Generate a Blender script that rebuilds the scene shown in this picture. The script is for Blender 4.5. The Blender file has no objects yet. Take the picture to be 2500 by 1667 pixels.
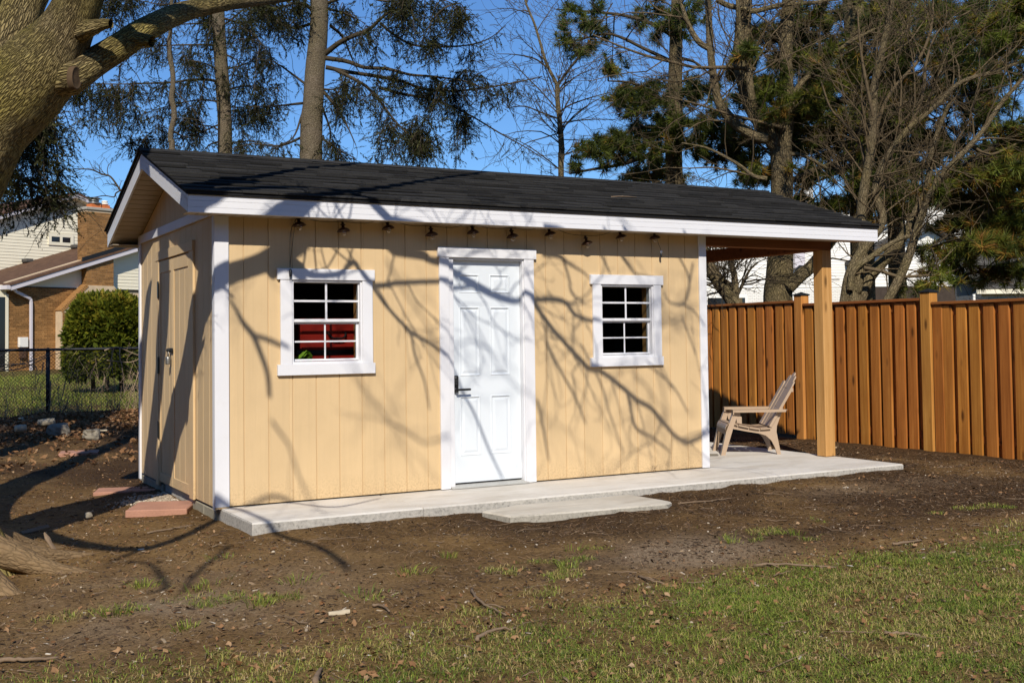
import bpy, math, random
import numpy as np
from mathutils import Vector, Matrix

# ------------------------------------------------------------------ camera, world, sun, exposure
SC = bpy.context.scene
COL = SC.collection
CAM = np.array([-2.3542, -9.0797, 1.3137])
YAW, PIT, ROL, FPX, V0 = 0.5082, 0.0344, -0.0126, 2775.28, 833.5 - 100.47
_cy, _sy = math.cos(YAW), math.sin(YAW)
_f = np.array([_sy * math.cos(PIT), _cy * math.cos(PIT), math.sin(PIT)])
_r0 = np.array([_cy, -_sy, 0.0])
_u0 = np.cross(_r0, _f)
_r = math.cos(ROL) * _r0 + math.sin(ROL) * _u0
_u = -math.sin(ROL) * _r0 + math.cos(ROL) * _u0
cam = bpy.data.cameras.new('camera')
cam.lens = FPX * 36.0 / 2500.0
cam.sensor_width = 36.0
cam.sensor_fit = 'HORIZONTAL'
cam.shift_y = -100.47 / 2500.0
cam.clip_start = 0.05
cam.clip_end = 2000.0
camo = bpy.data.objects.new('camera', cam)
COL.objects.link(camo)
camo.matrix_world = Matrix(((_r[0], _u[0], -_f[0], CAM[0]), (_r[1], _u[1], -_f[1], CAM[1]),
                            (_r[2], _u[2], -_f[2], CAM[2]), (0, 0, 0, 1)))
SC.camera = camo

SUN = np.array([-0.50, -1.0, 0.87])
SUN_EL = math.atan2(SUN[2], math.hypot(SUN[0], SUN[1]))
SUN_AZ = math.atan2(SUN[0], SUN[1])
W = bpy.data.worlds.new('World')
SC.world = W
W.use_nodes = True
wn = W.node_tree.nodes
sky = wn.new('ShaderNodeTexSky')
sky.sky_type = 'NISHITA'
sky.sun_disc = False
sky.sun_elevation = SUN_EL
sky.sun_rotation = SUN_AZ
sky.altitude = 200.0
sky.air_density = 1.0
sky.dust_density = 0.1
sky.ozone_density = 2.5
wn['Background'].inputs['Strength'].default_value = 0.086
tint = wn.new('ShaderNodeMix'); tint.data_type = 'RGBA'; tint.blend_type = 'MULTIPLY'      # clear deep blue spring sky
tint.inputs[0].default_value = 1.0; tint.inputs[7].default_value = (.68, 1.02, 1.42, 1)
W.node_tree.links.new(sky.outputs[0], tint.inputs[6])
W.node_tree.links.new(tint.outputs[2], wn['Background'].inputs['Color'])
sl = bpy.data.lights.new('sun', 'SUN')
sl.energy = 5.0
sl.angle = math.radians(0.45)
sl.color = (1.0, 0.93, 0.82)
slo = bpy.data.objects.new('sun', sl)
COL.objects.link(slo)
slo.rotation_euler = Vector(SUN).to_track_quat('Z', 'Y').to_euler()
SC.view_settings.view_transform = 'Standard'
SC.view_settings.look = 'None'
SC.view_settings.exposure = 0.0
SC.view_settings.gamma = 1.0
SC.view_settings.use_curve_mapping = False
SC.cycles.max_bounces = 6
SC.cycles.diffuse_bounces = 3
SC.cycles.transparent_max_bounces = 12
SC.cycles.caustics_reflective = False
SC.cycles.caustics_refractive = False

# ------------------------------------------------------------------ view geometry helpers (metres <-> sight lines)
def ray(u, v):
    return _f + _r * (u - 1250) / FPX - _u * (v - V0) / FPX
def at(u, v, depth):
    return CAM + depth * ray(u, v)
def on_plane(u, v, ax, val):
    q = ray(u, v)
    return CAM + q * (val - CAM[ax]) / q[ax]
def project(P):
    d = np.asarray(P, float) - CAM
    z = d @ _f
    return 1250 + FPX * (d @ _r) / z, V0 - FPX * (d @ _u) / z, z

# ------------------------------------------------------------------ objects
ORG = {}
def tag(o, label=None, cat=None, group=None, kind=None):
    if label: o['label'] = label
    if cat: o['category'] = cat
    if group: o['group'] = group
    if kind: o['kind'] = kind
    return o
def thing(name, label, cat, loc, group=None):
    o = bpy.data.objects.new(name, None)
    o.empty_display_size = 0.2
    COL.objects.link(o)
    o.location = loc
    ORG[o] = np.array(loc, float)
    return tag(o, label, cat, group)
def link(name, me, parent=None, loc=(0, 0, 0), rot=None):
    o = bpy.data.objects.new(name, me)
    COL.objects.link(o)
    if parent is not None:
        o.parent = parent
    o.location = loc
    if rot is not None: o.rotation_euler = rot
    ORG[o] = ORG[parent] if parent is not None else np.zeros(3)
    return o
def inst(name, me, parent, wloc, rot=None):
    """a part that shares mesh data; wloc is the world place of its own origin"""
    return link(name, me, parent, Vector(np.asarray(wloc, float) - ORG[parent]), rot)

class MB:
    def __init__(s): s.v = []; s.f = []
    def add(s, V, F):
        b = len(s.v)
        s.v.extend([tuple(map(float, p)) for p in V])
        s.f.extend([tuple(int(i) + b for i in f) for f in F])
        return s
    def obox(s, c, ax, h, ch=0.0):
        c = np.asarray(c, float); A = [np.asarray(a, float) for a in ax]
        if ch <= 0:
            V = [c + A[0] * h[0] * i + A[1] * h[1] * j + A[2] * h[2] * k for i in (-1, 1) for j in (-1, 1) for k in (-1, 1)]
            F = [(0, 1, 3, 2), (4, 6, 7, 5), (0, 4, 5, 1), (2, 3, 7, 6), (0, 2, 6, 4), (1, 5, 7, 3)]
            return s.add(V, F)
        V = []; ix = {}
        for a in range(3):
            for i in (-1, 1):
                for j in (-1, 1):
                    for k in (-1, 1):
                        sg = (i, j, k)
                        p = c.copy()
                        for b in range(3):
                            p = p + A[b] * sg[b] * (h[b] - (0 if b == a else ch))
                        ix[(a, i, j, k)] = len(V); V.append(p)
        F = []
        def sgn(a, sa, b, sb, c_, sc_):
            t = [0, 0, 0]; t[a] = sa; t[b] = sb; t[c_] = sc_; return tuple(t)
        for a in range(3):
            b, c_ = (a + 1) % 3, (a + 2) % 3
            for sa in (-1, 1):
                q = [ix[(a,) + sgn(a, sa, b, sb, c_, sc_)] for sb, sc_ in ((-1, -1), (1, -1), (1, 1), (-1, 1))]
                F.append(q if sa > 0 else q[::-1])
        for a in range(3):
            b, c_ = (a + 1) % 3, (a + 2) % 3
            for sb in (-1, 1):
                for sc_ in (-1, 1):
                    q = [ix[(b,) + sgn(a, -1, b, sb, c_, sc_)], ix[(b,) + sgn(a, 1, b, sb, c_, sc_)],
                         ix[(c_,) + sgn(a, 1, b, sb, c_, sc_)], ix[(c_,) + sgn(a, -1, b, sb, c_, sc_)]]
                    F.append(q if sb * sc_ > 0 else q[::-1])
        for i in (-1, 1):
            for j in (-1, 1):
                for k in (-1, 1):
                    q = [ix[(0, i, j, k)], ix[(1, i, j, k)], ix[(2, i, j, k)]]
                    F.append(q if i * j * k > 0 else q[::-1])
        return s.add(V, F)
    def box(s, x0, x1, y0, y1, z0, z1, ch=0.0):
        return s.obox(((x0 + x1) / 2, (y0 + y1) / 2, (z0 + z1) / 2), ((1, 0, 0), (0, 1, 0), (0, 0, 1)),
                      (abs(x1 - x0) / 2, abs(y1 - y0) / 2, abs(z1 - z0) / 2), ch)
    def beam(s, a, b, w, h, up=(0, 0, 1), ch=0.0):
        a = np.asarray(a, float); b = np.asarray(b, float); d = b - a; L = np.linalg.norm(d); d /= L
        sd = np.cross(d, up); sd /= np.linalg.norm(sd); n = np.cross(sd, d)
        return s.obox((a + b) / 2, (d, sd, n), (L / 2, w / 2, h / 2), ch)
    def prism(s, poly, o, e1, e2, n, t):
        """polygon in the (e1,e2) plane through o, extruded by t along n"""
        o, e1, e2, n = [np.asarray(a, float) for a in (o, e1, e2, n)]
        k = len(poly)
        V = [o + e1 * p[0] + e2 * p[1] for p in poly] + [o + e1 * p[0] + e2 * p[1] + n * t for p in poly]
        F = [tuple(range(k))[::-1], tuple(range(k, 2 * k))]
        F += [(i, (i + 1) % k, k + (i + 1) % k, k + i) for i in range(k)]
        return s.add(V, F)
    def tube(s, pts, rad, n=6, cap=True):
        V, F = tube_np(np.asarray(pts, float), rad, n, cap)
        return s.add(V, F)
    def lathe(s, prof, o, n=16, ax=(0, 0, 1), e=None):
        o = np.asarray(o, float); ax = np.asarray(ax, float); ax = ax / np.linalg.norm(ax)
        e1 = np.cross(ax, (0.3, 0.9, 0.2)); e1 /= np.linalg.norm(e1); e2 = np.cross(ax, e1)
        V = []; F = []
        for r, h in prof:
            for i in range(n):
                a = 2 * math.pi * i / n
                V.append(o + ax * h + (e1 * math.cos(a) + e2 * math.sin(a)) * r)
        for j in range(len(prof) - 1):
            for i in range(n):
                i2 = (i + 1) % n
                F.append((j * n + i, j * n + i2, (j + 1) * n + i2, (j + 1) * n + i))
        F.append(tuple(range(n))[::-1]); F.append(tuple(range((len(prof) - 1) * n, len(prof) * n)))
        return s.add(V, F)
    def mesh(s, name, mat, org=(0, 0, 0), smooth=False):
        me = bpy.data.meshes.new(name)
        o = np.asarray(org, float)
        me.from_pydata([tuple(np.asarray(p) - o) for p in s.v], [], s.f)
        if mat is not None: me.materials.append(mat)
        if smooth:
            me.polygons.foreach_set('use_smooth', [True] * len(me.polygons))
        me.update()
        return me
    def build(s, name, mat, parent=None, smooth=False):
        org = ORG[parent] if parent is not None else (0, 0, 0)
        return link(name, s.mesh(name, mat, org, smooth), parent)

def tube_np(P, rad, n=5, cap=True):
    k = len(P)
    R = np.broadcast_to(np.asarray(rad, float), (k,)).copy()
    T = np.gradient(P, axis=0) if k > 2 else np.repeat((P[1] - P[0])[None], k, 0)
    T /= np.linalg.norm(T, axis=1)[:, None] + 1e-12
    m = T.mean(0)
    ref = np.eye(3)[np.argmin(np.abs(m))]
    A = np.cross(T, ref); A /= np.linalg.norm(A, axis=1)[:, None] + 1e-12
    B = np.cross(T, A)
    a = np.arange(n) * 2 * math.pi / n
    V = (P[:, None] + R[:, None, None] * (np.cos(a)[None, :, None] * A[:, None] + np.sin(a)[None, :, None] * B[:, None])).reshape(-1, 3)
    i = np.arange(k - 1)[:, None] * n + np.arange(n)[None]
    j = np.arange(k - 1)[:, None] * n + (np.arange(n)[None] + 1) % n
    F = np.stack([i, j, j + n, i + n], -1).reshape(-1, 4).tolist()
    if cap:
        F.append(list(range(n))[::-1]); F.append(list(range((k - 1) * n, k * n)))
    return V, F

def np_mesh(name, V, F, mat, var=None, smooth=False):
    """big triangle or quad meshes from arrays; var is a 0..1 number per vertex for colour variety"""
    me = bpy.data.meshes.new(name)
    V = np.ascontiguousarray(V, np.float32); F = np.ascontiguousarray(F, np.int32)
    me.vertices.add(len(V)); me.vertices.foreach_set('co', V.ravel())
    k = F.shape[1]
    me.loops.add(F.size); me.loops.foreach_set('vertex_index', F.ravel())
    me.polygons.add(len(F)); me.polygons.foreach_set('loop_start', np.arange(len(F), dtype=np.int32) * k)
    if smooth: me.polygons.foreach_set('use_smooth', np.ones(len(F), bool))
    me.materials.append(mat)
    me.update(calc_edges=True)
    if var is not None:
        a = me.attributes.new('var', 'FLOAT', 'POINT')
        a.data.foreach_set('value', np.ascontiguousarray(var, np.float32))
    return me

class Tubes:
    """many thin limbs gathered into one mesh (quads)"""
    def __init__(s): s.V = []; s.F = []; s.n = 0
    def add(s, P, rad, n=4):
        P = np.asarray(P, float)
        if len(P) < 2: return
        V, F = tube_np(P, rad, n, False)
        s.V.append(V); s.F.append(np.array(F) + s.n); s.n += len(V)
    def build(s, name, mat, parent, smooth=True):
        V = np.concatenate(s.V); F = np.concatenate(s.F)
        return link(name, np_mesh(name, V - ORG[parent], F, mat, smooth=smooth), parent)

def spline(pts, k=6):
    """Catmull-Rom through points of any dimension"""
    P = np.asarray(pts, float)
    if len(P) < 3: 
        t = np.linspace(0, 1, k + 1)[:, None]
        return P[0] * (1 - t) + P[-1] * t
    Q = np.vstack([2 * P[0] - P[1], P, 2 * P[-1] - P[-2]])
    out = []
    for i in range(1, len(Q) - 2):
        p0, p1, p2, p3 = Q[i - 1], Q[i], Q[i + 1], Q[i + 2]
        for t in np.arange(k) / k:
            out.append(0.5 * ((2 * p1) + (-p0 + p2) * t + (2 * p0 - 5 * p1 + 4 * p2 - p3) * t * t + (-p0 + 3 * p1 - 3 * p2 + p3) * t ** 3))
    out.append(P[-1])
    return np.array(out)

def vnoise(x, y, seed=0):
    """smooth value noise, arrays in, 0..1 out"""
    xi = np.floor(x).astype(int); yi = np.floor(y).astype(int)
    xf = x - xi; yf = y - yi
    xf = xf * xf * (3 - 2 * xf); yf = yf * yf * (3 - 2 * yf)
    def h(a, b):
        n = (a * 374761393 + b * 668265263 + seed * 144665) & 0x7fffffff
        n = ((n ^ (n >> 13)) * 1274126177) & 0x7fffffff
        return ((n ^ (n >> 16)) & 0xffff) / 65535.0
    return (h(xi, yi) * (1 - xf) + h(xi + 1, yi) * xf) * (1 - yf) + (h(xi, yi + 1) * (1 - xf) + h(xi + 1, yi + 1) * xf) * yf
def fbm(x, y, o=4, seed=0):
    s = 0; a = .5; t = 0
    for i in range(o):
        s = s + a * vnoise(x * 2 ** i, y * 2 ** i, seed + i); t += a; a *= .5
    return s / t
def sstep(a, b, x):
    t = np.clip((x - a) / (b - a), 0, 1); return t * t * (3 - 2 * t)

# ------------------------------------------------------------------ materials
def srgb(h):
    c = [int(h[i:i + 2], 16) / 255 for i in (0, 2, 4)]
    return tuple(x / 12.92 if x <= .04045 else ((x + .055) / 1.055) ** 2.4 for x in c)
class Mat:
    def __init__(s, name, rough=0.6, spec=0.3):
        s.m = bpy.data.materials.new(name); s.m.use_nodes = True
        s.t = s.m.node_tree; s.n = s.t.nodes; s.b = s.n['Principled BSDF']
        s.b.inputs['Roughness'].default_value = rough
        s.b.inputs['Specular IOR Level'].default_value = spec
        s._co = None
    def L(s, a, b): s.t.links.new(a, b)
    def node(s, t, **k):
        n = s.n.new(t)
        for a, b in k.items(): setattr(n, a, b)
        return n
    def coord(s, kind='Object', scale=(1, 1, 1), rot=(0, 0, 0), rnd=0.0):
        tc = s.node('ShaderNodeTexCoord')
        mp = s.node('ShaderNodeMapping')
        mp.inputs['Scale'].default_value = scale
        mp.inputs['Rotation'].default_value = rot
        s.L(tc.outputs[kind], mp.inputs['Vector'])
        if rnd:
            oi = s.node('ShaderNodeObjectInfo')
            ml = s.node('ShaderNodeMath', operation='MULTIPLY'); ml.inputs[1].default_value = rnd
            s.L(oi.outputs['Random'], ml.inputs[0])
            cx = s.node('ShaderNodeCombineXYZ')
            for i in range(3): s.L(ml.outputs[0], cx.inputs[i])
            s.L(cx.outputs[0], mp.inputs['Location'])
        return mp.outputs[0]
    def noise(s, vec, scale, detail=4, rough=.55, dist=0.0):
        n = s.node('ShaderNodeTexNoise')
        n.inputs['Scale'].default_value = scale; n.inputs['Detail'].default_value = detail
        n.inputs['Roughness'].default_value = rough; n.inputs['Distortion'].default_value = dist
        s.L(vec, n.inputs['Vector'])
        return n.outputs['Fac']
    def ramp(s, fac, stops, interp='LINEAR'):
        r = s.node('ShaderNodeValToRGB'); r.color_ramp.interpolation = interp
        e = r.color_ramp.elements
        while len(e) < len(stops): e.new(0.5)
        for i, (p, c) in enumerate(stops):
            e[i].position = p
            e[i].color = (c, c, c, 1) if isinstance(c, (int, float)) else tuple(c) + (1,)
        s.L(fac, r.inputs[0])
        return r.outputs[0]
    def mix(s, fac, a, b, mode='MIX'):
        m = s.node('ShaderNodeMix', data_type='RGBA', blend_type=mode)
        for sock, v in ((m.inputs[0], fac), (m.inputs[6], a), (m.inputs[7], b)):
            if isinstance(v, (int, float)): sock.default_value = v
            elif isinstance(v, tuple): sock.default_value = tuple(v) + ((1,) if len(v) == 3 else ())
            else: s.L(v, sock)
        return m.outputs[2]
    def math(s, op, a, b=None):
        m = s.node('ShaderNodeMath', operation=op)
        for i, v in enumerate((a, b)):
            if v is None: continue
            if isinstance(v, (int, float)): m.inputs[i].default_value = v
            else: s.L(v, m.inputs[i])
        return m.outputs[0]
    def rnd(s):
        return s.node('ShaderNodeObjectInfo').outputs['Random']
    def attr(s, name):
        return s.node('ShaderNodeAttribute', attribute_name=name).outputs['Fac']
    def color(s, c):
        if isinstance(c, tuple): s.b.inputs['Base Color'].default_value = c + (1,)
        else: s.L(c, s.b.inputs['Base Color'])
        return s
    def bump(s, h, strength=.5, dist=.01):
        b = s.node('ShaderNodeBump'); b.inputs['Strength'].default_value = strength; b.inputs['Distance'].default_value = dist
        s.L(h, b.inputs['Height']); s.L(b.outputs[0], s.b.inputs['Normal'])
        return s

def m_paint(name, col, rough=.5, grain=.35, var=.06, dirt=None, dirt_amt=0.0, gscale=(60, 60, 3), gdist=.002, splash=False):
    m = Mat(name, rough)
    v = m.coord('Object', rnd=7.0)
    n1 = m.noise(v, 1.7, 5)
    c = m.mix(m.ramp(n1, [(.3, 0.0), (.7, 1.0)]), tuple(x * (1 - var) for x in col), tuple(min(1, x * (1 + var * .6)) for x in col))
    if dirt:
        n2 = m.noise(v, 9, 6, .7)
        c = m.mix(m.ramp(n2, [(.55, 0.0), (.8, dirt_amt)]), c, dirt)
    if splash:      # dried mud thrown up by rain along the foot of the wall, and rain streaks
        tc = m.node('ShaderNodeTexCoord'); sx = m.node('ShaderNodeSeparateXYZ'); m.L(tc.outputs['Object'], sx.inputs[0])
        low = m.ramp(sx.outputs['Z'], [(.01, 1.0), (.22, 0.0)])
        sp_ = m.ramp(m.noise(m.coord('Object'), 55, 6, .75), [(.46, 0.0), (.66, .55)])
        c = m.mix(m.math('MULTIPLY', low, sp_), c, (.25, .16, .08))
        stv = m.ramp(m.noise(m.coord('Object', (30, 30, .8), rnd=3.0), 1.0, 4), [(.5, 0.0), (.75, .16)])
        c = m.mix(stv, c, tuple(x * .6 for x in col))
    m.color(c)
    g = m.noise(m.coord('Object', gscale, rnd=5.0), 1.0, 5, .6, 1.2)
    m.bump(g, grain, gdist)
    return m.m

def m_wood(name, cols, rough=.65, axis=2, knots=True, grain=.35, spread=.25):
    """long-grained timber; every board its own tone and knots"""
    m = Mat(name, rough, .25)
    sc = [38, 38, 38]; sc[axis] = 1.6
    v = m.coord('Object', tuple(sc), rnd=23.0)
    n1 = m.noise(v, .6, 6, .6, .6)
    base = m.ramp(n1, [(.25, cols[0]), (.5, cols[1]), (.75, cols[2])])
    hs = m.node('ShaderNodeHueSaturation')
    r = m.rnd()
    vv = m.math('ADD', m.math('MULTIPLY', r, spread * 2), 1.0 - spread)
    m.L(vv, hs.inputs['Value'])
    r2 = m.math('FRACT', m.math('MULTIPLY', r, 17.3))
    m.L(m.math('ADD', m.math('MULTIPLY', r2, .012), .494), hs.inputs['Hue'])
    m.L(base, hs.inputs['Color'])
    c = hs.outputs[0]
    ks = [7, 7, 7]; ks[axis] = 2.2
    kv = m.coord('Object', tuple(ks), rnd=41.0)
    big = m.noise(m.coord('Object', tuple(k * .5 for k in ks), rnd=11.0), 1.2, 3)
    c = m.mix(m.ramp(big, [(.45, 0.0), (.7, .45)]), c, cols[0])
    if knots:
        vo = m.node('ShaderNodeTexVoronoi'); vo.inputs['Scale'].default_value = 1.0
        m.L(kv, vo.inputs['Vector'])
        c = m.mix(m.ramp(vo.outputs['Distance'], [(.08, .9), (.20, 0.0)]), c, tuple(x * .35 for x in cols[0]))
    m.color(c)
    m.bump(n1, grain, .003)
    return m.m

def m_plain(name, col, rough=.5, spec=.3, metal=0.0, var=0.0, bump=0.0, bscale=60):
    m = Mat(name, rough, spec); m.b.inputs['Metallic'].default_value = metal
    if var or bump:
        v = m.coord('Object', rnd=9.0)
        n = m.noise(v, bscale, 5, .65)
        n2 = m.noise(v, bscale * .08, 3)
        k = m.ramp(m.math('ADD', m.math('MULTIPLY', n, .5), m.math('MULTIPLY', n2, .5)), [(.3, 1 - var), (.7, 1 + var)])
        m.color(m.mix(1.0, col, k, 'MULTIPLY'))
        if bump: m.bump(n, bump, .004)
    else:
        m.color(col)
    return m.m

WHITE = m_paint('white_paint', (.74, .74, .76), .5, .30, .04, (.55, .52, .46), .20)
FASCIA = m_paint('white_aluminium', (.74, .74, .76), .38, .25, .03, None, 0, (1.2, 3, 3), .004)
SIDING = m_paint('tan_siding', (.655, .475, .262), .6, .55, .07, (.50, .34, .17), .14, (70, 70, 5), .0025, True)
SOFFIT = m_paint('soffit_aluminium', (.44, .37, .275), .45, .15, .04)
DOORM = m_paint('door_paint', (.70, .745, .78), .42, .06, .02)
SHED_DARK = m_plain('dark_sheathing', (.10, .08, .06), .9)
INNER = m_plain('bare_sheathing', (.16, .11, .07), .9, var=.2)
DECK = m_plain('roof_felt', (.012, .012, .013), .9)
BLACK = m_plain('black_plastic', (.012, .012, .013), .38, .5)
BLACKM = m_plain('black_coated_steel', (.012, .013, .014), .5, .4)
STEEL = m_plain('brushed_steel', (.30, .30, .29), .4, .5, .8)
ALU = m_plain('threshold_aluminium', (.50, .49, .45), .5, .5, .4, .15, .2, 40)

def m_shingle():
    m = Mat('asphalt_shingle', .95, .06)
    v = m.coord('Object', rnd=31.0)
    g = m.noise(v, 260, 2, .8)
    b = m.noise(m.coord('Object', (3, 12, 3), rnd=13.0), 2.0, 4)
    base = m.ramp(g, [(.3, (.014, .014, .0135)), (.6, (.038, .0365, .0345)), (.8, (.10, .095, .087))])
    k = m.math('ADD', m.math('MULTIPLY', m.rnd(), .55), .62)
    k = m.math('MULTIPLY', k, m.math('ADD', m.math('MULTIPLY', b, .8), .6))
    # course shadow lines painted in as a darker granule band along the head of every exposure, wavering a little
    tc = m.node('ShaderNodeTexCoord'); sx = m.node('ShaderNodeSeparateXYZ'); m.L(tc.outputs['Object'], sx.inputs[0])
    yy_ = m.math('ADD', sx.outputs['Y'], m.math('MULTIPLY', m.math('SUBTRACT', b, .5), .05))
    k = m.math('MULTIPLY', k, m.ramp(yy_, [(.0, 1.25), (.06, 1.0), (.105, .85), (.135, .32)]))
    m.color(m.mix(1.0, base, k, 'MULTIPLY'))
    m.bump(g, .5, .003)
    return m.m
SHINGLE = m_shingle()

def m_concrete(name, c0, c1, stain, sc=1.0):
    m = Mat(name, .85, .25)
    v = m.coord('Object')
    n = m.noise(v, 1.6 * sc, 7, .65, .4); g = m.noise(v, 140, 4, .7)
    s_ = m.noise(m.coord('Object', (.9, 2.6, 1)), 1.3, 5, .6, .8)
    c = m.mix(m.ramp(n, [(.3, 0.0), (.7, 1.0)]), c0, c1)
    c = m.mix(m.ramp(s_, [(.48, 0.0), (.72, .7)]), c, stain)
    tr_ = m.noise(m.coord('Object', (2.2, 14, 1), rot=(0, 0, .12)), 2.0, 5, .65, .6)
    c = m.mix(m.ramp(tr_, [(.5, 0.0), (.72, .35)]), c, tuple(x * .8 for x in stain))
    c = m.mix(m.ramp(g, [(.62, 0.0), (.75, .35)]), c, tuple(x * .45 for x in stain))
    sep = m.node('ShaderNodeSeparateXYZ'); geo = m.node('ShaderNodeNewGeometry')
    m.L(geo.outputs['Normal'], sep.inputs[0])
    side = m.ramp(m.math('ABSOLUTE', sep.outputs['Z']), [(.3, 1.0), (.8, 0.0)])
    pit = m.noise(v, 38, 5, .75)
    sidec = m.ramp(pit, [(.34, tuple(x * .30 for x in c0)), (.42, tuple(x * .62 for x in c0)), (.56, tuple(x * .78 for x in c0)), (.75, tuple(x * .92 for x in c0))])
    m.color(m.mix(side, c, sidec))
    m.bump(m.math('ADD', g, m.math('MULTIPLY', m.math('MULTIPLY', pit, side), 2.0)), .35, .006)
    return m.m
CONC = m_concrete('pale_concrete', (.60, .565, .50), (.68, .645, .585), (.45, .40, .325))
CONC2 = m_concrete('weathered_concrete', (.52, .48, .40), (.62, .57, .48), (.36, .31, .24), 2.0)
BLOCK = m_plain('block_concrete', (.30, .27, .20), .9, .2, 0, .25, .5, 60)
PAVER = m_plain('pink_paver_concrete', (.42, .22, .15), .9, .2, 0, .22, .5, 70)
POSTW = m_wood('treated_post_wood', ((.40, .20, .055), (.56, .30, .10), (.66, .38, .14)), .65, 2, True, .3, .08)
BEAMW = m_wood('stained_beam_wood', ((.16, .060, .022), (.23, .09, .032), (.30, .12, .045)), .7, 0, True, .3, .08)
FENCEW = m_wood('stained_fence_wood', ((.24, .078, .013), (.42, .155, .028), (.55, .230, .050)), .55, 2, True, .3, .11)
RAILW = m_wood('stained_rail_wood', ((.17, .055, .016), (.26, .085, .022), (.34, .12, .03)), .6, 1, True, .3, .10)
CHAIRM = m_plain('tan_resin', (.42, .31, .215), .42, .4, 0, .05, .05, 30)
COPPER = m_plain('bronze_shade', (.055, .022, .012), .35, .5, .5)
REDM = m_plain('red_enamel', (.36, .022, .014), .32, .5, 0, .18, .05, 9)
LIME = m_plain('lime_fabric', (.30, .52, .05), .7, .2, 0, .15, .3, 20)
CREAM = m_paint('cream_siding', (.78, .72, .55), .5, .05, .04)
WHITES = m_paint('white_siding', (.80, .77, .70), .5, .05, .04)
TRIMP = m_paint('pale_trim', (.60, .56, .58), .5, .05, .03)
BROWNROOF = m_plain('brown_shingle', (.115, .062, .036), .9, .2, 0, .5, .5, 45)
GREYROOF = m_plain('grey_shingle', (.085, .078, .068), .9, .2, 0, .5, .5, 40)
TERRA = m_plain('terracotta', (.52, .15, .045), .7, .2, 0, .15)
MORTAR = m_plain('mortar', (.56, .43, .28), .95, .1, 0, .2)
def m_brick():
    m = Mat('brown_brick', .9, .2)
    v = m.coord('Object', rnd=17.0)
    n = m.noise(v, 22, 5, .7)
    c = m.ramp(n, [(.3, (.24, .115, .038)), (.7, (.40, .215, .078))])
    k = m.math('ADD', m.math('MULTIPLY', m.rnd(), .5), .75)
    k2 = m.math('ADD', m.attr('var'), 1.0)
    m.color(m.mix(1.0, c, m.math('MULTIPLY', k, k2), 'MULTIPLY')); m.bump(n, .4, .006)
    return m.m
BRICK = m_brick()
def m_glass():
    m = Mat('window_glass')
    tr = m.node('ShaderNodeBsdfTransparent'); tr.inputs[0].default_value = (.86, .90, .88, 1)
    gl = m.node('ShaderNodeBsdfGlossy'); gl.inputs['Roughness'].default_value = .02
    fr = m.node('ShaderNodeFresnel'); fr.inputs['IOR'].default_value = 1.5
    mx = m.node('ShaderNodeMixShader')
    m.L(m.math('MULTIPLY', fr.outputs[0], .5), mx.inputs[0]); m.L(tr.outputs[0], mx.inputs[1]); m.L(gl.outputs[0], mx.inputs[2])
    m.L(mx.outputs[0], m.n['Material Output'].inputs['Surface'])
    return m.m
GLASS = m_glass()
DARKGLASS = m_plain('dark_house_glass', (.012, .012, .014), .08, .6)

def m_leaf(name, stops, rough=.6, trans=.25, spec=.3):
    m = Mat(name, rough, spec)
    c = m.ramp(m.attr('var'), stops)
    m.color(c)
    if trans:
        tl = m.node('ShaderNodeBsdfTranslucent'); m.L(c, tl.inputs[0])
        mx = m.node('ShaderNodeMixShader'); mx.inputs[0].default_value = trans
        m.L(m.b.outputs[0], mx.inputs[1]); m.L(tl.outputs[0], mx.inputs[2])
        m.L(mx.outputs[0], m.n['Material Output'].inputs['Surface'])
    return m.m
SPRUCE = m_leaf('spruce_needles', [(0, (.018, .020, .008)), (.5, (.040, .042, .013)), (.85, (.09, .088, .024)), (1, (.13, .10, .04))], .6, .12, .15)
PINE = m_leaf('pine_needles', [(0, (.024, .032, .010)), (.45, (.072, .092, .016)), (.75, (.17, .20, .028)), (.92, (.28, .20, .03)), (1, (.28, .13, .03))], .55, .3, .2)
CEDAR = m_leaf('cedar_scales', [(0, (.022, .034, .005)), (.5, (.10, .125, .012)), (.85, (.23, .225, .02)), (1, (.30, .22, .03))], .6, .35, .15)
GRASS = m_leaf('grass_blades', [(0, (.08, .12, .018)), (.4, (.19, .26, .034)), (.7, (.36, .38, .065)), (.85, (.46, .36, .12)), (1, (.52, .39, .18))], .55, .35)
LITTER = m_leaf('dead_leaves', [(0, (.10, .045, .02)), (.4, (.24, .12, .05)), (.75, (.36, .21, .10)), (1, (.45, .33, .20))], .7, .2)
CHIPS = m_leaf('bark_mulch', [(0, (.03, .018, .010)), (.5, (.09, .055, .03)), (.85, (.19, .125, .07)), (.97, (.33, .25, .16)), (1, (.6, .56, .48))], .85, 0)
PEBBLE = m_leaf('pebbles', [(0, (.14, .10, .07)), (.5, (.30, .24, .17)), (.8, (.45, .37, .27)), (1, (.62, .55, .45))], .8, 0)
TWIGM = m_plain('twig_bark', (.20, .14, .09), .9, .2, 0, .3)
VINEM = m_plain('vine_bark', (.34, .25, .16), .85, .2, 0, .3)
STONE = m_plain('grey_stone', (.25, .22, .17), .9, .2, 0, .35, .6, 14)

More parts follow.
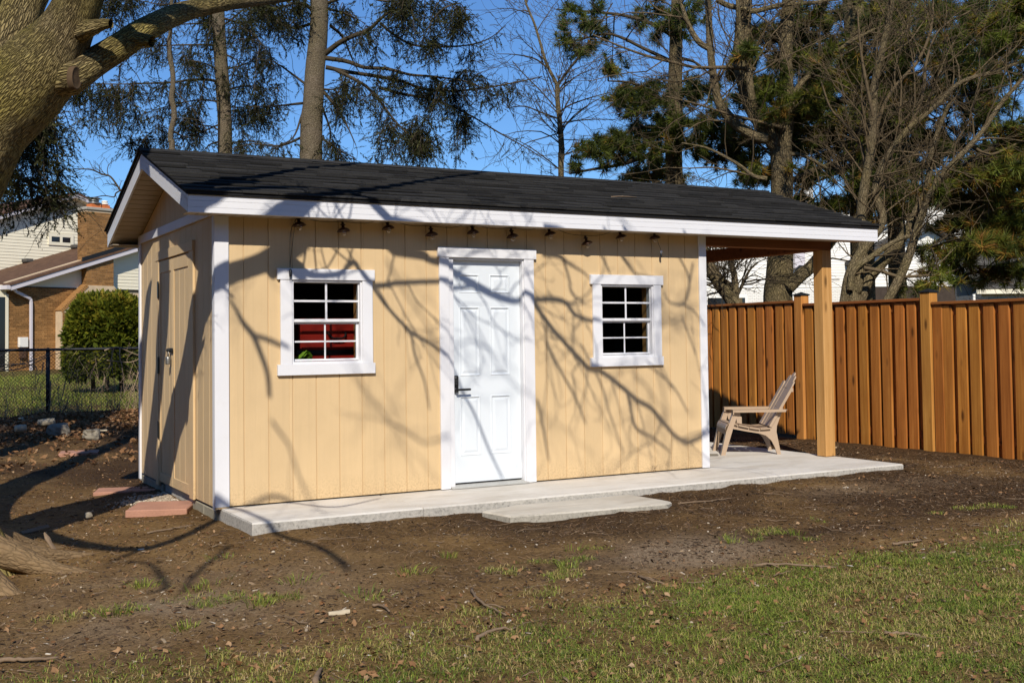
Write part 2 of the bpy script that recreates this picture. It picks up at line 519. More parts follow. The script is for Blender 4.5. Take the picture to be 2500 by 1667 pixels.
def m_bark(name, dark, mid, light, moss, su=26, sv=3.0, moss_amt=.5, bd=.03, bs=1.0, crack=.8):
    m = Mat(name, .95, .1)
    uv = m.coord('UV', (1, 1, 1))
    # wander the furrows sideways so that they meet and part like real ridges
    wob = m.node('ShaderNodeTexNoise'); wob.inputs['Scale'].default_value = sv * .9; wob.inputs['Detail'].default_value = 2
    m.L(uv, wob.inputs['Vector'])
    add = m.node('ShaderNodeVectorMath', operation='MULTIPLY_ADD'); m.L(wob.outputs['Color'], add.inputs[0]); add.inputs[1].default_value = (.9 / su, .5 / sv, 0); m.L(uv, add.inputs[2])
    mp = m.node('ShaderNodeMapping'); mp.inputs['Scale'].default_value = (su, sv, 1); m.L(add.outputs[0], mp.inputs['Vector'])
    vo = m.node('ShaderNodeTexVoronoi'); vo.feature = 'DISTANCE_TO_EDGE'; vo.inputs['Scale'].default_value = 1.0; vo.inputs['Randomness'].default_value = .95
    m.L(mp.outputs[0], vo.inputs['Vector'])
    d = vo.outputs['Distance']
    ob = m.coord('Object')
    grain = m.noise(ob, 45, 6, .75); big = m.noise(ob, 2.3, 4); med = m.noise(ob, 9, 5, .65)
    plate = m.ramp(m.math('ADD', d, m.math('MULTIPLY', m.math('SUBTRACT', grain, .5), .22)), [(.0, 0.0), (.10, .55), (.32, 1.0)])
    c = m.mix(m.ramp(m.math('ADD', m.math('MULTIPLY', grain, .6), m.math('MULTIPLY', med, .4)), [(.36, 0.0), (.64, 1.0)]), mid, light)
    c = m.mix(m.math('MULTIPLY', m.ramp(big, [(.36, 0.0), (.62, moss_amt)]), m.ramp(med, [(.3, .5), (.6, 1.0)])), c, moss)
    c = m.mix(m.ramp(plate, [(.0, crack), (.45, crack * .45), (.8, 0.0)]), c, dark)
    m.color(c)
    m.bump(m.math('ADD', plate, m.math('MULTIPLY', grain, .5)), bs, bd)
    return m.m
BARK_BIG = m_bark('furrowed_mossy_bark', (.05, .036, .018), (.27, .20, .095), (.42, .33, .175), (.33, .27, .06), 56, 15, .8, .025, 1.0, .85)
BARK_SPR = m_bark('scaly_spruce_bark', (.04, .03, .02), (.15, .115, .075), (.25, .20, .14), (.13, .115, .045), 40, 30, .4, .012, .8, .6)
BARK_GREY = m_bark('grey_brown_bark', (.045, .034, .018), (.15, .112, .065), (.24, .19, .115), (.16, .13, .045), 32, 13, .5, .015, .8, .7)
BRANCHM = m_plain('branch_bark', (.060, .046, .028), .9, .15, 0, .35, .3, 25)
BRANCH2 = m_plain('pale_branch_bark', (.112, .082, .046), .9, .15, 0, .35, .3, 25)
SCARM = m_plain('cut_wood_scar', (.095, .062, .036), .9, .1, 0, .4, .5, 18)
FENCEPOST = m_wood('fence_post_wood', ((.30, .115, .022), (.46, .20, .045), (.56, .27, .07)), .6, 2, True, .3, .06)
# ------------------------------------------------------------------ ground: one sheet out to the horizon
def ground_z(x, y):
    x = np.asarray(x, float); y = np.asarray(y, float)
    z = -0.092 - .03 * sstep(.2, -.8, x) + .022 * sstep(4, 6, x) * sstep(8, 6.9, x) + .012 * sstep(-1.3, -.9, y) * sstep(-.2, .3, x)
    z = z + .0165 * np.maximum(y - 3, 0) * sstep(120, 40, y)
    k = sstep(60, 8, np.hypot(x - 2, y))
    z = z + k * ((fbm(x * .9, y * .9, 3, 3) - .5) * .05 + (fbm(x * 5, y * 5, 3, 9) - .5) * .022)
    # leaf and soil bank along the wire fence
    z = z + .13 * np.exp(-((y - 10.7) / .9) ** 2) * sstep(7, 3, x) * (0.4 + fbm(x * .8, y * .8, 3, 21))
    # crumbs of soil heaped along the concrete
    z = z + .04 * np.clip(fbm(x * 5.5, y * 2, 3, 31) - .42, 0, 1) * sstep(-1.08, -.90, y) * sstep(.2, .5, x) * sstep(6.9, 6.6, x) * sstep(-.80, -.86, y)
    z = z + .06 * np.clip(fbm(x * 7, y * 3, 3, 35) - .5, 0, 1) * sstep(-1.72, -1.5, y) * sstep(1.9, 2.3, x) * sstep(3.5, 3.3, x) * sstep(-1.40, -1.46, y)
    return z
def grass_amt(x, y):
    """how thickly the lawn grows at a place"""
    edge = -3.35 - .25 * sstep(0, 3, x) * 0 + (fbm(x * 1.1, y * 1.1, 3, 40) - .5) * 1.1
    d = sstep(edge, edge - 1.15, y)
    d = d * (.50 + .50 * sstep(-.9, 2.0, x + (fbm(x * .7, y * .7, 2, 5) - .5) * 1.2))
    patch = sstep(.36, .60, fbm(x * 3.2, y * 3.2, 4, 77))
    d = d * (.30 + .70 * patch)
    d = np.maximum(d, .8 * sstep(7.6, 6.6, y) * 0)
    tuft = sstep(.70, .78, fbm(x * 3.1, y * 3.1, 3, 123)) * sstep(-2.3, -3.0, y) * .5
    far = sstep(11.6, 12.6, y)
    return np.clip(np.maximum(np.maximum(d, tuft), far * (.35 + .65 * sstep(.35, .55, fbm(x * .5, y * .5, 4, 15)))), 0, 1)
def mulch_amt(x, y):
    a = sstep(-3.6, -2.9, y) * sstep(.5, 2.0, x + y * .3 + 1.2)
    a = a * sstep(-.3, .1, fbm(x * .8, y * .8, 3, 61) - .42)
    return a
def dust_amt(x, y):
    e = np.exp(-(((x - 2.15) / .75) ** 2 + ((y + 3.05) / .42) ** 2)) * 1.2
    e = e + .7 * np.exp(-(((x + 1.0) / 1.0) ** 2 + ((y + 2.6) / .8) ** 2)) + .5 * np.exp(-(((x - 5.6) / .8) ** 2 + ((y + 1.6) / .3) ** 2))
    return np.clip(e * (.35 + 1.1 * sstep(.3, .6, fbm(x * 2.2, y * 2.2, 4, 88))), 0, 1)

def build_ground():
    def axis(a, b, st, far, g):
        c = list(np.arange(a, b + 1e-6, st))
        s_ = st; p = b; hi = []
        while p < far:
            s_ *= g; p += s_; hi.append(p)
        s_ = st; p = a; lo = []
        while p > -far:
            s_ *= g; p -= s_; lo.append(p)
        return np.array(lo[::-1] + c + hi)
    xs = axis(-3.6, 9.2, .05, 700, 1.16); ys = axis(-6.6, 5.0, .05, 700, 1.12)
    X, Y = np.meshgrid(xs, ys, indexing='xy')
    Z = ground_z(X, Y)
    V = np.stack([X, Y, Z], -1).reshape(-1, 3)
    nx = len(xs); i = np.arange(len(ys) - 1)[:, None] * nx + np.arange(nx - 1)[None]
    F = np.stack([i, i + 1, i + nx + 1, i + nx], -1).reshape(-1, 4)
    m = Mat('bare_soil', .95, .12)
    v = m.coord('Object')
    n = m.noise(v, 2.1, 7, .65, .5); f = m.noise(v, 34, 6, .75); g = m.noise(v, 120, 4, .8); st = m.noise(m.coord('Object', (9, 22, 9), rot=(0, 0, .5)), 3, 5, .7)
    c = m.ramp(m.math('ADD', m.math('MULTIPLY', n, .45), m.math('MULTIPLY', f, .55)), [(.34, (.05, .028, .010)), (.46, (.175, .100, .036)), (.60, (.30, .185, .072)), (.72, (.43, .29, .13))])
    mu = m.attr('mulch'); du = m.attr('dust'); gr = m.attr('grass')
    dark = m.ramp(f, [(.35, (.020, .011, .005)), (.55, (.068, .036, .015)), (.7, (.16, .092, .042))])
    c = m.mix(m.math('MULTIPLY', mu, .92), c, dark)
    dusty = m.ramp(f, [(.3, (.21, .145, .085)), (.55, (.35, .255, .16)), (.8, (.46, .35, .24))])
    c = m.mix(m.math('MULTIPLY', du, .85), c, dusty)
    turf = m.ramp(m.math('ADD', m.math('MULTIPLY', st, .5), m.math('MULTIPLY', f, .5)), [(.34, (.07, .058, .018)), (.47, (.15, .135, .035)), (.58, (.23, .19, .06)), (.7, (.33, .24, .11))])
    c = m.mix(m.math('MULTIPLY', gr, .75), c, turf)
    c = m.mix(m.ramp(g, [(.66, 0.0), (.74, .5)]), c, (.38, .29, .19))
    c = m.mix(m.ramp(g, [(.30, .85), (.45, 0.0)]), c, (.028, .016, .008))
    h_ = m.noise(v, 62, 5, .8)
    c = m.mix(m.ramp(h_, [(.33, .6), (.46, 0.0)]), c, (.035, .02, .010))
    m.color(c)
    m.bump(m.math('ADD', f, m.math('MULTIPLY', g, .5)), .9, .02)
    me = np_mesh('ground', V, F, m.m, smooth=True)
    for nm, fn in (('grass', grass_amt), ('mulch', mulch_amt), ('dust', dust_amt)):
        a = me.attributes.new(nm, 'FLOAT', 'POINT'); a.data.foreach_set('value', np.ascontiguousarray(fn(V[:, 0], V[:, 1]), np.float32))
    tag(link('ground', me), 'bare brown soil and thin lawn in front of the tan shed', kind='structure')
build_ground()

# ------------------------------------------------------------------ concrete
def slab(name, poly, z1, z0, mat, wob=0.0, label=None):
    mb = MB(); rng = random.Random(5)
    pts = []
    for i in range(len(poly)):
        a = np.array(poly[i]); b = np.array(poly[(i + 1) % len(poly)])
        k = max(1, int(np.linalg.norm(b - a) / .12))
        for j in range(k):
            p = a + (b - a) * j / k
            pts.append(p + np.array([rng.uniform(-wob, wob), rng.uniform(-wob, wob)]))
    c = np.mean(pts, 0)
    ins = [p + (c - p) / np.linalg.norm(c - p) * .014 for p in pts]
    n = len(pts)
    V = [(p[0], p[1], z0) for p in pts] + [(p[0], p[1], z1 - .012) for p in pts] + [(p[0], p[1], z1) for p in ins]
    F = []
    for r in (0, n):
        F += [(r + i, r + (i + 1) % n, r + n + (i + 1) % n, r + n + i) for i in range(n)]
    F.append(tuple(range(2 * n, 3 * n)))
    mb.add(V, F)
    o = mb.build(name, mat)
    return tag(o, label, kind='structure')
# the slab is cast in two bays with a control joint between them
slab('patio', [(.03, -.862), (1.395, -.862), (1.395, -.02), (1.395, 3.2), (.03, 3.2)], 0, -.2, CONC, .002, 'left bay of the pale concrete slab along the shed front')
slab('patio', [(1.401, -.862), (6.755, -.862), (6.755, 3.2), (1.401, 3.2)], 0, -.2, CONC, .002, 'right bay of the pale concrete slab running out under the porch')
pad = slab('step_slab', [(1.84, -1.02), (1.90, -1.37), (2.6, -1.45), (3.32, -1.50), (3.40, -1.43), (3.37, -.875), (2.2, -.875)], -.045, -.2, CONC2, .006)
del pad['kind']
tag(pad, 'low weathered concrete step pad lying on the soil in front of the white door', 'step slab')

def paver(x, y, w, d, z1, rot, label, tilt=0.0):
    mb = MB()
    ca, sa = math.cos(rot), math.sin(rot)
    mb.obox((x, y, z1 - .03), ((ca, sa, tilt), (-sa, ca, 0), (-tilt * ca, -tilt * sa, 1)), (w / 2, d / 2, .032), .007)
    tag(mb.build('paver_stone', PAVER), label, 'paver', 'pink concrete pavers left of the shed')
paver(-.235, .90, .50, .52, -.062, -.40, 'large pink paver with a rough front edge near the shed corner, in full sun', .0)
paver(-.24, 2.45, .58, .34, -.092, -.30, 'flat pink paver lying in deep shade beside the shed side door')
paver(-.15, 6.1, .46, .40, -.025, -.2, 'small broken pink paver among leaves between two shadow bands')

# ------------------------------------------------------------------ the shed
SX0, SX1, SD = 0.0, 4.9225, 3.017
ZF, ZT, ZR = 2.3238, 2.4725, 3.0485
OY, OX, XR = .2555, .2834, 7.1159
SLOPE = (ZR - ZT) / (SD / 2 + OY)
G = .2032
shed = thing('garden_shed', 'tan panelled garden shed with white trim, black shingle roof and an open side porch', 'shed', (0, 0, 0))

def cut(rect, holes):
    """a rectangle (a0,a1,b0,b1) less rectangular holes"""
    out = [rect]
    for h in holes:
        nx = []
        for r in out:
            a0, a1, b0, b1 = r
            if h[0] >= a1 or h[1] <= a0 or h[2] >= b1 or h[3] <= b0: nx.append(r); continue
            if h[0] > a0: nx.append((a0, h[0], b0, b1))
            if h[1] < a1: nx.append((h[1], a1, b0, b1))
            m0, m1 = max(a0, h[0]), min(a1, h[1])
            if h[2] > b0: nx.append((m0, m1, b0, h[2]))
            if h[3] < b1: nx.append((m0, m1, h[3], b1))
        out = nx
    return [r for r in out if r[1] - r[0] > .004 and r[3] - r[2] > .004]
LW = (.600, 1.255, 1.12, 1.84); RW = (3.650, 4.300, 1.12, 1.84); DR = (2.045, 2.842, -.05, 2.055)
HOLES = [LW, RW, DR]
gx = [.0158 + G * i for i in range(25)]
for i_, (a, b) in enumerate(zip([0.004] + gx, gx + [SX1 - .004])):
    wl = .0045 if i_ % 6 == 3 else .0026      # sheet seams open a little wider than the milled grooves
    for r in cut((a + wl, b - .0026, .012, 2.334), HOLES):
        mb = MB(); mb.box(r[0], r[1], 0, .012, r[2], r[3], .0022); mb.build('siding_board', SIDING, shed)
mb = MB()
for r in cut((.01, SX1 - .01, .014, 2.45), HOLES): mb.box(r[0], r[1], .0075, .02, r[2], r[3])
mb.build('sheathing', SIDING, shed)
# left end wall: boards, gable boards over the band, sheathing
def gable_top(y):
    yy = min(y, SD - y)
    return ZF + SLOPE * (yy + OY) + .004
SDOOR = (.80, 2.07, -.02, 2.105)
ly = [.028 + G * i for i in range(15)]
for a, b in zip([.004] + ly, ly + [SD - .004]):
    mb = MB()
    if b - a < .02: continue
    for r in cut((a + .0028, b - .0028, .0, 2.345), [SDOOR]):
        mb = MB(); mb.box(0, .012, r[0], r[1], r[2], r[3], .0022); mb.build('siding_board', SIDING, shed)
    mb = MB()
    a2, b2 = a + .003, b - .003
    if a2 < SD / 2 < b2:
        poly = [(a2, 2.41), (b2, 2.41), (b2, gable_top(b2)), (SD / 2, gable_top(SD / 2)), (a2, gable_top(a2))]
    else:
        poly = [(a2, 2.41), (b2, 2.41), (b2, max(2.42, gable_top(b2))), (a2, max(2.42, gable_top(a2)))]
    mb.prism(poly, (0, 0, 0), (0, 1, 0), (0, 0, 1), (1, 0, 0), .012)
    mb.build('siding_board', SIDING, shed)
mb = MB()
for r in cut((.01, SD - .01, .0, 2.40), [SDOOR]): mb.box(.0075, .02, r[0], r[1], r[2], r[3])
mb.prism([(.01, 2.40), (SD - .01, 2.40), (SD - .01, 2.41), (SD / 2, gable_top(SD / 2)), (.01, 2.41)], (.0075, 0, 0), (0, 1, 0), (0, 0, 1), (1, 0, 0), .0125)
mb.build('sheathing', SIDING, shed)
# right end wall (to the porch) and back wall
for a, b in zip([.004] + ly, ly + [SD - .004]):
    mb = MB(); mb.box(SX1 - .012, SX1, a + .003, b - .003, .002, 2.40, .0022); mb.build('siding_board', SIDING, shed)
for a, b in zip([0.004] + gx, gx + [SX1 - .004]):
    mb = MB(); mb.box(a + .003, b - .003, SD - .012, SD, .002, 2.33, .0022); mb.build('siding_board', SIDING, shed)
mb = MB()
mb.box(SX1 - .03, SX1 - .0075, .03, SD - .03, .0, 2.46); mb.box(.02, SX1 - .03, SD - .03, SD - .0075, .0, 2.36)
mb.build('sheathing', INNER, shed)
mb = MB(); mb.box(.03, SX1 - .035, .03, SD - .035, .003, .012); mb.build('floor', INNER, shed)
mb = MB()      # dark inner lining, framed like a real wall
for x in np.arange(.30, SX1 - .1, .41):
    if not (.58 < x < 1.28 or 3.63 < x < 4.32 or 2.0 < x < 2.88): mb.box(x, x + .038, .021, .11, .013, 2.35)
    mb.box(x, x + .038, SD - .12, SD - .031, .013, 2.35)
for y in np.arange(.2, SD - .1, .41):
    mb.box(SX1 - .12, SX1 - .031, y, y + .038, .013, 2.40)
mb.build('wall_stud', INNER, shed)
mb = MB()      # jack studs and headers lining the two window openings
for w in (LW, RW):
    mb.box(w[0] - .03, w[0], .021, .115, .9, 2.05); mb.box(w[1] - .030, w[1] + .008, .0625, .16, .9, 2.05)
    mb.box(w[0], w[1] - .031, .021, .115, w[2] - .035, w[2]); mb.box(w[0], w[1] - .031, .021, .115, w[3], w[3] + .035)
mb.build('window_framing', POSTW, shed)
# corner boards
mb = MB(); mb.box(-.021, .094, -.021, -.001, .012, ZF + .006, .002); mb.build('corner_board', WHITE, shed)
mb = MB(); mb.box(-.021, -.001, .0005, .060, -.012, 2.341, .002); mb.build('corner_board', WHITE, shed)
mb = MB(); mb.box(-.019, .092, -.019, -.001, -.004, .0105, .002); mb.build('corner_board_foot', SIDING, shed)
mb = MB(); mb.box(SX1 - .068, SX1 + .021, -.021, -.001, .006, ZF + .006, .002); mb.build('corner_board', WHITE, shed)
mb = MB(); mb.box(SX1 + .001, SX1 + .021, .0005, .070, .006, 2.34, .002); mb.build('corner_board', WHITE, shed)
mb = MB(); mb.box(-.021, -.001, SD - .06, SD, -.06, 2.341, .002); mb.build('corner_board', WHITE, shed)
# band board under the gable
mb = MB(); mb.box(-.023, -.001, -.019, SD + .01, 2.343, 2.425, .002); mb.build('band_board', WHITE, shed)
# block footing under the left wall
y = .06
rng = random.Random(2)
while y < 2.9:
    L = rng.choice((.38, .39, .36))
    if not .72 < y < 2.0:
        mb = MB(); mb.box(.004, .12, y, min(y + L, 2.98), -.20, -.022, .006); mb.build('footing_block', BLOCK, shed)
    y += L + .008
mb = MB(); mb.box(.05, .13, .04, 2.98, -.2, -.004); mb.build('sill_plate', SHED_DARK, shed)

# ---- double side door
for a, b, fr in ((.845, 1.500, 1), (1.508, 2.065, 0)):
    mb = MB(); mb.box(.003, .02, a, b, .012, 2.098, .002)
    leaf = mb.build('side_door', SIDING, shed)
    yy = [v for v in ly if a + .03 < v < b - .03]
    for p, q in zip([a + .004] + yy, yy + [b - .004]):
        m2 = MB(); m2.box(-.007, .003, p + .0028, q - .0028, .014, 2.096, .002); m2.build('door_board', SIDING, leaf)
    for nm, c in (('stile', (a, a + .055, .012, 2.098)), ('stile', (b - .055, b, .012, 2.098)), ('bottom_rail', (a + .055, b - .055, .012, .10)), ('top_rail', (a + .055, b - .055, 1.985, 2.098))):
        m2 = MB(); m2.box(-.015, -.0065, c[0], c[1], c[2], c[3], .002); m2.build(nm, SIDING, leaf)
    if not fr:
        for z in (.42, 1.03, 1.75):
            m2 = MB(); m2.box(-.030, -.0225, 2.035, 2.085, z, z + .16, .003); m2.build('hinge', BLACKM, leaf)
for c in ((.70, .84, -.01, 2.108), (2.072, 2.186, -.03, 2.108)):
    mb = MB(); mb.box(-.021, -.001, c[0], c[1], c[2], c[3], .002); mb.build('side_door_trim', SIDING, shed)
mb = MB(); mb.box(-.026, -.001, .697, 2.188, 2.1085, 2.196, .002); mb.build('side_door_header', SIDING, shed)
hasp = MB(); hasp.box(-.032, -.0225, 1.44, 1.60, 1.235, 1.275, .004); hasp.lathe([(.018, 0), (.018, .02), (.01, .03)], (-.033, 1.53, 1.255), 10, (-1, 0, 0))
hs = hasp.build('hasp', BLACKM, shed)
lock = thing('padlock', 'small silver combination padlock hanging from the hasp of the side door', 'padlock', (-.045, 1.53, 1.12))
mb = MB(); mb.lathe([(.021, 0), (.023, .004), (.023, .066), (.019, .070)], (-.047, 1.53, 1.125), 14); bd = mb.build('body', STEEL, lock, True)
for k in range(4):
    mb = MB(); mb.lathe([(.0245, 0), (.0245, .010)], (-.047, 1.53, 1.132 + k * .0145), 14); mb.build('dial', STEEL, bd)
mb = MB(); mb.tube([(-.047, 1.53 - .014, 1.19), (-.047, 1.53 - .014, 1.225), (-.047, 1.53 - .009, 1.243), (-.047, 1.53, 1.249), (-.047, 1.53 + .009, 1.243), (-.047, 1.53 + .014, 1.225), (-.047, 1.53 + .014, 1.19)], .0045, 6)
mb.build('shackle', STEEL, lock, True)

# ---- windows
def window(w, gl, head, sides, sill):
    """w: opening; gl: glass left/right; drawn as a single-hung vinyl sash with white grilles"""
    mb = MB()
    fx0, fx1 = sides[0][1], sides[1][0]; fz0, fz1 = sill[3], head[2]
    for r in cut((fx0 + .001, fx1 - .001, fz0 + .001, fz1 - .001), [(fx0 + .016, fx1 - .018, fz0 + .022, fz1 - .016)]):
        mb.box(r[0], r[1], -.012, .075, r[2], r[3])
    wo = mb.build('window', WHITE, shed)
    for nm, c, p in (('head_trim', head, .030), ('side_trim', sides[0], .024), ('side_trim', sides[1], .024), ('sill', sill, .032)):
        m2 = MB(); m2.box(c[0], c[1], -p, -.0005, c[2], c[3], .0022); m2.build(nm, WHITE, wo)
    g0, g1 = gl
    for nm, z0, z1, y0, y1, mw in (('upper_sash', 1.505, 1.8045, .010, .034, .0085), ('lower_sash', 1.172, 1.463, .036, .060, .0065)):
        x0, x1 = (g0, g1) if nm == 'upper_sash' else (g0 + .004, g1 - .010)
        m2 = MB()
        b = .018
        ox0, ox1 = max(fx0 + .0165, x0 - b), min(fx1 - .0185, x1 + b + .004)
        oz0 = z0 - (.026 if nm == 'upper_sash' else .016); oz1 = z1 + (.0065 if nm == 'upper_sash' else .026)
        for r in cut((ox0, ox1, oz0, oz1), [(x0, x1, z0, z1)]): m2.box(r[0], r[1], y0, y1, r[2], r[3], .0015)
        so = m2.build(nm, WHITE, wo)
        xm, zm = (x0 + x1) / 2, (z0 + z1) / 2
        m2 = MB(); m2.box(xm - mw, xm + mw, y0 + .003, y0 + .009, z0, z1); m2.build('muntin', WHITE, wo)
        m2 = MB(); m2.box(x0, xm - mw, y0 + .003, y0 + .009, zm - mw, zm + mw); m2.box(xm + mw, x1, y0 + .003, y0 + .009, zm - mw, zm + mw); m2.build('muntin', WHITE, wo)
        for p in ((x0, xm - mw), (xm + mw, x1)):
            for q in ((z0, zm - mw), (zm + mw, z1)):
                m2 = MB(); m2.add([(p[0], y0 + .0065, q[0]), (p[1], y0 + .0065, q[0]), (p[1], y0 + .0065, q[1]), (p[0], y0 + .0065, q[1])], [(0, 1, 2, 3)])
                m2.build('pane', GLASS, wo)
    return wo
window(LW, (.641, 1.208), (.493, 1.348, 1.8285, 1.921), ((.520, .617, 1.1305, 1.828), (1.237, 1.329, 1.1305, 1.828)), (.492, 1.346, 1.041, 1.130))
window(RW, (3.689, 4.256), (3.545, 4.398, 1.8285, 1.921), ((3.573, 3.667, 1.1305, 1.828), (4.282, 4.373, 1.1305, 1.828)), (3.538, 4.387, 1.044, 1.130))

# ---- front door
YD = .045
dx0, dx1, dz0, dz1 = 2.108, 2.808, .045, 2.028
xc = [dx0, 2.183, 2.391, 2.494, 2.702, dx1]
zc = [dz0, .281, .813, .991, 1.612, 1.736, 1.906, dz1]
mb = MB()
for i in range(5):
    for j in range(7):
        if i in (1, 3) and j in (1, 3, 5): continue
        mb.add([(xc[i], YD, zc[j]), (xc[i + 1], YD, zc[j]), (xc[i + 1], YD, zc[j + 1]), (xc[i], YD, zc[j + 1])], [(0, 1, 2, 3)])
mb.add([(dx0, YD, dz0), (dx1, YD, dz0), (dx1, YD, dz1), (dx0, YD, dz1), (dx0, YD + .044, dz0), (dx1, YD + .044, dz0), (dx1, YD + .044, dz1), (dx0, YD + .044, dz1)],
       [(0, 4, 5, 1), (1, 5, 6, 2), (2, 6, 7, 3), (3, 7, 4, 0), (4, 7, 6, 5)])
door = mb.build('door', DOORM, shed)
for i in (1, 3):
    for j in (1, 3, 5):
        mb = MB(); prof = [(0, 0), (.004, -.004), (.010, -.004), (.017, .007), (.026, .007), (.046, .0015), (.052, .0015)]
        V = []; F = []
        for k, (ins, dy) in enumerate(prof):
            V += [(xc[i] + ins, YD + dy, zc[j] + ins), (xc[i + 1] - ins, YD + dy, zc[j] + ins), (xc[i + 1] - ins, YD + dy, zc[j + 1] - ins), (xc[i] + ins, YD + dy, zc[j + 1] - ins)]
            if k: F += [((k - 1) * 4 + e, (k - 1) * 4 + (e + 1) % 4, k * 4 + (e + 1) % 4, k * 4 + e) for e in range(4)]
        F.append(tuple(range(len(V) - 4, len(V))))
        mb.add(V, F); mb.build('door_panel', DOORM, door)
mb = MB()
mb.box(2.098, 2.162, YD - .028, YD - .0005, .846, .999, .009)
lk = mb.build('keypad_lock', BLACK, door, False)
mb = MB()
for rz in range(4):
    for rx in range(3): mb.box(2.118 + rx * .0105, 2.1235 + rx * .0105, YD - .0295, YD - .0275, .922 + rz * .0125, .927 + rz * .0125)
mb.build('keypad_button', STEEL, lk)
mb = MB(); mb.lathe([(.011, 0), (.011, .004), (.008, .004), (.008, .002)], (2.129, YD - .028, .982), 14, (0, -1, 0)); mb.build('fingerprint_ring', STEEL, lk)
mb = MB(); mb.lathe([(.017, 0), (.017, .012), (.012, .016), (.012, .04)], (2.130, YD - .027, .873), 14, (0, -1, 0)); mb.beam((2.128, YD - .066, .873), (2.262, YD - .066, .874), .016, .020, ch=.006)
mb.build('lever', BLACK, lk)
# jamb, stop, casing, threshold
mb = MB()
mb.box(2.055, 2.105, -.006, .13, .010, 2.052, .002); mb.box(2.811, 2.8415, -.006, .13, .010, 2.052, .002); mb.box(2.105, 2.811, -.006, .13, 2.031, 2.052, .002)
mb.build('door_jamb', WHITE, shed)
for c in ((1.962, 2.054, .006, 2.0485), (2.824, 2.926, .006, 2.0485)):
    mb = MB(); mb.box(c[0], c[1], -.024, -.0065 if c[0] > 2.5 else -.0005, c[2], c[3], .0022); mb.build('door_trim', WHITE, shed)
mb = MB(); mb.box(1.947, 2.951, -.031, -.0005, 2.049, 2.138, .0022); mb.build('door_header', WHITE, shed)
mb = MB(); mb.prism([(-.05, .004), (.13, .004), (.13, .03), (.03, .03), (-.05, .012)], (2.057, 0, 0), (0, 1, 0), (0, 0, 1), (1, 0, 0), .783)
mb.build('threshold', ALU, shed)
mb = MB(); mb.box(2.106, 2.81, .058, .085, .0305, .0445); mb.build('door_sweep', BLACK, shed)

# ---- roof
def ztop(y):
    return ZT + .022 + SLOPE * (min(y, SD - y) + OY)
nrm = np.array([0, -SLOPE, 1.0]); nrm /= np.linalg.norm(nrm)
upv = np.array([0, 1.0, SLOPE]); upv /= np.linalg.norm(upv)
mb = MB()
e0, e1 = -OY - .012, SD + OY + .012
mb.prism([(e0, ztop(e0)), (SD / 2, ztop(SD / 2)), (e1, ztop(e1)), (e1, ztop(e1) - .03), (SD / 2, ztop(SD / 2) - .03), (e0, ztop(e0) - .03)][::-1], (-OX - .012, 0, 0), (0, 1, 0), (0, 0, 1), (1, 0, 0), XR + OX + .024)
mb.build('roof_deck', DECK, shed)
RL = (SD / 2 + OY + .03) / upv[1]
EXPO = RL / 13.0
WID = [.24, .29, .34, .39, .45]
tabs = []
for w in WID:
    for th in (.010, .017):
        b = MB(); L = EXPO + .045
        # a tab: thick butt edge, feathering away under the next course
        b.add([(0, 0, 0), (w - .004, 0, 0), (w - .004, L, 0), (0, L, 0), (0.001, .001, th), (w - .005, .001, th), (w - .004, L, .0015), (0, L, .0015)],
              [(3, 2, 1, 0), (4, 5, 6, 7), (0, 1, 5, 4), (1, 2, 6, 5), (2, 3, 7, 6), (3, 0, 4, 7)])
        tabs.append((w, b.mesh('shingle', SHINGLE)))
tilt = math.atan(SLOPE)
rng = random.Random(11); count = 0
for c in range(13):
    x = -OX - .03 - rng.uniform(0, .2)
    d0 = c * EXPO
    while x < XR + .028:
        w, me = tabs[rng.randrange(len(tabs))]
        sx = 1.0
        if x < -OX - .03: x = -OX - .03
        if x + w > XR + .03 - .08: sx = (XR + .03 - x) / w
        y = -OY - .03 + d0 * upv[1]; z = ztop(-OY - .03) + d0 * upv[2]
        o = inst('shingle', me, shed, (x, y + rng.uniform(-.003, .003), z + .0045 + rng.uniform(0, .003)), (tilt - .04 + rng.uniform(-.004, .004), 0, rng.uniform(-.003, .003)))
        o.scale = (sx, 1, 1)
        count += 1
        x += w * sx
        if sx != 1.0: break
# back slope as whole courses, ridge caps one by one
for c in range(13):
    d0 = c * EXPO
    y = SD + OY + .03 - d0 * upv[1]; z = ztop(-OY - .03) + d0 * upv[2]
    b = MB(); L = EXPO + .04
    b.obox((0, -L / 2, .005), ((1, 0, 0), (0, 1, 0), (0, 0, 1)), ((XR + OX + .06) / 2, L / 2, .005))
    o = b.build('shingle_course', SHINGLE, shed); o.location = ((XR - OX) / 2, y, z + .002); o.rotation_euler = (-(tilt - .03), 0, 0)
cap = MB()
for sg in (-1, 1):
    cap.add([(0, 0, .016), (.24, 0, .012), (.24, sg * .12, .012 - .12 * SLOPE), (0, sg * .13, .016 - .13 * SLOPE), (0, 0, .008), (0, sg * .13, .008 - .13 * SLOPE)],
            [(0, 1, 2, 3), (0, 3, 5, 4)])
capm = cap.mesh('ridge_shingle', SHINGLE)
x = -OX - .03
while x < XR - .15:
    inst('ridge_shingle', capm, shed, (x, SD / 2, ztop(SD / 2) + .006 + rng.uniform(0, .003)), (0, 0, rng.uniform(-.006, .006))); x += .20
# drip edge
mb = MB(); mb.box(-OX - .01, XR + .01, -OY - .016, -OY - .0005, ZT - .004, ZT + .020); mb.build('drip_edge', DECK, shed)
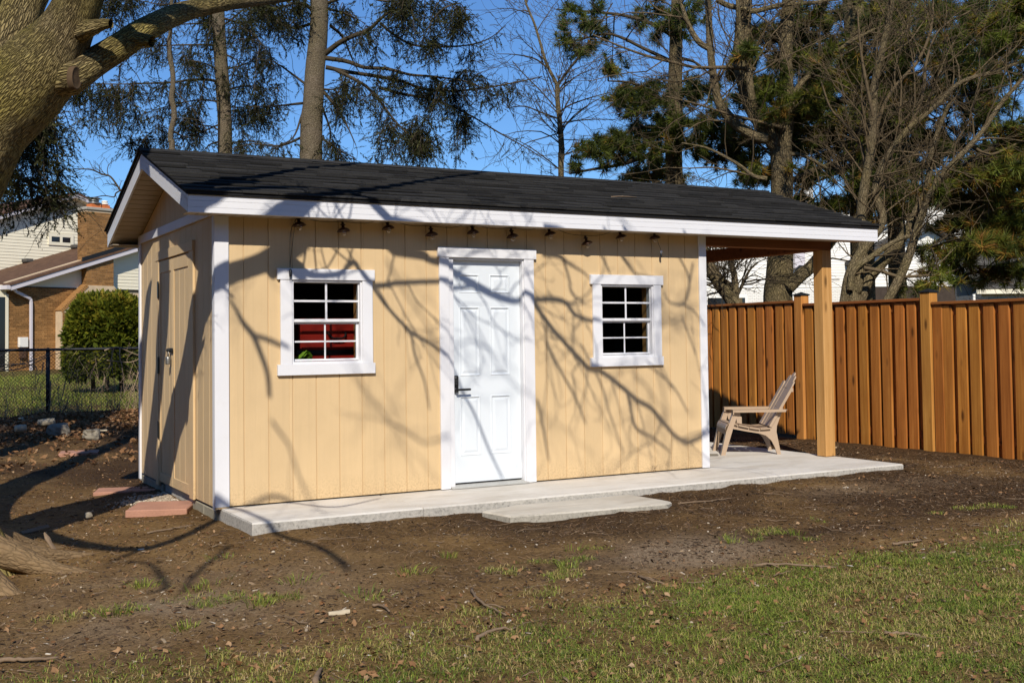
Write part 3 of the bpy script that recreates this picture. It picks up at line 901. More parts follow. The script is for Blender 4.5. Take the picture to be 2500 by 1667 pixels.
# fascia with two rolled ribs, slightly wavy sheet
def ribbed(h):
    return [(0, 0), (-.016, 0), (-.018, .003), (-.018, h * .28), (-.0145, h * .29), (-.018, h * .30), (-.018, h * .62), (-.0145, h * .63), (-.018, h * .64), (-.018, h - .001), (0, h - .001)]
mb = MB()
for a, b in ((-OX + .002, 2.97), (2.9712, 5.85), (5.8512, XR)):
    mb.prism([(p[0] - OY + .018, ZF + p[1]) for p in ribbed(ZT - ZF)], (a, 0, 0), (0, 1, 0), (0, 0, 1), (1, 0, 0), b - a)
mb.build('fascia', FASCIA, shed)
mb = MB(); mb.box(-OX + .002, XR, SD + OY - .018, SD + OY, ZF, ZT - .001); mb.build('fascia', FASCIA, shed)
# rake boards on both gable ends
H = ZT - ZF
for X0, sgn in ((-OX, -1), (XR, 1)):
    for side in (0, 1):
        def yy(y): return y if side == 0 else SD - y
        mb = MB()
        rows = [0, .30, .64, 1.0]
        for k in range(3):
            a, b = rows[k] * H + (.0012 if k else 0), rows[k + 1] * H - (.0012 if k < 2 else 0)
            poly = [(yy(-OY + .0005), ZF + a), (yy(SD / 2 - .0006), ZR - H + a), (yy(SD / 2 - .0006), ZR - H + b), (yy(-OY + .0005), ZF + b)]
            mb.prism(poly if side == 0 else poly[::-1], (X0 if sgn < 0 else X0 - .018, 0, 0), (0, 1, 0), (0, 0, 1), (1, 0, 0), .018)
        poly = [(yy(-OY + .002), ZF + .002), (yy(SD / 2 - .002), ZR - H + .002), (yy(SD / 2 - .002), ZR - .002), (yy(-OY + .002), ZT - .002)]
        mb.prism(poly if side == 0 else poly[::-1], (X0 + .004 if sgn < 0 else X0 - .016, 0, 0), (0, 1, 0), (0, 0, 1), (1, 0, 0), .012)
        mb.build('rake_board', FASCIA, shed)
# soffit planks: eaves (front, back) and the two raking soffits
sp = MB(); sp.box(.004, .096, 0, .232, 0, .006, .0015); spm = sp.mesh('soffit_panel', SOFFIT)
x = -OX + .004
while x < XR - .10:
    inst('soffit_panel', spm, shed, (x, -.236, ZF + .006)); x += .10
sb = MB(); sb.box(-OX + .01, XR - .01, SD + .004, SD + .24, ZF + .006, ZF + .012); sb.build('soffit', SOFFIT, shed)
rp = MB(); rp.box(.002, OX - .020, .004, .102, 0, .007, .002); rpm = rp.mesh('soffit_panel', SOFFIT)
slen = (SD / 2 + OY) / upv[1]
k = 0
while (k + 1) * .106 < slen - .02:
    d = .012 + k * .106
    for side in (0, 1):
        y = -OY + d * upv[1]; z = ZF + .008 + d * upv[2]
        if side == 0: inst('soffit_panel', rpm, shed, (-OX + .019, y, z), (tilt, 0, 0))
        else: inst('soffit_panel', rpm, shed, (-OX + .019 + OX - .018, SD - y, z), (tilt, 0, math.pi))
    k += 1
mb = MB()
mb.prism([(-OY + .02, ZF + .05), (SD / 2, ZR - H + .05), (SD + OY - .02, ZF + .05), (SD + OY - .02, ZF + .06), (SD / 2, ZR - H + .06), (-OY + .02, ZF + .06)], (SX1 + .02, 0, 0), (0, 1, 0), (0, 0, 1), (1, 0, 0), XR - SX1 - .05)
mb.build('porch_ceiling', BEAMW, shed)
# ---- porch posts and beams
for y0 in (.06, 2.80):
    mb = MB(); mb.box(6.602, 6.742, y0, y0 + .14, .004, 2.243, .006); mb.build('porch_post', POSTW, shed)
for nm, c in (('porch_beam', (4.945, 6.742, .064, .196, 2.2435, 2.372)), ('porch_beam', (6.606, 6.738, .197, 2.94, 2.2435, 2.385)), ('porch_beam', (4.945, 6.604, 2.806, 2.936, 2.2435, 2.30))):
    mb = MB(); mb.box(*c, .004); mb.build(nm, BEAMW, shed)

# ------------------------------------------------------------------ things inside, seen through the left window
ch = thing('tool_chest', 'scuffed red metal tool chest with a dark drawer handle behind the left window', 'tool chest', (1.05, .45, 0))
mb = MB(); mb.box(.74, 1.60, .34, .74, .013, 1.20, .006); mb.build('cabinet', REDM, ch)
mb = MB(); mb.box(.79, 1.56, .32, .72, 1.245, 1.515, .008); up_ = mb.build('top_chest', REDM, ch)
for z0, z1 in ((1.262, 1.375), (1.385, 1.505)):
    mb = MB(); mb.box(.812, 1.54, .312, .3195, z0, z1, .003); mb.build('drawer_front', REDM, up_)
mb = MB(); mb.box(.77, 1.57, .33, .735, 1.2005, 1.2445); mb.build('chest_gap', BLACK, ch)
for z0, z1 in ((1.06, 1.19), (.92, 1.05)):
    mb = MB(); mb.box(.76, 1.58, .331, .3395, z0, z1, .003); mb.build('drawer_front', REDM, ch)
mb = MB(); mb.tube(spline([(1.045, .312, 1.392), (1.05, .285, 1.375), (1.075, .272, 1.345), (1.125, .270, 1.340), (1.175, .272, 1.347), (1.20, .285, 1.378), (1.205, .312, 1.392)], 4), .009, 8)
mb.build('handle', BLACK, up_, True)
bag = thing('cloth_bag', 'crumpled lime green cloth lying at the lower left of the left window', 'cloth', (.76, .20, 1.16))
V = []; F = []
for i in range(9):
    for j in range(7):
        a, b = i / 8, j / 6
        V.append((.665 + .20 * a, .19 + .10 * b, 1.158 + .075 * math.exp(-((a - .72) / .28) ** 2) * (1 - .5 * b) + .02 * math.sin(9 * a + 5 * b)))
for i in range(8):
    for j in range(6): F.append((i * 7 + j, (i + 1) * 7 + j, (i + 1) * 7 + j + 1, i * 7 + j + 1))
n0 = len(V); V += [(v[0], v[1], v[2] - .006 - .02) for v in V[:n0]]
F += [tuple(n0 + q for q in f[::-1]) for f in F[:48]]
mb = MB(); mb.add(V, F); mb.build('folded_cloth', LIME, bag, True)
tb = thing('work_shelf', 'plain wooden shelf under the left window holding the lime cloth', 'shelf', (.75, .2, 1.1))
mb = MB(); mb.box(.50, .74, .125, .31, 1.10, 1.128, .003); mb.build('board', INNER, tb)
mb = MB(); mb.box(.52, .72, .14, .17, .013, 1.0995); mb.build('bracket', INNER, tb)

# ------------------------------------------------------------------ lamps of the string light under the eave
LX = [.661, 1.047, 1.451, 1.861, 2.269, 2.669, 3.067, 3.473, 3.862, 4.264]
LZ = [2.267, 2.234, 2.270, 2.228, 2.261, 2.239, 2.272, 2.199, 2.273, 2.278]
WHERE = ['at the left end of the eave string, over the left window edge', 'over the right half of the left window', 'just right of the left window',
         'over the left end of the door header', 'over the left half of the white door', 'over the right half of the white door',
         'just right of the white door', 'hanging lowest, just left of the right window', 'over the right half of the right window', 'at the right end of the string, beside the plug']
def make_lamp(x, z, label, tl):
    r = thing('pendant_lamp', 'bronze lamp ' + label, 'lamp', (x, -.075, z), 'lamps of the string light under the eave')
    ax = np.array([math.sin(tl), -.12, -math.cos(tl)]); ax /= np.linalg.norm(ax)
    o = np.array([x, -.075, z + .035])
    mb = MB(); mb.lathe([(.010, -.034), (.013, -.030), (.013, -.004), (.023, .003), (.040, .010), (.054, .026), (.058, .031), (.053, .031), (.034, .016)], o, 18, ax)
    sh = mb.build('shade', COPPER, r, True)
    mb = MB(); mb.obox(o - ax * .026, ((1, 0, 0), (0, 1, 0), (0, 0, 1)), (.022, .006, .005), .002); mb.obox(o - ax * .026, ((1, 0, 0), (0, 1, 0), (0, 0, 1)), (.006, .022, .005), .002); mb.lathe([(.008, -.05), (.011, -.045), (.011, -.033)], o, 10, ax)
    mb.build('socket', BLACK, r)
    mb = MB(); mb.lathe([(.010, .016), (.014, .022), (.023, .034), (.026, .046), (.021, .060), (.010, .069), (.001, .071)], o, 14, ax)
    mb.build('bulb', GLASSB, r, True)
    mb = MB(); mb.tube([o + ax * .02, o + ax * .036 + np.array([.004, 0, 0]), o + ax * .044, o + ax * .036 - np.array([.004, 0, 0]), o + ax * .021], .0012, 4); mb.build('filament', STEEL, r)
def m_bulb():
    m = Mat('clear_bulb_glass')
    tr = m.node('ShaderNodeBsdfTransparent'); tr.inputs[0].default_value = (.92, .88, .80, 1)
    gl = m.node('ShaderNodeBsdfGlossy'); gl.inputs['Roughness'].default_value = .05
    lw = m.node('ShaderNodeLayerWeight'); lw.inputs['Blend'].default_value = .35
    mx = m.node('ShaderNodeMixShader')
    m.L(m.math('ADD', m.math('MULTIPLY', lw.outputs['Facing'], .55), .06), mx.inputs[0]); m.L(tr.outputs[0], mx.inputs[1]); m.L(gl.outputs[0], mx.inputs[2])
    m.L(mx.outputs[0], m.n['Material Output'].inputs['Surface'])
    return m.m
GLASSB = m_bulb()
rng = random.Random(4)
for x, z, w in zip(LX, LZ, WHERE): make_lamp(x, z, w, rng.uniform(.05, .22))
cord = thing('light_cord', 'thin dark cord linking the lamps under the eave, with a plug hanging at each end', 'cord', (2.4, -.07, 2.3))
mb = MB()
pts = []
for i, (x, z) in enumerate(zip(LX, LZ)):
    pts.append((x - .01, -.07, z + .085))
    if i < 9:
        xm = (x + LX[i + 1]) / 2; pts.append((xm, -.06, (z + LZ[i + 1]) / 2 + .075 - .012))
mb.tube(spline(pts, 3), .0022, 4)
mb.tube(spline([(LX[0] - .01, -.07, LZ[0] + .085), (.60, -.05, 2.22), (.597, -.037, 2.0), (.596, -.036, 1.93)], 4), .0022, 4)
mb.tube(spline([(LX[0] - .02, -.07, LZ[0] + .08), (.625, -.05, 2.20), (.603, -.037, 2.0), (.598, -.036, 1.93)], 4), .0018, 4)
mb.tube(spline([(LX[9] + .02, -.07, LZ[9] + .04), (4.32, -.06, 2.24), (4.352, -.05, 2.19), (4.358, -.05, 2.16)], 4), .0022, 4)
mb.build('cable', BLACKM, cord, True)
mb = MB(); mb.lathe([(.006, 0), (.012, -.01), (.0125, -.055), (.009, -.065)], (.597, -.046, 1.915), 10); mb.build('plug', BLACK, cord, True)
mb = MB(); mb.box(.588, .591, -.05, -.043, 1.822, 1.852); mb.box(.602, .605, -.05, -.043, 1.822, 1.852); mb.build('plug_prong', STEEL, cord)
mb = MB(); mb.lathe([(.005, 0), (.011, -.008), (.011, -.05), (.008, -.055)], (4.359, -.05, 2.155), 10); mb.build('plug', BLACK, cord, True)
mb = MB(); mb.box(4.348, 4.372, -.056, -.050, 2.148, 2.168, .001); mb.build('tag', WHITE, cord)
# ------------------------------------------------------------------ garden chair on the porch slab
def build_chair():
    F0 = np.array([5.85, .857, 0.0]); a_ = np.array([.867, -.498, 0]); w_ = np.array([.498, .867, 0]); z_ = np.array([0, 0, 1.0])
    root = thing('adirondack_chair', 'tan plastic adirondack chair in side view on the porch slab', 'chair', (6.1, 1.0, 0))
    def P(a, w, z): return F0 + a_ * a + w_ * w + z_ * z
    legs = [(-.036, 0), (.015, 0), (.115, .30), (.205, .505), (.112, .541)]
    rail = [(.062, .338), (.10, .355), (.16, .331), (.28, .305), (.404, .284), (.512, .290), (.572, .376), (.610, .478), (.664, .478), (.628, .390), (.600, .315), (.594, .25), (.617, .123), (.640, .0), (.598, .0), (.573, .080), (.538, .153), (.475, .211), (.403, .234), (.266, .257), (.09, .292)]
    for w0, sg in ((0.0, 1), (.55, -1)):
        mb = MB(); mb.prism([legs[0], legs[1], (.107, .295), (.175, .487), (.118, .487), (.03, .26)], P(0, w0, 0), a_, z_, w_, .035)
        mb.prism([(-.036, 0), (-.022, 0), (.045, .26), (.128, .487), (.114, .487), (.026, .26)], P(0, w0 - .022, 0), a_, z_, w_, .08)
        mb.build('front_leg', CHAIRM, root)
        mb = MB(); mb.prism(rail, P(0, w0 + (.036 if sg > 0 else -.031), 0), a_, z_, w_, .030); mb.build('side_rail', CHAIRM, root)
        mb = MB()
        wa = w0 - .045 if sg > 0 else w0 - .045
        mb.prism([(.100, wa), (.135, wa - .012), (.60, wa + .0), (.69, wa + .012), (.712, wa + .05), (.69, wa + .085), (.60, wa + .10), (.13, wa + .118), (.10, wa + .10)], P(0, 0, .488), a_, w_, z_, .013)
        mb.prism([(.100, wa), (.135, wa - .012), (.60, wa + .0), (.69, wa + .012), (.69, wa + .018), (.60, wa + .006), (.135, wa - .006), (.106, wa)], P(0, 0, .474), a_, w_, z_, .014)
        mb.prism([(.100, wa), (.112, wa), (.112, wa + .10), (.10, wa + .10)], P(0, 0, .45), a_, w_, z_, .05)
        mb.build('armrest', CHAIRM, root)
        mb = MB(); mb.prism([(.150, .36), (.205, .345), (.205, .42), (.19, .43), (.19, .487), (.14, .487)], P(0, w0 + (.005 if sg > 0 else .0), 0), a_, z_, w_, .028); mb.build('arm_bracket', CHAIRM, root)
    prof = spline([(.02, .236), (.022, .30), (.050, .350), (.095, .362), (.16, .338), (.28, .311), (.40, .292), (.53, .298)], 6)
    d = np.concatenate([[0], np.cumsum(np.linalg.norm(np.diff(prof, axis=0), axis=1))])
    cuts = np.linspace(0, d[-1], 6)
    for i in range(5):
        t = np.linspace(cuts[i] + .004, cuts[i + 1] - .004, 6)
        pp = [(np.interp(x, d, prof[:, 0]), np.interp(x, d, prof[:, 1])) for x in t]
        poly = [(p[0], p[1]) for p in pp] + [(p[0], p[1] - .012) for p in pp[::-1]]
        mb = MB(); mb.prism(poly, P(0, .004, 0), a_, z_, w_, .577); mb.build('seat_slat', CHAIRM, root)
    k = 5; wid = .104
    for i in range(k):
        c = (i - 2); w0 = .292 + c * .112
        top = .905 - .034 * abs(c) ** 1.6
        b0 = np.array([.515, .312]); d0 = np.array([.872 - .53, .901 - .319]); d0 /= np.linalg.norm(d0); n0 = np.array([d0[1], -d0[0]])
        L = (top - .312) / d0[1]
        mb = MB(); dirv = a_ * d0[0] + z_ * d0[1]; nv = a_ * n0[0] + z_ * n0[1]
        h = wid / 2
        poly = [(0, -h), (L - .05, -h), (L - .012, -h * .75), (L, 0 if c == 0 else h * .25 * np.sign(-c)), (L - .012, h * .75), (L - .05, h), (0, h)]
        o = P(b0[0], w0, b0[1]) + nv * (.012 * (1 - (c / 2.0) ** 2)) - nv * .006
        mb.prism(poly, o, dirv, w_, nv, .014)
        mb.prism([(0, -h), (L - .07, -h), (L - .07, -h + .010), (0, -h + .010)], o + nv * .014, dirv, w_, nv, .014)
        mb.prism([(0, h - .010), (L - .07, h - .010), (L - .07, h), (0, h)], o + nv * .014, dirv, w_, nv, .014)
        mb.build('back_slat', CHAIRM, root)
    for a, z in ((.655, .505), (.775, .712)):
        mb = MB(); mb.beam(P(a, .02, z), P(a, .565, z), .04, .022, up=a_); mb.build('back_brace', CHAIRM, root)
build_chair()
mb = MB(); mb.obox((5.60, .98, .012), ((.86, -.50, .0), (.50, .86, 0), (0, 0, 1)), (.21, .05, .004), .002)
tag(mb.build('flat_board', STONE), 'thin grey board lying on the slab at the foot of the tan chair', 'board')

# ------------------------------------------------------------------ wooden fence
FX = 8.60
fence = thing('wooden_fence', 'orange brown board fence with capped posts and a flat top rail right of the shed', 'fence', (FX, 1, -.05))
rng = random.Random(8)
def board_mesh(w, h, t=.021):
    b = MB(); b.box(0, t, -w, 0, 0, h, .003); return b.mesh('board', FENCEW)
secs = [  # y far, y near, rail underside, ground line, outer board left edges
    (6.6, 2.285, 1.748, .004, [4.175 + .187 * i for i in range(13, 0, -1)] + [4.175, 4.0, 3.815, 3.626, 3.431, 3.241, 3.05, 2.864, 2.674, 2.489]),
    (2.125, .195, 1.702, -.045, [2.11, 1.935, 1.745, 1.554, 1.368, 1.174, .985, .798, .604, .420]),
    (.035, -3.1, 1.650, -.052, [.03 - .002, -.155, -.345, -.535, -.725, -.915, -1.105, -1.295, -1.485, -1.675, -1.865, -2.055, -2.245, -2.435, -2.625, -2.815])]
secs[2] = (.035, -3.1, 1.650, -.052, [.033, -.087, -.284, -.469, -.66, -.858, -1.043] + [-1.043 - .19 * i for i in range(1, 11)])
om = {}
_k = (FX - CAM[0]) / (8.28 - CAM[0])
fy = lambda y: CAM[1] + (y - CAM[1]) * _k
fz = lambda z: CAM[2] + (z - CAM[2]) * _k
for ya, yb, zt, zb, edges in secs:
    ya, yb, zt, zb, edges = fy(ya), fy(yb), fz(zt), fz(zb), [fy(e) for e in edges]
    for y in edges:
        w = rng.choice((.134, .137, .14))
        if y - w < yb + .004: w = max(.04, y - yb - .006)
        h = zt - zb - .004
        key = (w, round(h, 3))
        if key not in om: om[key] = (board_mesh(w, h, .030), board_mesh(.125, h - .01, .019))
        inst('board', om[key][0], fence, (FX + rng.uniform(-.003, .003), y + rng.uniform(-.006, .006), zb - rng.uniform(0, .012)), (rng.uniform(-.003, .003), 0, rng.uniform(-.012, .012)))
        if y - .19 + .04 > yb: inst('board', om[key][1], fence, (FX + .046 + rng.uniform(-.002, .002), y - .105, zb + .004))
    mb = MB(); mb.box(FX - .024, FX + .095, yb + .001, ya - .001, zt + .001, zt + .036, .004); mb.build('top_rail', RAILW, fence)
    mb = MB(); mb.box(FX + .0315, FX + .0445, yb + .001, ya - .001, zt - .12, zt - .0005); mb.build('back_rail', RAILW, fence)
    mb = MB(); mb.box(FX + .0315, FX + .0445, yb + .001, ya - .001, zb + .15, zb + .24); mb.build('back_rail', RAILW, fence)
for y, z0, z1 in ((2.205, -.15, 1.842), (.115, -.15, 1.795), (-3.18, -.15, 1.75), (6.68, -.1, 1.86)):
    y, z1 = fy(y), fz(z1)
    mb = MB(); mb.box(FX - .032, FX + .108, y - .072, y + .072, z0, z1, .005); po = mb.build('fence_post', FENCEPOST, fence)
    c = (FX + .038, y)
    mb = MB(); mb.box(c[0] - .082, c[0] + .082, c[1] - .084, c[1] + .084, z1 + .0008, z1 + .018, .003)
    mb.add([(c[0] - .078, c[1] - .08, z1 + .0185), (c[0] + .078, c[1] - .08, z1 + .0185), (c[0] + .078, c[1] + .08, z1 + .0185), (c[0] - .078, c[1] + .08, z1 + .0185), (c[0], c[1], z1 + .052)], [(0, 1, 4), (1, 2, 4), (2, 3, 4), (3, 0, 4)])
    mb.build('post_cap', BLACKM, po)

# ------------------------------------------------------------------ wire fence at the back left
WY = 11.2
wf = thing('chain_link_fence', 'black chain link fence at the back left between the leaf bank and the far lawn', 'fence', (.3, WY, .1))
ztop_w = 1.235
def bary(u, v): return on_plane(u, v, 1, WY)
px_post = bary(117, 940)[0]
for x in (px_post - 2.6, px_post, px_post + 2.6, px_post + 5.2):
    mb = MB(); g = float(ground_z(x, WY)); mb.tube([(x, WY, g - .2), (x, WY, ztop_w - .01)], .034, 10)
    po = mb.build('post', BLACKM, wf, True)
    mb = MB(); mb.lathe([(.038, 0), (.038, .03), (.022, .055), (.012, .06)], (x, WY, ztop_w - .02), 10); mb.build('post_cap', BLACKM, po, True)
mb = MB(); mb.tube([(px_post - 4, WY, ztop_w), (px_post + 7, WY, ztop_w + .015)], .024, 8); mb.build('rail', BLACKM, wf, True)
tb_ = Tubes()
S_ = .058; x0, x1, z0, z1 = px_post - 1.6, px_post + 2.9, .06, ztop_w - .02
for i in range(int((x1 - x0) / S_) + 30):
    for sg in (1, -1):
        pts = []
        z = z0; x = x0 + i * S_ - (.0 if sg > 0 else 0) 
        pts = []
        k = int((z1 - z0) / (S_ * .5))
        xs = [x + sg * .5 * S_ * j for j in range(k + 1)]
        # woven: each wire zigzags half a mesh left and right
        zz = [z0 + j * S_ * .5 for j in range(k + 1)]
        P = [(x + (S_ * .5 if (j % 2) else 0) * sg, WY + (.004 if j % 2 else -.004), zz[j]) for j in range(k + 1)]
        if x0 <= x <= x1: tb_.add(P, .0042, 3)
o = tb_.build('wire_mesh', BLACKM, wf, False); tag(o, kind='stuff')

# ------------------------------------------------------------------ houses beyond the yard
class Wall:
    """a frame on an upright wall: s along it, z up, n towards the viewer"""
    def __init__(w, u, v, z, theta):
        q = ray(u, v); t = (z - CAM[2]) / q[2]
        w.o = CAM + q * t; w.o[2] = 0
        rh = _r0; fh = np.array([_sy, _cy, 0])
        w.d = math.cos(theta) * rh + math.sin(theta) * fh
        w.n = np.cross(w.d, (0, 0, 1))     # points to the viewer's side
        if w.n @ (CAM - w.o) < 0: w.n = -w.n
    def sz(w, u, v, n=0.0):
        q = ray(u, v); o = w.o + w.n * n
        t = ((o - CAM) @ w.n) / (q @ w.n)
        p = CAM + q * t - o
        return np.array([p @ w.d, p[2]])
    def P(w, s, z, n=0.0): return w.o + w.d * s + w.n * n + np.array([0, 0, z])
    def box(w, mb, s0, s1, z0, z1, n0, n1, ch=0.0):
        return mb.obox(w.P((s0 + s1) / 2, (z0 + z1) / 2, (n0 + n1) / 2), (w.d, w.n, (0, 0, 1)), (abs(s1 - s0) / 2, abs(n1 - n0) / 2, abs(z1 - z0) / 2), ch)
    def prism(w, mb, poly, n0, n1):
        return mb.prism(poly, w.P(0, 0, n0), w.d, (0, 0, 1), w.n, n1 - n0)
def clapboards(w, root, poly, n, mat, h=.11, t=.018):
    """horizontal siding courses clipped to a convex outline, every course a board"""
    P = np.array(poly); zmin, zmax = P[:, 1].min(), P[:, 1].max()
    z = zmin
    def span(zz):
        xs = []
        for i in range(len(P)):
            a, b = P[i], P[(i + 1) % len(P)]
            if (a[1] - zz) * (b[1] - zz) <= 0 and abs(a[1] - b[1]) > 1e-9:
                xs.append(a[0] + (b[0] - a[0]) * (zz - a[1]) / (b[1] - a[1]))
        return (min(xs), max(xs)) if len(xs) > 1 else None
    while z < zmax - .01:
        z2 = min(z + h, zmax)
        a = span(z + 1e-4); b = span(z2 - 1e-4)
        if a and b:
            mb = MB()
            V = [w.P(a[0], z, n), w.P(a[1], z, n), w.P(b[1], z2, n), w.P(b[0], z2, n), w.P(a[0], z, n + t), w.P(a[1], z, n + t), w.P(b[1], z2, n + .003), w.P(b[0], z2, n + .003)]
            mb.add(V, [(3, 2, 1, 0), (4, 5, 6, 7), (0, 1, 5, 4), (1, 2, 6, 5), (2, 3, 7, 6), (3, 0, 4, 7)])
            mb.build('siding_board', mat, root)
        z = z2
def bricks(w, root, rects, n, limit, L=.215, H=.068, j=.011, seed=1, face='n', mat=None):
    """running bond; the first ones singly, the rest in one part"""
    rng = random.Random(seed); rest = MB(); var = []; k = 0
    lib = {}
    for (s0, s1, z0, z1) in rects:
        row = 0; z = z0
        while z + H * .6 < z1:
            s = s0 - (0 if row % 2 == 0 else L * .5)
            while s < s1:
                a, b = max(s, s0), min(s + L - j, s1)
                if b - a > .03:
                    pr = .012 + rng.uniform(-.003, .004)
                    if k < limit:
                        key = round(b - a, 2)
                        if key not in lib:
                            m_ = MB(); m_.obox((0, 0, 0), (w.d, w.n, (0, 0, 1)), ((b - a) / 2, .02, (H - j) / 2)); lib[key] = m_.mesh('brick', mat or BRICK)
                        inst('brick', lib[key], root, w.P((a + b) / 2, z + (H - j) / 2, n - .02 + pr))
                    else:
                        w.box(rest, a, b, z, z + H - j, n - .03, n + pr); var += [rng.uniform(-.25, .25)] * 8
                    k += 1
                s += L
            z += H; row += 1
    if rest.v:
        o = rest.build('brickwork', mat or BRICK, root); tag(o, kind='stuff')
        at_ = o.data.attributes.new('var', 'FLOAT', 'POINT'); at_.data.foreach_set('value', np.array(var, np.float32))

def left_house():
    w = Wall(80, 905, .42, math.radians(53))
    root = thing('brick_house', 'brown brick and cream sided house with a brick chimney behind the wire fence', 'house', tuple(w.P(0, .4)))
    px = lambda u, v, n=0: w.sz(u, v, n)
    c1 = lambda x, y: (x / 6.534, 460 + y / 6.534)
    c2 = lambda x, y: (x / 6.271, 650 + y / 6.271)
    zg = .42
    s_l, s_r = px(*c2(110, 900))[0], px(*c2(2600, 600))[0]
    zb = px(*c2(700, 330))[1]
    NF = .45                                           # rake overhang
    e0 = px(*c1(265, 1520), NF); e1 = px(*c1(2030, 985), NF)
    m = (e1[1] - e0[1]) / (e1[0] - e0[0])
    rk = lambda s: e0[1] + m * (s - e0[0])
    # lower gable: brick to the ledge, cream boards above
    mb = MB(); w.prism(mb, [(s_l, zg - .6), (s_r, zg - .6), (s_r, rk(s_r) + .1), (s_l, rk(s_l) + .1)], -.25, -.02); mb.build('wall', MORTAR, root)
    clapboards(w, root, [(s_l, zb + .03), (s_r, zb + .03), (s_r, rk(s_r) - .05), (s_l, max(zb + .04, rk(s_l) - .05))], 0, CREAM, .125)
    bricks(w, root, [(s_l, s_r * .0 + px(*c2(1130, 600))[0], zg - .1, zb - .01)], 0, 300, seed=3)
    mb = MB(); w.box(mb, s_l, s_r, zg - .6, zg - .02, -.05, .03); mb.build('foundation', BLOCK, root)
    mb = MB(); w.box(mb, s_l, s_r, zb - .008, zb + .03, -.02, .05); mb.build('ledge', BLACKM, root)
    # the taller wall behind; found where the low roof meets it
    a = px(*c1(0, 1300), -2.4); NB = -2.4
    for NB in np.arange(-.4, -9, -.1):
        q = px(*c1(300, 1215), NB)
        if q[1] <= rk(q[0]) + .07: break
    g0, gA, g1 = px(*c1(0, 440), NB + .4), px(*c1(1210, 95), NB + .4), px(*c1(1420, 190), NB + .4)
    m1 = (gA[1] - g0[1]) / (gA[0] - g0[0]); m2 = (g1[1] - gA[1]) / (g1[0] - gA[0])
    sL, sR = gA[0] - 7.0, gA[0] + (4.0 if abs(m2) < .6 else 3.0)
    up = lambda s: gA[1] + (m1 * (s - gA[0]) if s < gA[0] else m2 * (s - gA[0]))
    mb = MB(); w.prism(mb, [(sL, zg), (sR, zg), (sR, up(sR)), (gA[0], gA[1]), (sL, up(sL))], NB - .4, NB - .02); mb.build('wall', CREAM, root)
    clapboards(w, root, [(sL, rk(sL) - .3), (sR, rk(sL) - .3), (sR, up(sR) - .02), (gA[0], gA[1] - .02), (sL, up(sL) - .02)], NB, CREAM, .125)
    for s0, s1 in ((sL - .3, gA[0]), (gA[0], sR + .3)):
        mb = MB(); w.prism(mb, [(s0, up(s0) - .13), (s1, up(s1) - .13), (s1, up(s1) + .02), (s0, up(s0) + .02)], NB + .40, NB + .43); mb.build('rake_board', TRIMP, root)
        mb = MB(); w.prism(mb, [(s0, up(s0) + .021), (s1, up(s1) + .021), (s1, up(s1) + .09), (s0, up(s0) + .09)], NB - 9, NB + .46); mb.build('roof', BROWNROOF, root)
        mb = MB(); w.prism(mb, [(s0, up(s0) - .13), (s1, up(s1) - .13), (s1, up(s1) - .10), (s0, up(s0) - .10)], NB + .02, NB + .39); mb.build('soffit', CREAM, root)
    # small two-light window in the taller wall
    a, b = px(*c1(770, 712), NB + .03), px(*c1(1170, 925), NB + .03)
    mb = MB()
    for r in cut((a[0], b[0], b[1], a[1]), [(a[0] + .13, a[0] + .46 * (b[0] - a[0]), b[1] + .13, a[1] - .13), (a[0] + .55 * (b[0] - a[0]), b[0] - .13, b[1] + .13, a[1] - .13)]):
        w.box(mb, r[0], r[1], r[2], r[3], NB + .01, NB + .06)
    wo = mb.build('window', CREAM, root)
    for s0, s1 in ((a[0] + .13, a[0] + .46 * (b[0] - a[0])), (a[0] + .55 * (b[0] - a[0]), b[0] - .13)):
        mb = MB(); w.box(mb, s0, s1, b[1] + .13, a[1] - .13, NB + .020, NB + .032); mb.build('pane', DARKGLASS, wo)
    # low roof
    sB = px(*c1(1330, 920), NB)[0] + 3.2
    mb = MB(); w.prism(mb, [(e0[0] - .25, rk(e0[0] - .25)), (sB, rk(sB)), (sB, rk(sB) + .07), (e0[0] - .25, rk(e0[0] - .25) + .07)], NB, NF + .03); mb.build('roof', BROWNROOF, root)
    mb = MB(); w.prism(mb, [(e0[0] - .2, rk(e0[0] - .2) - .17), (e1[0] + 1.5, rk(e1[0] + 1.5) - .17), (e1[0] + 1.5, rk(e1[0] + 1.5) - .003), (e0[0] - .2, rk(e0[0] - .2) - .003)], NF - .03, NF); mb.build('rake_board', TRIMP, root)
    mb = MB(); w.prism(mb, [(e0[0] - .2, rk(e0[0] - .2) - .17), (e1[0] + 1.5, rk(e1[0] + 1.5) - .17), (e1[0] + 1.5, rk(e1[0] + 1.5) - .13), (e0[0] - .2, rk(e0[0] - .2) - .13)], .02, NF - .031); mb.build('soffit', CREAM, root)
    mb = MB(); w.box(mb, e0[0] - .36, e0[0] - .22, rk(e0[0]) - .20, rk(e0[0]) - .06, NB, NF + .02); gt = mb.build('gutter', TRIMP, root)
    # downspout: from the gutter, kicked back to the wall, then down
    p = [px(*c2(120, 290), .3), px(*c2(245, 395), .2), px(*c2(470, 500), .12), px(*c2(475, 540), .10), px(*c2(475, 1290), .10)]
    nn = [.35, .25, .10, .10, .10]
    mb = MB()
    for i in range(4): mb.beam(w.P(p[i][0], p[i][1], nn[i]), w.P(p[i + 1][0], p[i + 1][1] - (.9 if i == 3 else 0), nn[i + 1]), .10, .08, up=w.n, ch=.01)
    mb.build('downspout', TRIMP, root)
    # dark patio door at the left edge, and its frame
    q0 = px(*c2(0, 470)); q1 = px(*c2(105, 1250))
    mb = MB(); w.box(mb, q0[0] - 1.6, q1[0] - .08, zg, q0[1], .0, .03); dd = mb.build('patio_door', DARKGLASS, root)
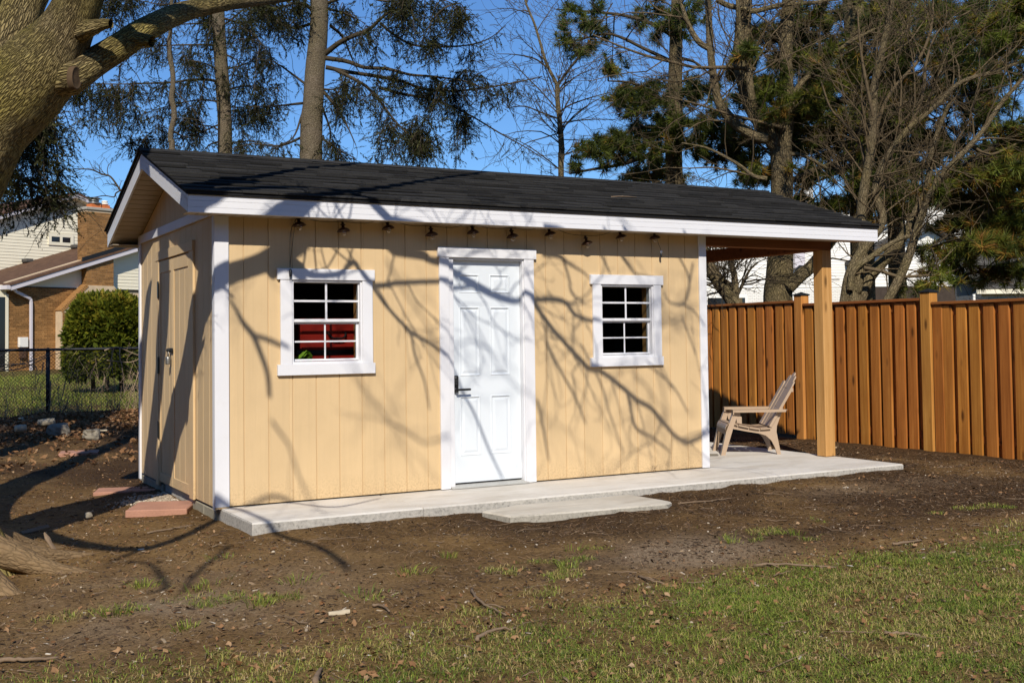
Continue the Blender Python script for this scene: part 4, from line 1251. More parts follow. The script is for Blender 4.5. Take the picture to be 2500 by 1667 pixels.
    mb = MB(); w.box(mb, q1[0] - .075, q1[0] + .03, zg, q0[1] + .1, .0, .05); mb.build('door_frame', CREAM, dd)
    mb = MB(); w.box(mb, q0[0] - 1.8, s_l - .02, zg - .5, rk(s_l), -.3, -.02); mb.build('wall', CREAM, root)
    # chimney: a broad shouldered base, a shaft on the wall, a stack above the roof
    cb0, cb1 = px(*c2(945, 900), .42)[0], px(*c2(2050, 500), .42)[0]
    cs0, cs1 = px(*c1(1385, 1300), .34)[0], px(*c1(1810, 1300), .34)[0]
    zsh0, zsh1 = px(*c2(945, 690), .42)[1], px(*c2(1330, 290), .42)[1]
    ctop = px(*c1(1340, 330), .34)[1]
    mb = MB(); w.prism(mb, [(cb0, zg - .5), (cb1, zg - .5), (cb1, zsh0), (cs1, zsh1), (cs0, zsh1), (cb0, zsh0)], .02, .385)
    w.box(mb, cs0, cs1, zsh1 - .01, ctop, -.25, .335); cm = mb.build('chimney', MORTAR, root)
    bricks(w, cm, [(cs0, cs1, zsh1, ctop - .05)], .335, 0, seed=5)
    # bricks on the chimney's left cheek
    class Side(Wall):
        def __init__(q, base, s): q.o = base.P(s, 0, 0); q.o[2] = 0; q.d = -base.n; q.n = -base.d
    sdw = Side(w, cs0)
    bricks(sdw, cm, [(-.335, .24, zsh1, ctop - .05)], 0.0, 0, seed=9)
    bricks(w, cm, [(cb0 + .05, cs0 + .6, zg - .1, zsh0)], .385, 0, seed=6)
    # sloping soldier course on the shoulder
    mb = MB(); L = math.hypot(cs0 - cb0, zsh1 - zsh0); k = int(L / .075); dv = np.array([(cs0 - cb0), (zsh1 - zsh0)]) / L; nv = np.array([-dv[1], dv[0]])
    for i in range(k):
        c = np.array([cb0, zsh0]) + dv * (i + .5) * L / k
        mb.obox(w.P(c[0] + nv[0] * .0, c[1] + nv[1] * .0, .20), (w.d * dv[0] + np.array([0, 0, dv[1]]), w.n, w.d * nv[0] + np.array([0, 0, nv[1]])), (L / k * .42, .21, .06))
    tag(mb.build('shoulder_bricks', BRICK, cm), kind='stuff')
    mb = MB(); w.box(mb, cs0 - .05, cs1 + .05, ctop, ctop + .10, -.30, .385, .01); mb.build('chimney_cap', CONC2, cm)
    for x0, x1, y0 in ((1415, 1580, 250), (1620, 1720, 268)):
        a, b = px(*c1(x0, y0), .05), px(*c1(x1, y0), .05)
        mid = (a[0] + b[0]) / 2; hw = (b[0] - a[0]) / 2
        mb = MB(); w.box(mb, a[0], b[0], ctop + .101, a[1], -.10, .20, .01); fl = mb.build('flue', TERRA, cm)
        for k in range(3 if x0 < 1500 else 2):
            mb = MB(); o = w.P(mid, a[1] + .02 + k * .085, .05)
            r_ = hw * (1.0 if k % 2 == 0 else .85)
            mb.lathe([(r_ * .9, 0), (r_ * 1.08, .02), (r_ * 1.05, .05), (r_ * .8, .07)], o, 12); mb.build('flue_cap', STEEL if x0 < 1500 else WHITES, fl, True)
    mb = MB(); a = px(*c1(1335, 1040), NF); w.prism(mb, [(a[0], rk(a[0]) + .075), (cs1 + .9, rk(cs1 + .9) + .075), (cs1 + .9, rk(cs1 + .9) + .22), (a[0], rk(a[0]) + .22)], .336, NF - .04); mb.build('flashing', BLACKM, cm)
    # vents on the low roof, a meter box on the brick
    for x, y in ((455, 1170), (1230, 965)):
        q = px(*c1(x, y), NB + .3); mb = MB(); w.box(mb, q[0] - .16, q[0] + .16, rk(q[0]) + .07, rk(q[0]) + .22, NB + .05, NB + .4, .02); mb.build('roof_vent', GREYROOF, root)
    q = px(*c2(355, 1130), .1); mb = MB(); w.box(mb, q[0] - .16, q[0] + .16, q[1] - .25, q[1] + .1, .02, .16, .01); mt = mb.build('meter_box', WHITES, root)
    mb = MB(); w.box(mb, q[0] - .12, q[0] + .10, q[1] - .62, q[1] - .26, .02, .12); mb.build('meter_panel', BROWNROOF, mt)
left_house()

def right_house():
    w = Wall(1900, 870, .25, math.radians(8))
    root = thing('white_house', 'white sided house with two gables behind the wooden fence and the pine branches', 'house', tuple(w.P(0, .2)))
    px = lambda u, v, n=0: w.sz(u, v, n)
    a = px(1640, 700); b = px(2090, 700); zt = px(1900, 500)[1]; zbk = px(1900, 702)[1]
    mb = MB(); w.prism(mb, [(a[0], -.2), (b[0], -.2), (b[0], zt), (a[0], zt)], -.3, -.02); mb.build('wall', WHITES, root)
    clapboards(w, root, [(a[0], zbk), (b[0], zbk), (b[0], zt), (a[0], zt)], 0, WHITES, .15, .022)
    bricks(w, root, [(a[0], b[0], zbk - 1.6, zbk - .02)], 0, 120, L=.24, H=.085, seed=12, mat=WHITES)
    mb = MB(); w.prism(mb, [(a[0] - .4, zt - .05), (b[0] + .4, zt - .05), (b[0] + .4, zt + .1), (a[0] - .4, zt + .1)], -4, .5); mb.build('roof', GREYROOF, root)
    # picture window low on the left
    p, q = px(1722, 722, .03), px(1826, 790, .03)
    mb = MB()
    for r in cut((p[0], q[0], q[1], p[1]), [(p[0] + .1, (p[0] + q[0]) / 2 - .05, q[1], p[1] - .12), ((p[0] + q[0]) / 2 + .05, q[0] - .14, q[1], p[1] - .12)]): w.box(mb, r[0], r[1], r[2], r[3], .026, .08)
    wo = mb.build('window', WHITES, root)
    mb = MB(); w.box(mb, p[0] + .1, q[0] - .14, q[1], p[1] - .12, .027, .035); mb.build('pane', DARKGLASS, wo)
    # wall box and hood lamp
    p, q = px(1936, 610, .1), px(1962, 655, .1)
    mb = MB(); w.box(mb, p[0], q[0], q[1], p[1] + .4, .03, .35, .02); mb.build('vent_box', TRIMP, root)
    mb = MB(); w.prism(mb, [(p[0] - .12, q[1] - .12), (q[0] + .05, q[1] - .12), (q[0], q[1] + .1), (p[0] + .2, q[1] + .14)], .36, .5); mb.build('vent_hood', BLACKM, root)
    # chimney stack rising behind the shed roof
    p, q = px(1960, 440, -1), px(1985, 520, -1)
    mb = MB(); w.box(mb, p[0], q[0], zt - .2, p[1], -1.3, -.9, .02); mb.build('chimney', WHITES, root)
    # second wing, gable to the viewer: raking dark eaves over white boards
    n = 1.2
    l = px(2105, 700, n); r_ = px(2425, 692, n); ap = px(2262, 560, n); el = px(2120, 640, n); er = px(2425, 655, n)
    poly = [(l[0], l[1]), (r_[0], l[1]), (r_[0], er[1]), (ap[0], ap[1]), (l[0], el[1])]
    mb = MB(); w.prism(mb, [(l[0], -.3), (r_[0], -.3)] + poly[2:], n - .3, n - .02); mb.build('wall', BLOCKD, root)
    clapboards(w, root, poly, n, WHITES, .17, .024)
    for A, B in (((l[0] - .4, el[1] - .1), (ap[0], ap[1] + .06)), ((ap[0], ap[1] + .06), (r_[0] + .4, er[1] - .1))):
        mb = MB(); w.prism(mb, [A, B, (B[0], B[1] + .18), (A[0], A[1] + .18)], n - 3, n + .55); mb.build('roof', GREYROOF, root)
    # taller gable behind it
    n2 = -1.5
    l2 = px(2130, 620, n2); r2 = px(2440, 620, n2); a2 = px(2300, 478, n2); e2 = px(2150, 572, n2); f2 = px(2440, 590, n2)
    poly2 = [(l2[0], l2[1] - .4), (r2[0], l2[1] - .4), (r2[0], f2[1]), (a2[0], a2[1]), (l2[0], e2[1])]
    mb = MB(); w.prism(mb, poly2, n2 - .3, n2 - .02); mb.build('wall', WHITES, root)
    clapboards(w, root, poly2, n2, WHITES, .17, .024)
    for A, B in (((l2[0] - .5, e2[1] - .1), (a2[0], a2[1] + .06)), ((a2[0], a2[1] + .06), (r2[0] + .5, f2[1] - .1))):
        mb = MB(); w.prism(mb, [A, B, (B[0], B[1] + .18), (A[0], A[1] + .18)], n2 - 3, n2 + .4); mb.build('roof', GREYROOF, root)
    p, q = px(2296, 560, n2 + .03), px(2320, 579, n2 + .03)
    mb = MB(); w.box(mb, p[0] - .1, q[0] + .1, q[1] - .1, p[1] + .08, n2 + .026, n2 + .07); wo = mb.build('window', WHITES, root)
    mb = MB(); w.box(mb, p[0], q[0], q[1], p[1], n2 + .071, n2 + .08); mb.build('pane', DARKGLASS, wo)
    p = px(2376, 640, n + .1); mb = MB(); w.box(mb, p[0] - .06, p[0] + .06, -.2, p[1], n + .03, n + .15, .01); mb.build('downspout', TRIMP, root)
    p = px(2222, 665, n + .1); mb = MB(); w.box(mb, p[0] - .07, p[0] + .07, p[1] - .12, p[1] + .05, n + .03, n + .17, .02); mb.build('wall_lamp', WHITES, root)
BLOCKD = m_plain('dark_brick_base', (.06, .045, .035), .95, .1, 0, .3)
right_house()

def right_garage():
    w = Wall(2440, 880, .10, math.radians(4))
    root = thing('garden_outbuilding', 'low grey roofed outbuilding with a pale eave board at the right edge', 'outbuilding', tuple(w.P(0, .1)))
    px = lambda u, v, n=0: w.sz(u, v, n)
    l = px(2385, 715); r_ = px(2760, 700); ze = px(2440, 718)[1]
    mb = MB(); w.box(mb, l[0] + .2, r_[0], -.2, ze, -2.5, 0); mb.build('wall', CONC2, root)
    p, q = px(2412, 727), px(2486, 790)
    mb = MB(); w.box(mb, p[0], q[0], q[1], p[1], .005, .03); mb.build('window', DARKGLASS, root)
    mb = MB(); w.box(mb, l[0] - .2, r_[0] + .3, ze, px(2440, 707)[1], .35, .40, .005); mb.build('eave_board', CREAM, root)
    mb = MB(); w.box(mb, l[0] - .1, r_[0] + .2, ze + .02, ze + .05, .01, .349); mb.build('soffit', CREAM, root)
    zr = px(2440, 598, -2.2)[1]; z0 = px(2440, 705)[1]
    k = 14
    for i in range(k):      # shingle courses
        f0, f1 = i / k, (i + 1) / k + .02
        mb = MB()
        a0, a1 = .43 - 2.6 * f0, .43 - 2.6 * f1; b0, b1 = z0 + (zr - z0) * f0, z0 + (zr - z0) * f1
        mb.add([w.P(l[0] - .25, b0 + .014, a0), w.P(r_[0] + .3, b0 + .014, a0), w.P(r_[0] + .3, b1, a1), w.P(l[0] - .25, b1, a1),
                w.P(l[0] - .25, b0 - .01, a0), w.P(r_[0] + .3, b0 - .01, a0), w.P(r_[0] + .3, b1 - .02, a1), w.P(l[0] - .25, b1 - .02, a1)],
               [(0, 1, 2, 3), (7, 6, 5, 4), (4, 5, 1, 0), (5, 6, 2, 1), (6, 7, 3, 2), (7, 4, 0, 3)])
        mb.build('shingle_course', GREYROOF, root)
    mb = MB(); w.prism(mb, [(l[0] + .1, ze), (r_[0], ze), (r_[0], zr - .05), (l[0] + .1, zr - .05)], -2.3, -2.2); mb.build('back_wall', CONC2, root)
    p = px(2379, 725, .3); mb = MB(); w.box(mb, p[0] - .05, p[0] + .05, -.2, ze, .2, .3, .01); mb.build('downspout', WHITES, root)
right_garage()
# ------------------------------------------------------------------ trees: tools
def needle_spray(seed, n, spread, w, droop):
    """one hanging shoot, unit length, of n slim needle faces round a stem"""
    r = np.random.default_rng(seed); V = []; F = []
    for i in range(n):
        t = (i + .5) / n
        c = np.array([.05 * math.sin(5 * t + seed), .05 * math.cos(4 * t), -t])
        a = r.uniform(0, 2 * math.pi); L = spread * r.uniform(.6, 1.15) * (1.0 - .45 * t)
        d = np.array([math.cos(a), math.sin(a), -droop * r.uniform(.5, 1.4)]); d = d / np.linalg.norm(d) * L
        p = np.cross(d, (0, 0, 1.0)); p = p / (np.linalg.norm(p) + 1e-9) * w * r.uniform(.7, 1.3)
        b = len(V); V += [c - p, c + p, c + d]; F.append((b, b + 1, b + 2))
    return np.array(V), np.array(F)
def pine_tuft(seed, n, w):
    """a brush of long needles fanning from a shoot tip along +Z, unit length"""
    r = np.random.default_rng(seed); V = []; F = []
    for i in range(n):
        th = r.uniform(.15, 1.35); a = r.uniform(0, 2 * math.pi)
        d = np.array([math.sin(th) * math.cos(a), math.sin(th) * math.sin(a), math.cos(th)]) * r.uniform(.7, 1.1)
        c = np.array([0, 0, -.35 * r.uniform(0, 1)])
        p = np.cross(d, r.normal(size=3)); p = p / np.linalg.norm(p) * w
        b = len(V); V += [c - p, c + p, c + d]; F.append((b, b + 1, b + 2))
    return np.array(V), np.array(F)
def frames(d, rng):
    """rotation matrices whose third axis is d, spun at random"""
    d = d / np.linalg.norm(d, axis=1)[:, None]
    h = rng.normal(size=d.shape); x = np.cross(h, d); x /= np.linalg.norm(x, axis=1)[:, None] + 1e-9
    y = np.cross(d, x)
    return np.stack([x, y, d], -1)
def scatter(temps, pos, R, sc, var, rng, jit=.12):
    Vs = []; Fs = []; As = []; n = 0
    pick = rng.integers(0, len(temps), len(pos))
    for k, (V, F) in enumerate(temps):
        m = pick == k
        if not m.any(): continue
        X = np.einsum('nij,vj->nvi', R[m], V) * sc[m][:, None, None] + pos[m][:, None]
        c = len(X); Vs.append(X.reshape(-1, 3))
        Fs.append((F[None] + (np.arange(c) * len(V))[:, None, None]).reshape(-1, F.shape[1]) + n)
        As.append(np.clip(np.repeat(var[m], len(V)) + rng.uniform(-jit, jit, c * len(V)), 0, 1))
        n += c * len(V)
    return np.concatenate(Vs), np.concatenate(Fs), np.concatenate(As)
def foliage(name, temps, pos, dirs, sc, var, mat, parent, seed=0):
    rng = np.random.default_rng(seed)
    pos = np.asarray(pos, float); dirs = np.asarray(dirs, float); sc = np.asarray(sc, float); var = np.asarray(var, float)
    V, F, A = scatter(temps, pos, frames(dirs, rng), sc, var, rng)
    return link(name, np_mesh(name, V - ORG[parent], F, mat, A), parent)

def uv_tube(name, spec, mat, parent, n=40, k=14, rough=.02, flare=None, seed=0):
    """trunk or heavy limb with bark coordinates: spec is (x,y,z,radius) points"""
    S = spline(np.array(spec, float), k); P, R = S[:, :3], S[:, 3]
    T = np.gradient(P, axis=0); T /= np.linalg.norm(T, axis=1)[:, None]
    a0 = np.cross(T[0], (0.2, 1, .1)); A = []
    for t in T:
        a0 = a0 - t * (a0 @ t); a0 /= np.linalg.norm(a0); A.append(a0)
    A = np.array(A); B = np.cross(T, A)
    L = np.concatenate([[0], np.cumsum(np.linalg.norm(np.diff(P, axis=0), axis=1))])
    th = np.arange(n + 1) * 2 * math.pi / n
    rr = R[:, None] * (1 + rough * 2 * (fbm(np.repeat(np.cos(th)[None] * 1.7 + 5, len(P), 0), L[:, None] * 3 + np.sin(th)[None] * 1.7 + seed, 3, seed) - .5) * 2)
    if flare is not None: rr = rr + flare(th[None], L[:, None])
    V = P[:, None] + rr[..., None] * (np.cos(th)[None, :, None] * A[:, None] + np.sin(th)[None, :, None] * B[:, None])
    m = len(P); nn = n + 1
    i = np.arange(m - 1)[:, None] * nn + np.arange(n)[None]
    F = np.stack([i, i + 1, i + nn + 1, i + nn], -1).reshape(-1, 4)
    me = np_mesh(name, V.reshape(-1, 3) - ORG[parent], F, mat, smooth=True)
    uvl = me.uv_layers.new(name='UVMap')
    rm = float(R.max())
    U = np.stack([np.repeat((th / (2 * math.pi))[None], m, 0) * (rm * 2 * math.pi), np.repeat(L[:, None], nn, 1)], -1).reshape(-1, 2)
    uvl.data.foreach_set('uv', U[F.ravel()].astype(np.float32).ravel())
    return link(name, me, parent)

def grow(T, rng, p, d, L, r, lv, wander=.22, grav=0.0, kids=(7, 5, 4), tips=None, ang=(.5, 1.0), shr=.45, nside=(5, 4, 3, 3), minr=.0022):
    """recursive bare branching"""
    k = 5 if lv > 1 else 4
    pts = [np.array(p, float)]; d = np.array(d, float) / np.linalg.norm(d)
    for i in range(k):
        d = d + rng.normal(size=3) * wander + np.array([0, 0, grav]); d /= np.linalg.norm(d)
        pts.append(pts[-1] + d * L / k)
    pts = np.array(pts)
    rad = np.maximum(np.linspace(r, r * .35, k + 1), minr)
    T.add(pts, rad, nside[min(3, 3 - lv)] if lv < 4 else 5)
    if lv == 0:
        if tips is not None: tips.append((pts[-1], d))
        return
    for i in range(kids[3 - lv] if lv <= 3 else kids[0]):
        t = rng.uniform(.25, 1.0); j = min(k - 1, int(t * k)); q = pts[j] + (pts[j + 1] - pts[j]) * (t * k - j)
        ax = pts[j + 1] - pts[j]; ax /= np.linalg.norm(ax)
        s = np.cross(ax, rng.normal(size=3)); s /= np.linalg.norm(s)
        an = rng.uniform(*ang)
        grow(T, rng, q, ax * math.cos(an) + s * math.sin(an), L * rng.uniform(.35, .65), max(r * shr * (1 - .5 * t), minr), lv - 1, wander, grav, kids, tips, ang, shr, nside, minr)

def limb_px(spec):
    """(u, v, depth, radius) sightings to a smooth run of 3-D points with radii"""
    S = spline([tuple(at(u, v, t)) + (r,) for u, v, t, r in spec], 5)
    return S[:, :3], S[:, 3]

# ------------------------------------------------------------------ the big old tree on the left
def big_tree():
    rng = np.random.default_rng(3)
    base = np.array([-2.12, -.85, -.12])
    root = thing('old_tree', 'thick mossy tree leaning over the left of the shed, with spreading roots', 'tree', tuple(base))
    def flare(th, L):
        f = np.exp(-L / .33)
        lob = np.abs(np.sin(th * 2.5 + .6)) ** 1.3
        return f * (.10 + .30 * lob)
    trunk = [tuple(base + (0, .0, -.15)) + (.40,), tuple(base + (0, 0, .10)) + (.38,), (-2.16, -.88, .4, .35), (-2.20, -.90, .9, .33), (-2.18, -.93, 1.45, .32), (-2.08, -.97, 2.0, .31)]
    for u, v, t, r in ((-58, 330, 7.22, .285), (40, 230, 7.22, .262), (112, 150, 7.2, .235), (158, 78, 7.15, .17), (190, 10, 7.1, .145), (214, -70, 7.05, .13), (250, -190, 6.95, .115), (300, -420, 6.8, .09), (380, -760, 6.5, .06)):
        trunk.append(tuple(at(u, v, t)) + (r,))
    uv_tube('trunk', trunk, BARK_BIG, root, 64, 12, .03, flare, 1)
    b1 = [(95, 205, 7.2, .10), (165, 186, 7.17, .128), (188, 178, 7.18, .112), (235, 150, 7.25, .094), (298, 112, 7.32, .088), (357, 72, 7.5, .080), (447, 30, 8.05, .070), (536, 11, 8.35, .057), (620, 3, 8.8, .045), (700, -6, 9.2, .036), (850, -30, 9.8, .026), (1020, -75, 10.4, .014)]
    uv_tube('branch', [tuple(at(u, v, t)) + (r,) for u, v, t, r in b1], BARK_BIG, root, 32, 8, .03, None, 2)
    b2 = [(-70, 330, 7.4, .10), (-20, 200, 7.55, .17), (25, 95, 7.6, .145), (60, 10, 7.65, .13), (95, -80, 7.7, .12), (120, -260, 7.8, .09), (100, -560, 8.0, .05)]
    uv_tube('limb', [tuple(at(u, v, t)) + (r,) for u, v, t, r in b2], BARK_BIG, root, 32, 8, .03, None, 3)
    b3 = [(-110, 200, 7.9, .12), (-60, 60, 8.0, .11), (-10, -40, 8.1, .10), (60, -200, 8.2, .07)]
    uv_tube('limb', [tuple(at(u, v, t)) + (r,) for u, v, t, r in b3], BARK_BIG, root, 24, 8, .03, None, 7)
    b4 = [(-2.22, -.9, .6, .22), (-2.6, -.82, 1.5, .22), (-3.0, -.74, 2.5, .21), (-3.22, -.70, 3.6, .20), (-3.30, -.66, 5.2, .17), (-3.35, -.6, 7.2, .13), (-3.4, -.5, 9.0, .07)]
    uv_tube('limb', b4, BARK_BIG, root, 32, 8, .03, None, 8)
    # broken stubs and the oval saw scar on the collar
    for sp in ([(185, 80, 7.1, .075), (222, 68, 7.02, .048), (250, 60, 7.0, .034), (271, 58, 6.98, .026)], [(325, 92, 7.35, .05), (352, 98, 7.30, .042), (371, 102, 7.28, .036)]):
        uv_tube('stub', [tuple(at(u, v, t)) + (r,) for u, v, t, r in sp], BARK_BIG, root, 20, 6, .10, None, 4)
    c = at(185, 191, 7.06); ax = _r * .965 - _f * .26; ax /= np.linalg.norm(ax)
    mb = MB(); e2 = np.array([0, 0, 1.0]); e1 = np.cross(e2, ax); e1 /= np.linalg.norm(e1); e2 = np.cross(ax, e1)
    V = []; F = []; prof = [(1.0, -.03), (1.0, .004), (.94, .010), (.84, .006), (.4, .008), (.02, .008)]
    for s_, h in prof:
        for i in range(24):
            a = 2 * math.pi * i / 24; V.append(c + ax * h + e1 * math.cos(a) * .050 * s_ + e2 * math.sin(a) * .074 * s_)
    for j in range(len(prof) - 1):
        for i in range(24): F.append((j * 24 + i, j * 24 + (i + 1) % 24, (j + 1) * 24 + (i + 1) % 24, (j + 1) * 24 + i))
    mb.add(V, F); mb.build('saw_scar', SCARM, root, True)
    # surface roots
    for pts in ([(-2.0, -1.0, .17, .15), (-1.74, -1.12, .03, .11), (-1.55, -1.20, -.045, .08), (-1.38, -1.26, -.12, .06), (-1.15, -1.30, -.19, .05)],
                [(-2.0, -.75, .22, .14), (-1.76, -.60, .06, .10), (-1.56, -.48, -.03, .07), (-1.38, -.40, -.11, .05), (-1.15, -.34, -.18, .04)],
                [(-2.1, -1.2, .12, .16), (-1.92, -1.46, .0, .13), (-1.78, -1.68, -.09, .10), (-1.62, -1.9, -.2, .06)],
                [(-1.9, -.95, .16, .12), (-1.66, -.90, .0, .09), (-1.46, -.86, -.07, .06), (-1.2, -.80, -.13, .045), (-.95, -.74, -.17, .03)]):
        uv_tube('root', pts, BARK_BIG2, root, 28, 10, .06, None, 6)
    # the crown over the yard: limbs whose shade lies on the shed, then their twigs
    T = Tubes(); Sd = SUN
    def lit(seq, t0, t1, sc=1.0):
        """seq: (u, v, shade width px) along a shade on the shed front; lifted towards the sun by t0..t1 metres of depth"""
        n = len(seq); out = []
        for i, (u, v, wpx) in enumerate(seq):
            q = on_plane(u, v, 1, 0.0); t = (t0 + (t1 - t0) * i / max(1, n - 1)) * (1.0 if t1 < 3.2 else .68)
            while t < 9 and project(q + Sd * t)[1] > -40: t += .1
            z = (q - CAM) @ _f
            out.append(tuple(q + Sd * t) + (max(.0035, wpx * z / FPX * .42 * sc),))
        return out
    def lit_ground(seq, t0, t1):
        n = len(seq); out = []
        for i, (u, v, wpx) in enumerate(seq):
            q = on_plane(u, v, 2, -.1); t = t0 + (t1 - t0) * i / max(1, n - 1)
            z = (q - CAM) @ _f
            out.append(tuple(q + Sd * t) + (max(.005, wpx * z / FPX * .42),))
        return out
    def put(seq, n=8):
        S = spline(seq, 5); T.add(S[:, :3], S[:, 3], n); return S
    Z5 = lambda x, y: (520 + x / 3.408, 500 + y / 3.408)
    Z6 = lambda x, y: (1020 + x / 2.306, 540 + y / 2.306)
    Z7 = lambda x, y: (1300 + x / 2.528, 540 + y / 2.528)
    fork = tuple(at(214, -70, 7.05)) + (.11,)
    heavy = lit([(505, 690, 52), (560, 668, 46), (640, 642, 46), (705, 605, 58), (760, 560, 50), (830, 505, 40)], 2.45, 2.9)
    tail = [np.array(heavy[-1][:3]) + np.array(v) for v in ((.5, .05, .55), (1.2, .3, 1.2), (2.2, .4, 2.2))]
    put([fork, tuple((np.array(fork[:3]) * .5 + np.array(heavy[0][:3]) * .5) + np.array([-.1, 0, .12])) + (.09,)] + heavy + [tuple(p) + (r,) for p, r in zip(tail, (.05, .035, .015))], 12)
    put(lit([(662, 665, 34), (700, 650, 40), (745, 690, 26)], 2.6, 2.9), 8)
    B = put([heavy[2]] + lit([Z5(700, 500) + (26,), Z5(760, 575) + (22,), Z5(840, 615) + (16,), Z5(1000, 612) + (14,), Z5(1080, 585) + (14,), Z5(1125, 505) + (14,), Z5(1180, 482) + (14,), Z5(1225, 560) + (14,), Z5(1300, 660) + (14,), Z5(1400, 672) + (14,), Z5(1550, 650) + (12,), Z5(1890, 640) + (12,), Z6(190, 352) + (12,), Z6(300, 340) + (9,)], 2.9, 5.2), 7)
    put(lit([Z5(1230, 560) + (10,), Z5(1340, 700) + (11,), Z5(1450, 850) + (10,), Z5(1650, 1060) + (10,), Z5(1800, 1150) + (9,), Z5(1900, 1230) + (9,), Z6(200, 810) + (8,), Z6(260, 950) + (8,), Z6(320, 1060) + (8,), Z6(400, 1260) + (8,), Z6(480, 1430) + (6,)], 4.2, 6.2), 6)
    put(lit([Z5(1650, 1070) + (8,), Z5(1680, 1250) + (8,), Z5(1760, 1470) + (6,), Z5(1800, 1700) + (5,)], 5.2, 6.0), 5)
    C = put(lit([Z5(1500, 380) + (26,), Z5(1750, 420) + (24,), Z6(60, 215) + (18,), Z6(190, 255) + (20,), Z6(300, 320) + (22,), Z6(420, 385) + (20,), Z6(540, 425) + (16,), Z6(600, 412) + (13,), Z6(660, 440) + (14,), Z7(60, 483) + (13,), Z7(130, 482) + (14,), Z7(205, 503) + (13,), Z7(255, 570) + (11,), Z7(330, 605) + (11,), Z7(420, 625) + (8,)], 4.4, 5.8), 8)
    D = put(lit([Z6(640, 442) + (12,), Z7(40, 550) + (14,), Z7(120, 660) + (14,), Z7(200, 750) + (14,), Z7(300, 860) + (15,), Z7(350, 908) + (15,), Z7(430, 930) + (14,), Z7(560, 1030) + (14,), Z7(640, 1100) + (14,), Z7(740, 1160) + (13,), Z7(840, 1280) + (13,), Z7(900, 1340) + (13,), Z7(960, 1362) + (14,), Z7(1030, 1335) + (12,), Z7(1120, 1300) + (8,)], 5.2, 6.4), 8)
    put(lit([Z7(585, 1055) + (10,), Z7(605, 1150) + (9,), Z7(640, 1275) + (10,), Z7(740, 1335) + (8,), Z7(850, 1420) + (5,)], 5.8, 6.4), 6)
    for seq, ta, tb2 in (([Z5(15, 655) + (20,), Z5(100, 715) + (12,), Z5(172, 772) + (7,)], 2.9, 3.0),
                         ([Z5(130, 780) + (7,), Z5(180, 850) + (10,), Z5(250, 980) + (16,), Z5(330, 1080) + (18,), Z5(385, 1210) + (16,), Z5(450, 1400) + (15,), Z5(470, 1600) + (12,)], 5.6, 6.6),
                         ([Z5(330, 1080) + (12,), Z5(480, 1130) + (14,), Z5(640, 1210) + (10,)], 6.2, 6.6),
                         ([Z7(60, 200) + (16,), Z7(160, 215) + (14,), Z7(230, 265) + (9,), Z7(320, 320) + (6,), Z7(360, 370) + (4,)], 5.5, 6),
                         ([Z7(180, 210) + (9,), Z7(225, 350) + (7,), Z7(240, 440) + (7,), Z7(320, 500) + (5,)], 5.6, 6.1),
                         ([Z7(420, 200) + (8,), Z7(450, 260) + (7,), Z7(480, 330) + (5,)], 5.5, 5.8), ([Z7(535, 195) + (8,), Z7(590, 270) + (9,), Z7(640, 325) + (6,), Z7(760, 350) + (4,)], 5.5, 5.8),
                         ([Z7(900, 210) + (7,), Z7(960, 330) + (6,), Z7(965, 420) + (7,), Z7(925, 510) + (8,), Z7(850, 500) + (6,), Z7(810, 440) + (4,)], 5.7, 6.2),
                         ([Z7(990, 260) + (6,), Z7(965, 420) + (5,)], 5.7, 6.0), ([Z7(925, 510) + (7,), Z7(1000, 560) + (5,), Z7(1060, 660) + (4,)], 5.9, 6.2), ([Z7(920, 590) + (5,), Z7(960, 690) + (5,), Z7(1010, 830) + (4,)], 6, 6.3),
                         ([Z7(80, 740) + (10,), Z7(160, 900) + (9,), Z7(260, 1080) + (8,), Z7(330, 1250) + (6,)], 6.2, 6.8), ([Z7(300, 760) + (6,), Z7(420, 1000) + (7,), Z7(480, 1200) + (6,), Z7(560, 1420) + (5,)], 6.3, 6.9), ([Z7(700, 880) + (5,), Z7(860, 1010) + (6,), Z7(960, 1180) + (5,)], 6.3, 6.9), ([Z7(30, 1100) + (8,), Z7(70, 1300) + (9,), Z7(100, 1480) + (6,)], 6.4, 6.9)):
        put(lit(seq, ta, tb2), 5)
    # shade on the soil in front
    for seq, ta, tb2 in (([(545, 1262, 26), (447, 1302, 22), (362, 1328, 20), (300, 1348, 20), (255, 1366, 9)], 5.2, 5.6), ([(300, 1360, 12), (357, 1367, 15), (385, 1392, 20), (402, 1426, 22), (360, 1438, 18)], 5.6, 5.9),
                         ([(640, 1288, 18), (690, 1312, 20), (760, 1330, 20), (830, 1372, 24), (850, 1400, 14)], 5.2, 5.7), ([(600, 1262, 14), (700, 1250, 12), (820, 1262, 14), (930, 1240, 10)], 5.0, 5.4), ([(560, 1330, 16), (480, 1390, 18), (440, 1440, 14)], 5.8, 6.2)):
        put(lit_ground(seq, ta, tb2), 6)
    # carrying limbs, high over the yard and out of the picture, tie the shading branches to the fork
    hub = np.array(heavy[0][:3]) + np.array([-.35, -.6, .9])
    put([fork, tuple(hub) + (.085,), tuple(C[0, :3] + np.array([-.7, .1, .5])) + (.04,), tuple(C[0])], 8)
    put([(-2.25, -1.0, 1.9, .09), (-3.0, -2.6, 2.9, .08), (-3.3, -4.4, 3.6, .07), (-3.1, -5.6, 4.1, .055), tuple(np.array(lit_ground([(545, 1262, 26)], 5.2, 5.2)[0]))], 8)
    put([tuple(np.array(lit_ground([(545, 1262, 22)], 5.2, 5.2)[0])), tuple(np.array(lit_ground([(592, 1268, 20)], 5.2, 5.2)[0])), tuple(np.array(lit_ground([(640, 1288, 18)], 5.2, 5.2)[0]))], 6)
